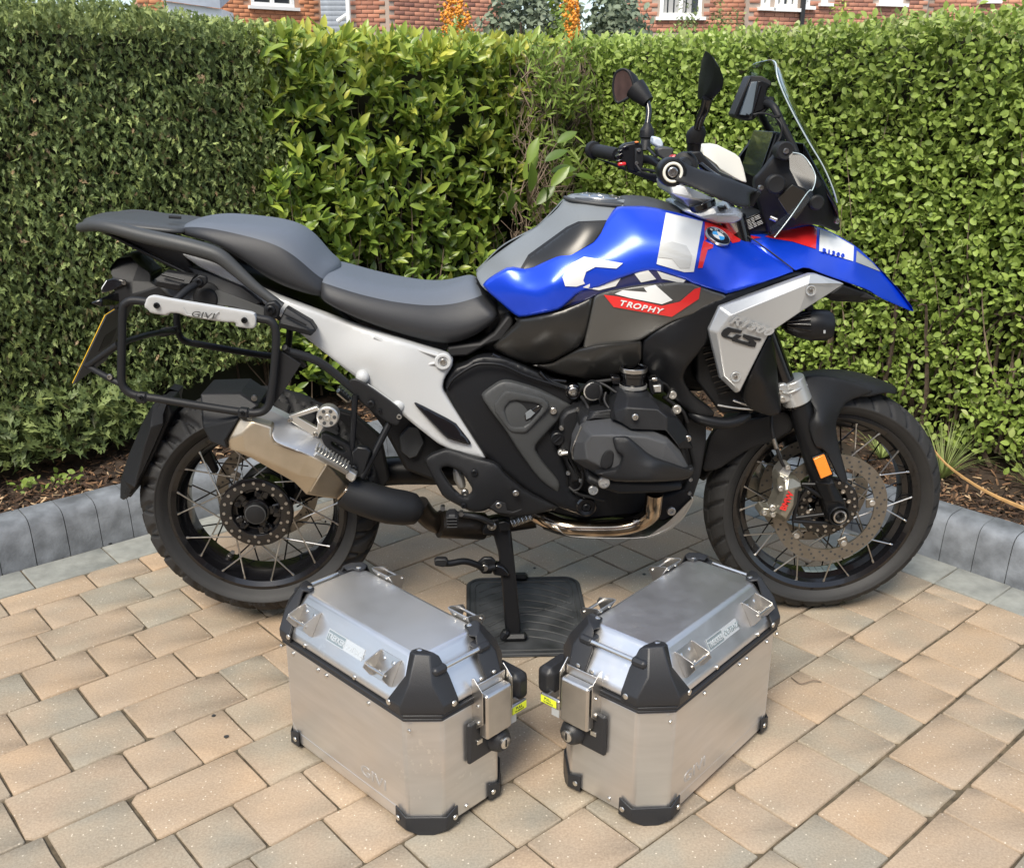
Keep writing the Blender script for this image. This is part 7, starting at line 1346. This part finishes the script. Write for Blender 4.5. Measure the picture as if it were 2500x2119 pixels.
# left controls
ext('switch_housing', [(480, 830), (520, 800), (600, 785), (640, 800), (640, 980), (600, 1010), (540, 1000), (530, 950), (490, 940)], '3', .235, .045, K_blk, bevel=.005); ext('clamp_ring', [(590, 830), (640, 830), (660, 900), (640, 1000), (600, 1000), (585, 960)], '3', .22, .03, K_mat, bevel=.004)
for x, y in ((617, 845), (602, 938)): bolt('3', x, y, .215, .006, .005, K_bolt)
ext('turn_switch', [(470, 935), (525, 930), (528, 955), (470, 962)], '3', .225, .03, K_red, bevel=.003); ext('switch', [(590, 785), (615, 780), (618, 792), (592, 795)], '3', .23, .02, mat('orange_switch', (.7, .18, .03), .4), bevel=.002)
for q_ in ([(450, 890), (500, 860), (505, 880), (460, 905)], [(455, 920), (500, 905), (500, 918), (460, 930)], [(500, 820), (540, 810), (545, 830), (505, 838)], [(470, 850), (500, 835), (505, 845), (475, 865)]): ext('switch', q_, '3', .23, .03, K_gls, bevel=.002)
ext('hand_guard', [(300, 900), (480, 950), (600, 1000), (760, 1030), (800, 1070), (790, 1085), (740, 1080), (560, 1010), (330, 915)], '3', .42, .02, K_blk, bevel=.004)
ext('clutch_reservoir', [(745, 835), (790, 822), (860, 828), (870, 850), (850, 900), (800, 915), (760, 880)], '3', .10, .05, K_gry, bevel=.004); ext('clutch_reservoir_pot', [(725, 745), (775, 758), (795, 800), (790, 830), (750, 825), (718, 800)], '3', .19, .05, mat('pale_blue_plastic', (.55, .62, .70), .4), bevel=.005)
for pts_ in ([(600, 950, .22), (640, 1000, .20), (720, 1022, .14), (790, 1015, .08)], [(640, 980, .2), (700, 990, .16), (780, 1010, .1)], [(680, 830, .2), (710, 860, .16), (740, 890, .12)]): tube('cable', pts_, '3', .004, K_rub, n=7)
ext('throttle_switch', [(845, 895), (880, 875), (890, 885), (880, 915), (850, 915)], '3', -.22, .03, K_red, bevel=.003)
# fluid reservoir on the right
facets('brake_reservoir', [(1070, 850, -.22), (1100, 810, -.22), (1180, 805, -.22), (1310, 870, -.20), (1345, 900, -.20), (1370, 970, -.20), (1395, 1080, -.20), (1360, 1070, -.21), (1200, 990, -.23), (1170, 950, -.235), (1080, 880, -.23)], [(0, 1, 2, 8, 9, 10), (2, 3, 4, 5, 6, 7, 8)], '3', K_cream, thick=.07, bevel=.006, seg=3)
ext('lever_perch', [(980, 860), (1060, 845), (1100, 900), (1200, 1000), (1290, 1040), (1330, 1080), (1290, 1090), (1180, 1030), (1070, 960)], '3', -.25, .03, K_mat, bevel=.005)
tube('brake_lever', [(1060, 950, -.27), (1150, 1020, -.30), (1220, 1060, -.34), (1290, 1090, -.38)], '3', .007, K_gls, n=8)
# right hand guard
hg, HS = skin('hand_guard', [(800, 1000), (825, 940), (880, 908), (935, 925), (1000, 965), (1200, 1025), (1350, 1078), (1470, 1128), (1492, 1136), (1450, 1148), (1412, 1165), (1418, 1250), (1385, 1262), (1300, 1240), (1150, 1180), (1000, 1110), (920, 1085), (850, 1078), (808, 1045)], '3', [(800, 1000, -.455), (880, 980, -.470), (1200, 1090, -.475), (1412, 1200, -.455), (1490, 1135, -.42), (1300, 1180, -.475), (1000, 965, -.455), (1200, 1025, -.455), (1350, 1078, -.45)], K_mat, thick=.035, roll=.009, rw=9)
ext('hand_guard_front', [(1405, 1160), (1470, 1135), (1495, 1140), (1500, 1160), (1470, 1200), (1440, 1250), (1415, 1252)], '3', -.42, .10, K_blk, bevel=.006)
mb = MB(); p = pt('3', 862, 1005, -.478); mb.lathe([(0, .05), (.026, .05), (.0285, .03), (.0285, .006), (.026, .001), (.0215, 0), (.021, .002), (0, .002)], p, 'y', 40); mb.build('bar_end_weight', K_blk, bike, ang=50)
mb = MB(); mb.lathe([(.0205, .002), (.020, -.0005), (.0175, -.0015), (.0150, -.0005), (.0145, .002)], p, 'y', 40); mb.build('bar_end_ring', K_cream, bike, ang=60); bolt('3', 862, 1003, -.482, .0115, .006, K_mac)
# --- mirrors
def boot(name, win, pts, rr, m):
    P = [pt(win, *q) for q in pts]; mb = MB(); vs = []; n = 22; N = len(P)
    for i, (q, r_) in enumerate(zip(P, rr)):
        for k in range(n): th = 2 * math.pi * k / n; vs.append(q + Vector((r_ * math.cos(th), r_ * math.sin(th), 0)))
    fs = [(i * n + k, i * n + (k + 1) % n, (i + 1) * n + (k + 1) % n, (i + 1) * n + k) for i in range(N - 1) for k in range(n)] + [tuple(range(n)), tuple((N - 1) * n + k for k in range(n))]; mb.add(vs, fs); return mb.build(name, m, bike, ang=30)
def mirror_part(root_name, glass, shell, stem, stem_r, bootp, bootr, glassface):
    m = empty(root_name); m.parent = bike; gv = [pt('3', *q) for q in glass]; cg = sum(gv, Vector()) / len(gv); n = len(gv); pn = Vector((-.55, -.83, -.03)).normalized(); gv2 = []
    for q in glass:
        d = ray(*w2('3', q[0], q[1])); gv2.append(CAM + d * ((cg - CAM).dot(pn) / d.dot(pn)))
    gv = gv2
    mb = MB(); back = [cg + (q - cg) * .74 + glassface * .032 for q in gv]; tip = [cg + (q - cg) * .38 + glassface * .048 for q in gv]; rim = [cg + (q - cg) * 1.07 for q in gv]; rim2 = [cg + (q - cg) * 1.06 + glassface * .010 for q in gv]
    vs = [q - glassface * .002 for q in rim] + rim2 + back + tip; fs = [tuple(range(n))[::-1]]
    for L_ in range(3): fs += [(L_ * n + k, L_ * n + (k + 1) % n, (L_ + 1) * n + (k + 1) % n, (L_ + 1) * n + k) for k in range(n)]
    fs.append(tuple(3 * n + k for k in range(n))); mb.add(vs, fs); o = mb.build('mirror_shell', K_mat, m, .004, 3, 35)
    mb = MB(); mb.add([cg + (q - cg) * .98 + pn * .004 for q in gv], [tuple(range(n))]); mb.build('mirror_glass', K_mirg, m); mb = MB(); mb.tube([cg + (q - cg) * 1.03 + pn * .003 for q in gv], .0035, 8, closed=True, sub=3); mb.build('mirror_rim', K_mat, m)
    mb = MB(); mb.tube([pt('3', *q) for q in stem], stem_r, 14, sub=5); mb.build('stem', K_gls, m)
    b_ = boot('rubber_boot', '3', bootp, bootr, K_mat); b_.parent = m; return m, cg
gl = [(438, 400, .46), (444, 330, .465), (465, 285, .46), (510, 268, .44), (548, 290, .41), (575, 360, .375), (578, 410, .365), (555, 455, .38), (510, 485, .41), (470, 500, .435), (448, 470, .455)]
mirror_part('left_mirror', gl, gl, [(610, 410, .37), (660, 455, .36), (680, 520, .35), (688, 580, .34), (678, 655, .33)], .0085, [(680, 650, .32), (678, 668, .32), (676, 700, .32), (674, 750, .32), (672, 760, .32), (668, 770, .31), (662, 840, .30)], [.008, .012, .0195, .0205, .017, .014, .014], Vector((.85, .5, .1)).normalized())
along('mirror_neck', pt('3', 590, 400, .375), pt('3', 665, 480, .355), [(0, .030), (.02, .027), (.045, .020), (.055, .0175)], K_mat)
gr = [(1042, 478, -.36), (1052, 330, -.36), (1075, 190, -.38), (1095, 130, -.40), (1128, 150, -.42), (1180, 240, -.455), (1212, 330, -.46), (1205, 410, -.44), (1160, 470, -.41), (1100, 500, -.38)]
m = empty('right_mirror'); m.parent = bike; GV = [pt('3', *q) for q in gr]; gf = Vector((.9, -.35, -.1)).normalized(); cg = sum(GV, Vector()) / len(GV); n = len(GV)
mb = MB(); vs = [cg + (q - cg) * .92 + Vector((0, .016, 0)) for q in GV] + list(GV) + [cg + (q - cg) * .80 + Vector((.004, -.020, 0)) for q in GV] + [cg + (q - cg) * .40 + Vector((.006, -.032, 0)) for q in GV]; fs = [tuple(range(n))]
for L_ in range(3): fs += [(L_ * n + k, L_ * n + (k + 1) % n, (L_ + 1) * n + (k + 1) % n, (L_ + 1) * n + k) for k in range(n)]
fs.append(tuple(3 * n + k for k in range(n))); mb.add(vs, fs); mb.build('mirror_shell', K_blk, m, .003, 3, 60)
mb = MB(); mb.add([cg + (q - cg) * .86 + Vector((0, .0175, 0)) for q in GV], [tuple(range(n))[::-1]]); mb.build('mirror_glass', K_mirg, m)
mb = MB(); mb.tube([pt('3', *q) for q in [(1110, 470, -.40), (1092, 540, -.39), (1060, 610, -.375), (1042, 680, -.36)]], lambda t: .0115 - .0025 * t, 14, sub=5); mb.build('stem', K_gls, m)
b_ = boot('rubber_boot', '3', [(1042, 668, -.35), (1040, 680, -.35), (1032, 710, -.345), (1024, 745, -.34), (1022, 760, -.34), (1020, 790, -.335), (1015, 800, -.33), (1010, 850, -.32)], [.009, .014, .0195, .0205, .019, .019, .0145, .0145], K_mat); b_.parent = m
# ================================================================ rubber mat under the stand
M_matr = mat('mat_rubber', (.030, .032, .034), .62, var=.55, vscale=14, bump=.4, bscale=60, rvar=.1)
def rrect(x0, x1, y0, y1, r, n=6, z=0):
    out = []
    for cx, cy, a0 in ((x1 - r, y1 - r, 0), (x0 + r, y1 - r, 90), (x0 + r, y0 + r, 180), (x1 - r, y0 + r, 270)):
        for k in range(n + 1): a = math.radians(a0 + 90 * k / n); out.append(Vector((cx + r * math.cos(a), cy + r * math.sin(a), z)))
    return out
mt = empty('rubber_mat'); tag(mt, 'dusty black ribbed rubber car mat under the centre stand', 'mat')
mb = MB(); mb.prism(rrect(.54, .875, -.25, .185, .045, z=.0025), rrect(.54, .875, -.25, .185, .045, z=.0055)); mb.build('mat_base', M_matr, mt, .001)
mb = MB(); mb.tube(rrect(.547, .868, -.243, .178, .042, z=.006), .0045, 8, closed=True, sub=1); mb.build('mat_rim', M_matr, mt); mb = MB(); mb.tube(rrect(.565, .850, -.222, .158, .035, z=.0055), .003, 6, closed=True, sub=1); mb.build('mat_rim', M_matr, mt)
for k in range(9):
    y0 = -.20 + k * .04
    for s_ in (-1, 1):
        mb = MB(); xm = .708; pts = [(xm, y0 + .045, .0055), (xm + s_ * .045, y0 + .032, .0058), (xm + s_ * .09, y0 + .008, .0058), (xm + s_ * .13, y0 - .022, .0055)]
        pts = [(x, max(-.215, min(.15, y)), z) for x, y, z in pts]; mb.tube(pts, .0028, 6, sub=4); mb.build('mat_rib', M_matr, mt)
mb = MB(); mb.tube([(.6, -.1, .006), (.68, -.03, .006), (.74, -.02, .006), (.83, .03, .006)], .0032, 6); mb.build('mat_rib', M_matr, mt)
# ================================================================ aluminium panniers
def alu_mat():
    m = bpy.data.materials.new('brushed_aluminium'); m.use_nodes = True; n = m.node_tree.nodes; l = m.node_tree.links; b = n['Principled BSDF']; b.inputs['Metallic'].default_value = .92; b.inputs['Base Color'].default_value = (.67, .67, .675, 1)
    t = n.new('ShaderNodeTexCoord'); mp = n.new('ShaderNodeMapping'); mp.inputs['Scale'].default_value = (3, 3, 400); z = n.new('ShaderNodeTexNoise'); z.inputs['Scale'].default_value = 3; z.inputs['Detail'].default_value = 3
    l.new(t.outputs['Object'], mp.inputs['Vector']); l.new(mp.outputs['Vector'], z.inputs['Vector'])
    bp = n.new('ShaderNodeBump'); bp.inputs['Strength'].default_value = .12; bp.inputs['Distance'].default_value = .0004; l.new(z.outputs['Fac'], bp.inputs['Height']); l.new(bp.outputs['Normal'], b.inputs['Normal'])
    c = n.new('ShaderNodeTexNoise'); c.inputs['Scale'].default_value = 9; c.inputs['Detail'].default_value = 8; c.inputs['Roughness'].default_value = .65; l.new(t.outputs['Object'], c.inputs['Vector'])
    mr = n.new('ShaderNodeMapRange'); mr.inputs['From Min'].default_value = .3; mr.inputs['From Max'].default_value = .7; mr.inputs['To Min'].default_value = .28; mr.inputs['To Max'].default_value = .44; l.new(c.outputs['Fac'], mr.inputs['Value']); l.new(mr.outputs['Result'], b.inputs['Roughness'])
    # scuffs
    s = n.new('ShaderNodeTexNoise'); s.inputs['Scale'].default_value = 5.5; s.inputs['Detail'].default_value = 2; l.new(t.outputs['Object'], s.inputs['Vector'])
    s2 = n.new('ShaderNodeTexNoise'); s2.inputs['Scale'].default_value = 90; s2.inputs['Detail'].default_value = 6; l.new(t.outputs['Object'], s2.inputs['Vector'])
    g1 = n.new('ShaderNodeMapRange'); g1.inputs['From Min'].default_value = .62; g1.inputs['From Max'].default_value = .70; l.new(s.outputs['Fac'], g1.inputs['Value']); g2 = n.new('ShaderNodeMapRange'); g2.inputs['From Min'].default_value = .58; g2.inputs['From Max'].default_value = .63; l.new(s2.outputs['Fac'], g2.inputs['Value'])
    mm = n.new('ShaderNodeMath'); mm.operation = 'MULTIPLY'; l.new(g1.outputs[0], mm.inputs[0]); l.new(g2.outputs[0], mm.inputs[1])
    mx_ = n.new('ShaderNodeMixRGB'); sm = n.new('ShaderNodeTexNoise'); sm.inputs['Scale'].default_value = 3.2; sm.inputs['Detail'].default_value = 5; l.new(mp.outputs['Vector'], sm.inputs['Vector']); mp2 = n.new('ShaderNodeMapping'); mp2.inputs['Scale'].default_value = (2, 2, 14); l.new(t.outputs['Object'], mp2.inputs['Vector']); l.new(mp2.outputs['Vector'], sm.inputs['Vector']); cr = n.new('ShaderNodeValToRGB'); cr.color_ramp.elements[0].position = .3; cr.color_ramp.elements[1].position = .7; cr.color_ramp.elements[0].color = (.64, .64, .64, 1); cr.color_ramp.elements[1].color = (.72, .72, .725, 1); l.new(sm.outputs['Fac'], cr.inputs['Fac']); l.new(cr.outputs['Color'], mx_.inputs['Color1']); mx_.inputs['Color2'].default_value = (.85, .85, .84, 1); l.new(mm.outputs[0], mx_.inputs['Fac']); l.new(mx_.outputs['Color'], b.inputs['Base Color'])
    return m
M_al = alu_mat(); M_ss = mat('stainless_bracket', (.62, .60, .57), .34, metal=1, var=.06, vscale=30); M_cap = mat('pannier_black_nylon', (.020, .021, .024), .42, bump=.2, bscale=600); M_rv = mat('rivet_alu', (.72, .71, .68), .3, metal=1); M_tagy = mat('yellow_tag', (.75, .85, .05), .4)
M_lab = mat('label_silver', (.26, .31, .33), .3, metal=.4); M_lab2 = mat('label_white', (.52, .55, .57), .3, metal=.3)
def pannier(label, K, ang, sgn, L, D, faded):
    root = empty('pannier'); tag(root, label, 'pannier', 'aluminium panniers standing on the paving'); d1 = Vector((math.cos(ang), math.sin(ang), 0)); d2 = Vector((-math.sin(ang), math.cos(ang), 0)) * sgn; K = Vector((K[0], K[1], 0))
    base = K + d1 * L / 2 + d2 * D / 2; root.location = base
    def W(x, y, z): return K - base + d1 * x + d2 * y + Vector((0, 0, z))
    def Rm(nx=None): return Matrix((d1, d2, Vector((0, 0, 1)))).transposed()
    c = .052; zg = .262
    def octo(o, z, cc=c, x0=0, x1=L, y0=0, y1=D): return [W(x0 - o + cc, y0 - o, z), W(x1 + o - cc, y0 - o, z), W(x1 + o, y0 - o + cc, z), W(x1 + o, y1 + o - cc, z), W(x1 + o - cc, y1 + o, z), W(x0 - o + cc, y1 + o, z), W(x0 - o, y1 + o - cc, z), W(x0 - o, y0 - o + cc, z)]
    mb = MB(); mb.prism(octo(0, .014), octo(0, zg)); mb.build('case_body', M_al, root, .006, 3)
    for z0, z1, o in ((zg, zg + .006, .005), (zg + .0075, zg + .015, .006)): mb = MB(); mb.prism(octo(o, z0), octo(o, z1)); mb.build('seal', M_cap, root, .0018)
    # lid
    ix, iy, zt, zv = .058, .046, .372, .292; A_ = octo(.001, zg + .0155); B_ = octo(.001, zv); T_ = octo(0, zt, .022, ix, L - ix, iy, D - iy); T2 = octo(0, zt, .022, ix, L - ix, iy, D - iy)
    mb = MB(); mb.add(A_ + B_ + T_, [tuple(range(8))[::-1]] + [(k, (k + 1) % 8, 8 + (k + 1) % 8, 8 + k) for k in range(8)] + [(8 + k, 8 + (k + 1) % 8, 16 + (k + 1) % 8, 16 + k) for k in range(8)] + [tuple(range(16, 24))]); mb.build('lid', M_al, root, .007, 3, 20)
    def rivet(p, nrm, r=.0052, m=None, par=None):
        nrm = nrm.normalized(); a = p - nrm * .003; o = along('rivet', a, a + nrm, [(0, r * .6), (.0035, r), (.0048, r * .9), (.0058, r * .5)], m or M_rv, 14, root); return o
    n_long = (-d2); n_end = (-d1); up = Vector((0, 0, 1)); sl = W(0, iy, zt) - W(0, 0, zv); sn = Vector((d1.cross(sl))).normalized(); 
    if sn.dot(n_long) < 0: sn = -sn
    slu = sl.normalized(); Ls = sl.length
    slF = W(0, D - iy, zt) - W(0, D, zv); sluF = slF.normalized(); snF = d1.cross(slF).normalized()
    if snF.dot(d2) < 0: snF = -snF
    # black lid corners
    for ex, ey in ((0, 0), (1, 0), (0, 1), (1, 1)):
        def Q(x, y, z): return W(L - x if ex else x, D - y if ey else y, z)
        o = -.007
        low = [Q(c + .034, o, zg + .017), Q(c - .003, o, zg + .017), Q(o, c - .003, zg + .017), Q(o, c + .034, zg + .017)]; mid = [Q(c + .034, o, zv + .004), Q(c - .003, o, zv + .004), Q(o, c - .003, zv + .004), Q(o, c + .034, zv + .004)]
        hi = [Q(c + .018, .026, .338), Q(.046, .012, .335), Q(.016, .042, .335), Q(.018, c + .034, .336)]
        top = [Q(ix + .016, iy - .006, zt + .006), Q(ix + .002, iy - .004, zt + .008), Q(ix - .016, iy + .014, zt + .006), Q(.034, iy + .030, zt + .002)]
        tab = [Q(ix + .024, iy + .004, zt + .003), Q(ix + .020, iy + .020, zt + .003), Q(ix + .004, iy + .024, zt + .003), Q(ix - .006, iy + .032, zt - .002)]
        V = low + mid + hi + top + tab; mb = MB(); fs = []
        for r_ in range(4): fs += [(r_ * 4 + k, r_ * 4 + k + 1, (r_ + 1) * 4 + k + 1, (r_ + 1) * 4 + k) for k in range(3)]
        mb.add(V, fs); me_ = mb.mesh('lid_corner', M_cap, 25); oo = link('lid_corner', me_, root); md = oo.modifiers.new('thick', 'SOLIDIFY'); md.thickness = .006; md.offset = 0; bv = oo.modifiers.new('edge', 'BEVEL'); bv.width = .0025; bv.segments = 2; bv.limit_method = 'ANGLE'
        # lug that holds the rod
        mb = MB(); mb.box(Q(.032, iy + .022, .352), (.034, .034, .018), Rm(), ch=.005); mb.build('rod_lug', M_cap, root, .002)
        sx_ = -1 if ex else 1; sy_ = -1 if ey else 1
        rivet(Q(c + .030, -.010, zg + .030), -d2 * sy_, .0062); rivet(Q(-.010, c + .022, zg + .030), -d1 * sx_, .0062); rivet(Q(ix + .012, iy + .013, zt + .006), up, .0062)
        # bottom foot
        fl = [Q(c + .030, -.004, .052), Q(c, -.004, .040), Q(-.004, c, .040), Q(-.004, c + .030, .052)]; fm = [Q(c + .030, -.005, .014), Q(c, -.005, .012), Q(-.005, c, .012), Q(-.005, c + .030, .014)]; fb = [Q(c + .02, .02, .002), Q(c * .6, .012, .001), Q(.012, c * .6, .001), Q(.02, c + .02, .002)]
        mb = MB(); mb.add(fl + fm + fb, [(k + r_ * 4, k + 1 + r_ * 4, k + 5 + r_ * 4, k + 4 + r_ * 4) for r_ in range(2) for k in range(3)] + [(8, 9, 10, 11)]); oo = link('corner_foot', mb.mesh('corner_foot', M_cap, 25), root); md = oo.modifiers.new('thick', 'SOLIDIFY'); md.thickness = .004; md.offset = 0; bv = oo.modifiers.new('edge', 'BEVEL'); bv.width = .0015; bv.segments = 2; bv.limit_method = 'ANGLE'
        rivet(Q(c + .020, -.008, .030), -d2 * sy_, .0058); rivet(Q(-.008, c + .020, .030), -d1 * sx_, .0058)
    for xe in (.022, L - .022): mb = MB(); mb.cyl(W(xe, iy + .022, .354), W(xe, D - iy - .022, .354), .0048, n=14); mb.build('handle_rod', M_rv, root)
    # body and lid rivets
    for x in (.035, .30, .42, .465): rivet(W(L - x if False else x, -.001, zg - .016), n_long, .005)
    for x in (.16, .33): rivet(W(x, -.001, zg - .016), n_long, .005); 
    for x in (.20, .37): rivet(W(x, -.002, zv - .004), n_long, .005)
    rivet(W(-.001, .11, .030), n_end, .005)
    # tie-down brackets
    for (far, x) in ((0, .125), (0, .385), (1, .11), (1, .36)):
        su, nn_ = (slu, sn) if not far else (sluF, snF); b0 = (W(x, 0, zv) if not far else W(x, D, zv)) + su * (Ls * (.50 if not far else .92)) + nn_ * .0015; R_ = Matrix((d1, su, nn_)).transposed()
        g = empty('tie_bracket'); g.parent = root; mb = MB(); mb.box(b0, (.058, .054, .0022), R_, ch=.0006)
        mb.build('bracket_plate', M_ss, g, .0004)
        for s_ in (-1, 1):
            e = b0 + d1 * (s_ * .029); mb = MB(); ear = [e - su * .027, e + su * .027, e + su * .024 + nn_ * .006, e - su * .002 + nn_ * .032, e - su * .014 + nn_ * .032, e - su * .026 + nn_ * .008]; mb.prism([q - d1 * .001 for q in ear], [q + d1 * .001 for q in ear]); mb.build('bracket_ear', M_ss, g, .0004)
        mb = MB(); mb.cyl(b0 - d1 * .033 - su * .008 + nn_ * .024, b0 + d1 * .033 - su * .008 + nn_ * .024, .0032, n=12); mb.build('bracket_pin', M_ss, g)
        for (a_, b_) in ((-.014, .014), (.014, .014), (-.014, -.014), (.014, -.014)): q = rivet(b0 + d1 * a_ + su * b_, nn_, .0048); q.parent = g
    # name plate on the slope
    bl_ = W(.255, 0, zv) + slu * (Ls * .46) + sn * .0012; R_ = Matrix((d1, slu, sn)).transposed(); w_, h_ = .118, .024
    rx = d1 if sgn > 0 else -d1
    for off, ww, mm_ in ((-.0295 if sgn > 0 else .0295, .059, M_lab), (.0295 if sgn > 0 else -.0295, .059, M_lab2)): mb = MB(); mb.box(bl_ + d1 * off, (ww, h_, .0012), R_); mb.build('name_plate', mm_, root)
    for s1, s2, wx, wy in ((0, .0115, .059, .0016), (0, -.0115, .059, .0016), (-.0287, 0, .0016, .0214), (.0287, 0, .0016, .0214)): mb = MB(); mb.box(bl_ - rx * .0295 + rx * s1 + slu * s2 + sn * .0008, (wx, wy, .0008), R_); mb.build('plate_border', M_lab2, root)
    off_ = bl_ - rx * .056 - slu * .0062 + sn * .0009; text('TREKKER', 'f', 0, 0, 0, .0165, M_lab2, root, right=rx, up=slu, loc=off_, xs=.80, bold=.0004)
    text('OUTBACK', 'f', 0, 0, 0, .0165, M_lab2 if faded else M_lab, root, right=rx, up=slu, loc=bl_ + rx * .003 - slu * .0062 + sn * (.0006 if faded else .0009), xs=.78)
    # raised frame and maker's name pressed in the long side
    text('GIVI', 'f', 0, 0, 0, .036, mat('etched_logo', (.60, .60, .60), .58, metal=.85), root, right=rx, up=up, loc=(W(.10, -.0004, .062) if sgn > 0 else W(.20, -.0004, .062)), xs=1.3, depth=.0002)
    for a_, b_ in (((.07, .045), (.43, .045)), ((.43, .045), (.445, .06)), ((.445, .06), (.445, .2))): mb = MB(); mb.cyl(W(a_[0], .0012, a_[1]), W(b_[0], .0012, b_[1]), .0017, n=8); mb.build('pressed_line', M_al, root)
    # latch and lock on the near end
    yl = D * .68; Re = Matrix((d2, up, n_end * 1.0)).transposed() if (d2.cross(up)).dot(n_end) > 0 else Matrix((d2, -up, n_end)).transposed()
    mb = MB(); mb.box(W(-.006, yl - .012, .178), (.098, .095, .012), Re, ch=.006); mb.build('latch_base', M_cap, root, .002)
    la = empty('latch'); la.parent = root
    mb = MB(); mb.box(W(-.024, yl, .238), (.070, .100, .024), Re, ch=.004); mb.build('latch_cover', M_ss, la, .002, 3)
    mb = MB(); mb.box(W(-.012, yl, .296), (.074, .020, .003), Re); mb.build('latch_hook', M_ss, la, .001)
    for s_ in (-1, 1): mb = MB(); mb.prism([W(-.002, yl + s_ * .040 - .001, z) if i_ < 0 else W(x_, yl + s_ * .040 - .001, z) for i_, (x_, z) in enumerate([(0, .315), (-.006, .318), (-.030, .296), (-.030, .225), (-.004, .200), (0, .215)])], [W(x_, yl + s_ * .040 + .001, z) for (x_, z) in [(0, .315), (-.006, .318), (-.030, .296), (-.030, .225), (-.004, .200), (0, .215)]]); mb.build('latch_side', M_ss, la, .0004)
    for dy_, z_ in ((-.020, .308), (.014, .308)): q = rivet(W(-.006, yl + dy_, z_), n_end, .0055); q.parent = la
    for s_ in (-1, 1):
        for z_ in (.262, .225): q = rivet(W(-.018, yl + s_ * .042, z_), d2 * s_, .004); q.parent = la
    ly = yl + .016; along('lock_housing', W(.0, ly, .158), W(-.03, ly, .158), [(0, .032), (.008, .030), (.022, .026), (.030, .021), (.033, .018)], M_cap, 10, root); along('lock_barrel', W(-.03, ly, .158), W(-.04, ly, .158), [(0, .0125), (.006, .0125), (.0068, .0115)], M_rv, 26, root)
    mb = MB(); mb.box(W(-.0372, ly, .158), (.0035, .016, .0012), Re); mb.build('keyhole', K_rub, root); mb = MB(); mb.box(W(-.013, yl - .034, .176), (.014, .010, .004), Re, ch=.001); mb.build('lock_tongue', M_rv, root)
    mb = MB(); mb.box(W(-.004, yl - .050, .155), (.008, .024, .006), Re, ch=.001); mb.build('lock_plate', M_rv, root)
    # quick-release block on the far side, with its yellow tag
    mb = MB(); mb.box(W(.040, D + .022, .228), (.085, .044, .066), Rm(), ch=.012); mb.build('release_block', M_cap, root, .004, 3)
    mb = MB(); mb.box(W(.012, D + .004, .200), (.045, .004, .024), Rm(), ch=.001); mb.build('release_lever', M_ss, root, .0008); ext_R = Matrix((d2, up, n_end)).transposed() if (d2.cross(up)).dot(n_end) > 0 else Matrix((d2, -up, n_end)).transposed()
    mb = MB(); mb.box(W(-.010, D - .006, .200), (.052, .024, .010), ext_R, ch=.003); mb.build('lever_end', M_ss, root, .001); mb = MB(); mb.box(W(-.0156, D - .004, .201), (.040, .016, .001), ext_R); mb.build('yellow_tag', M_tagy, root)
    tr = d2 if sgn < 0 else -d2
    text('PULL', 'f', 0, 0, 0, .0085, K_gry, root, right=tr, up=up, loc=W(-.0162, D - .004, .2015) - tr * .011, xs=1.0); text('TO REMOVE', 'f', 0, 0, 0, .0045, K_gry, root, right=tr, up=up, loc=W(-.0162, D - .004, .1955) - tr * .013, xs=1.0)
    mb = MB(); mb.box(W(-.012, D - .020, .182), (.020, .022, .003), ext_R, ch=.001); mb.build('release_tab', M_lab2, root)
    return root
pannier('aluminium pannier on the left, below the rear wheel, with a worn name plate', (.462, -.915), 2.323, -1, .500, .249, True)
pannier('aluminium pannier on the right, below the front wheel, with a crisp name plate', (.909, -.907), .806, 1, .503, .262, False)
# small things lying on the paving
q = random.Random(17); ut = at(0, 0, 0)
for (x, y) in ((521, 1746), (553, 1797), (1305, 1386), (1572, 1401), (268, 1326)):
    p = Zp(x, y, .0015); mb = MB(); n_ = 7; r_ = q.uniform(.004, .006); A_ = [Vector((p.x + r_ * q.uniform(.7, 1.1) * math.cos(6.283 * k / n_), p.y + r_ * q.uniform(.7, 1.1) * math.sin(6.283 * k / n_), .0005)) for k in range(n_)]
    mb.prism(A_, [a + Vector((0, 0, .0018)) for a in A_]); tag(mb.build('debris_crumb', K_gry), {521: 'dark crumb on the grey paver left of the left pannier, upper one', 553: 'dark crumb on the grey paver left of the left pannier, lower one', 1305: 'dark crumb on the paving between the stand lever and the skid plate', 1572: 'dark crumb on the paving just above the right pannier', 268: 'dark crumb on the grey border paver by the left kerb'}[x], 'crumb')
tw = MB(); tw.tube([Zp(1932, 1653, .003), Zp(1955, 1668, .006), Zp(1985, 1660, .008), Zp(2005, 1664, .004)], .0013, 5, sub=4); tw.build('x', M_twig); o = bpy.data.objects[-1] if False else [c for c in COL.objects if c.name == 'x'][0]; o.name = 'twig'; tag(o, 'thin curved twig on the paver right of the right pannier', 'twig')
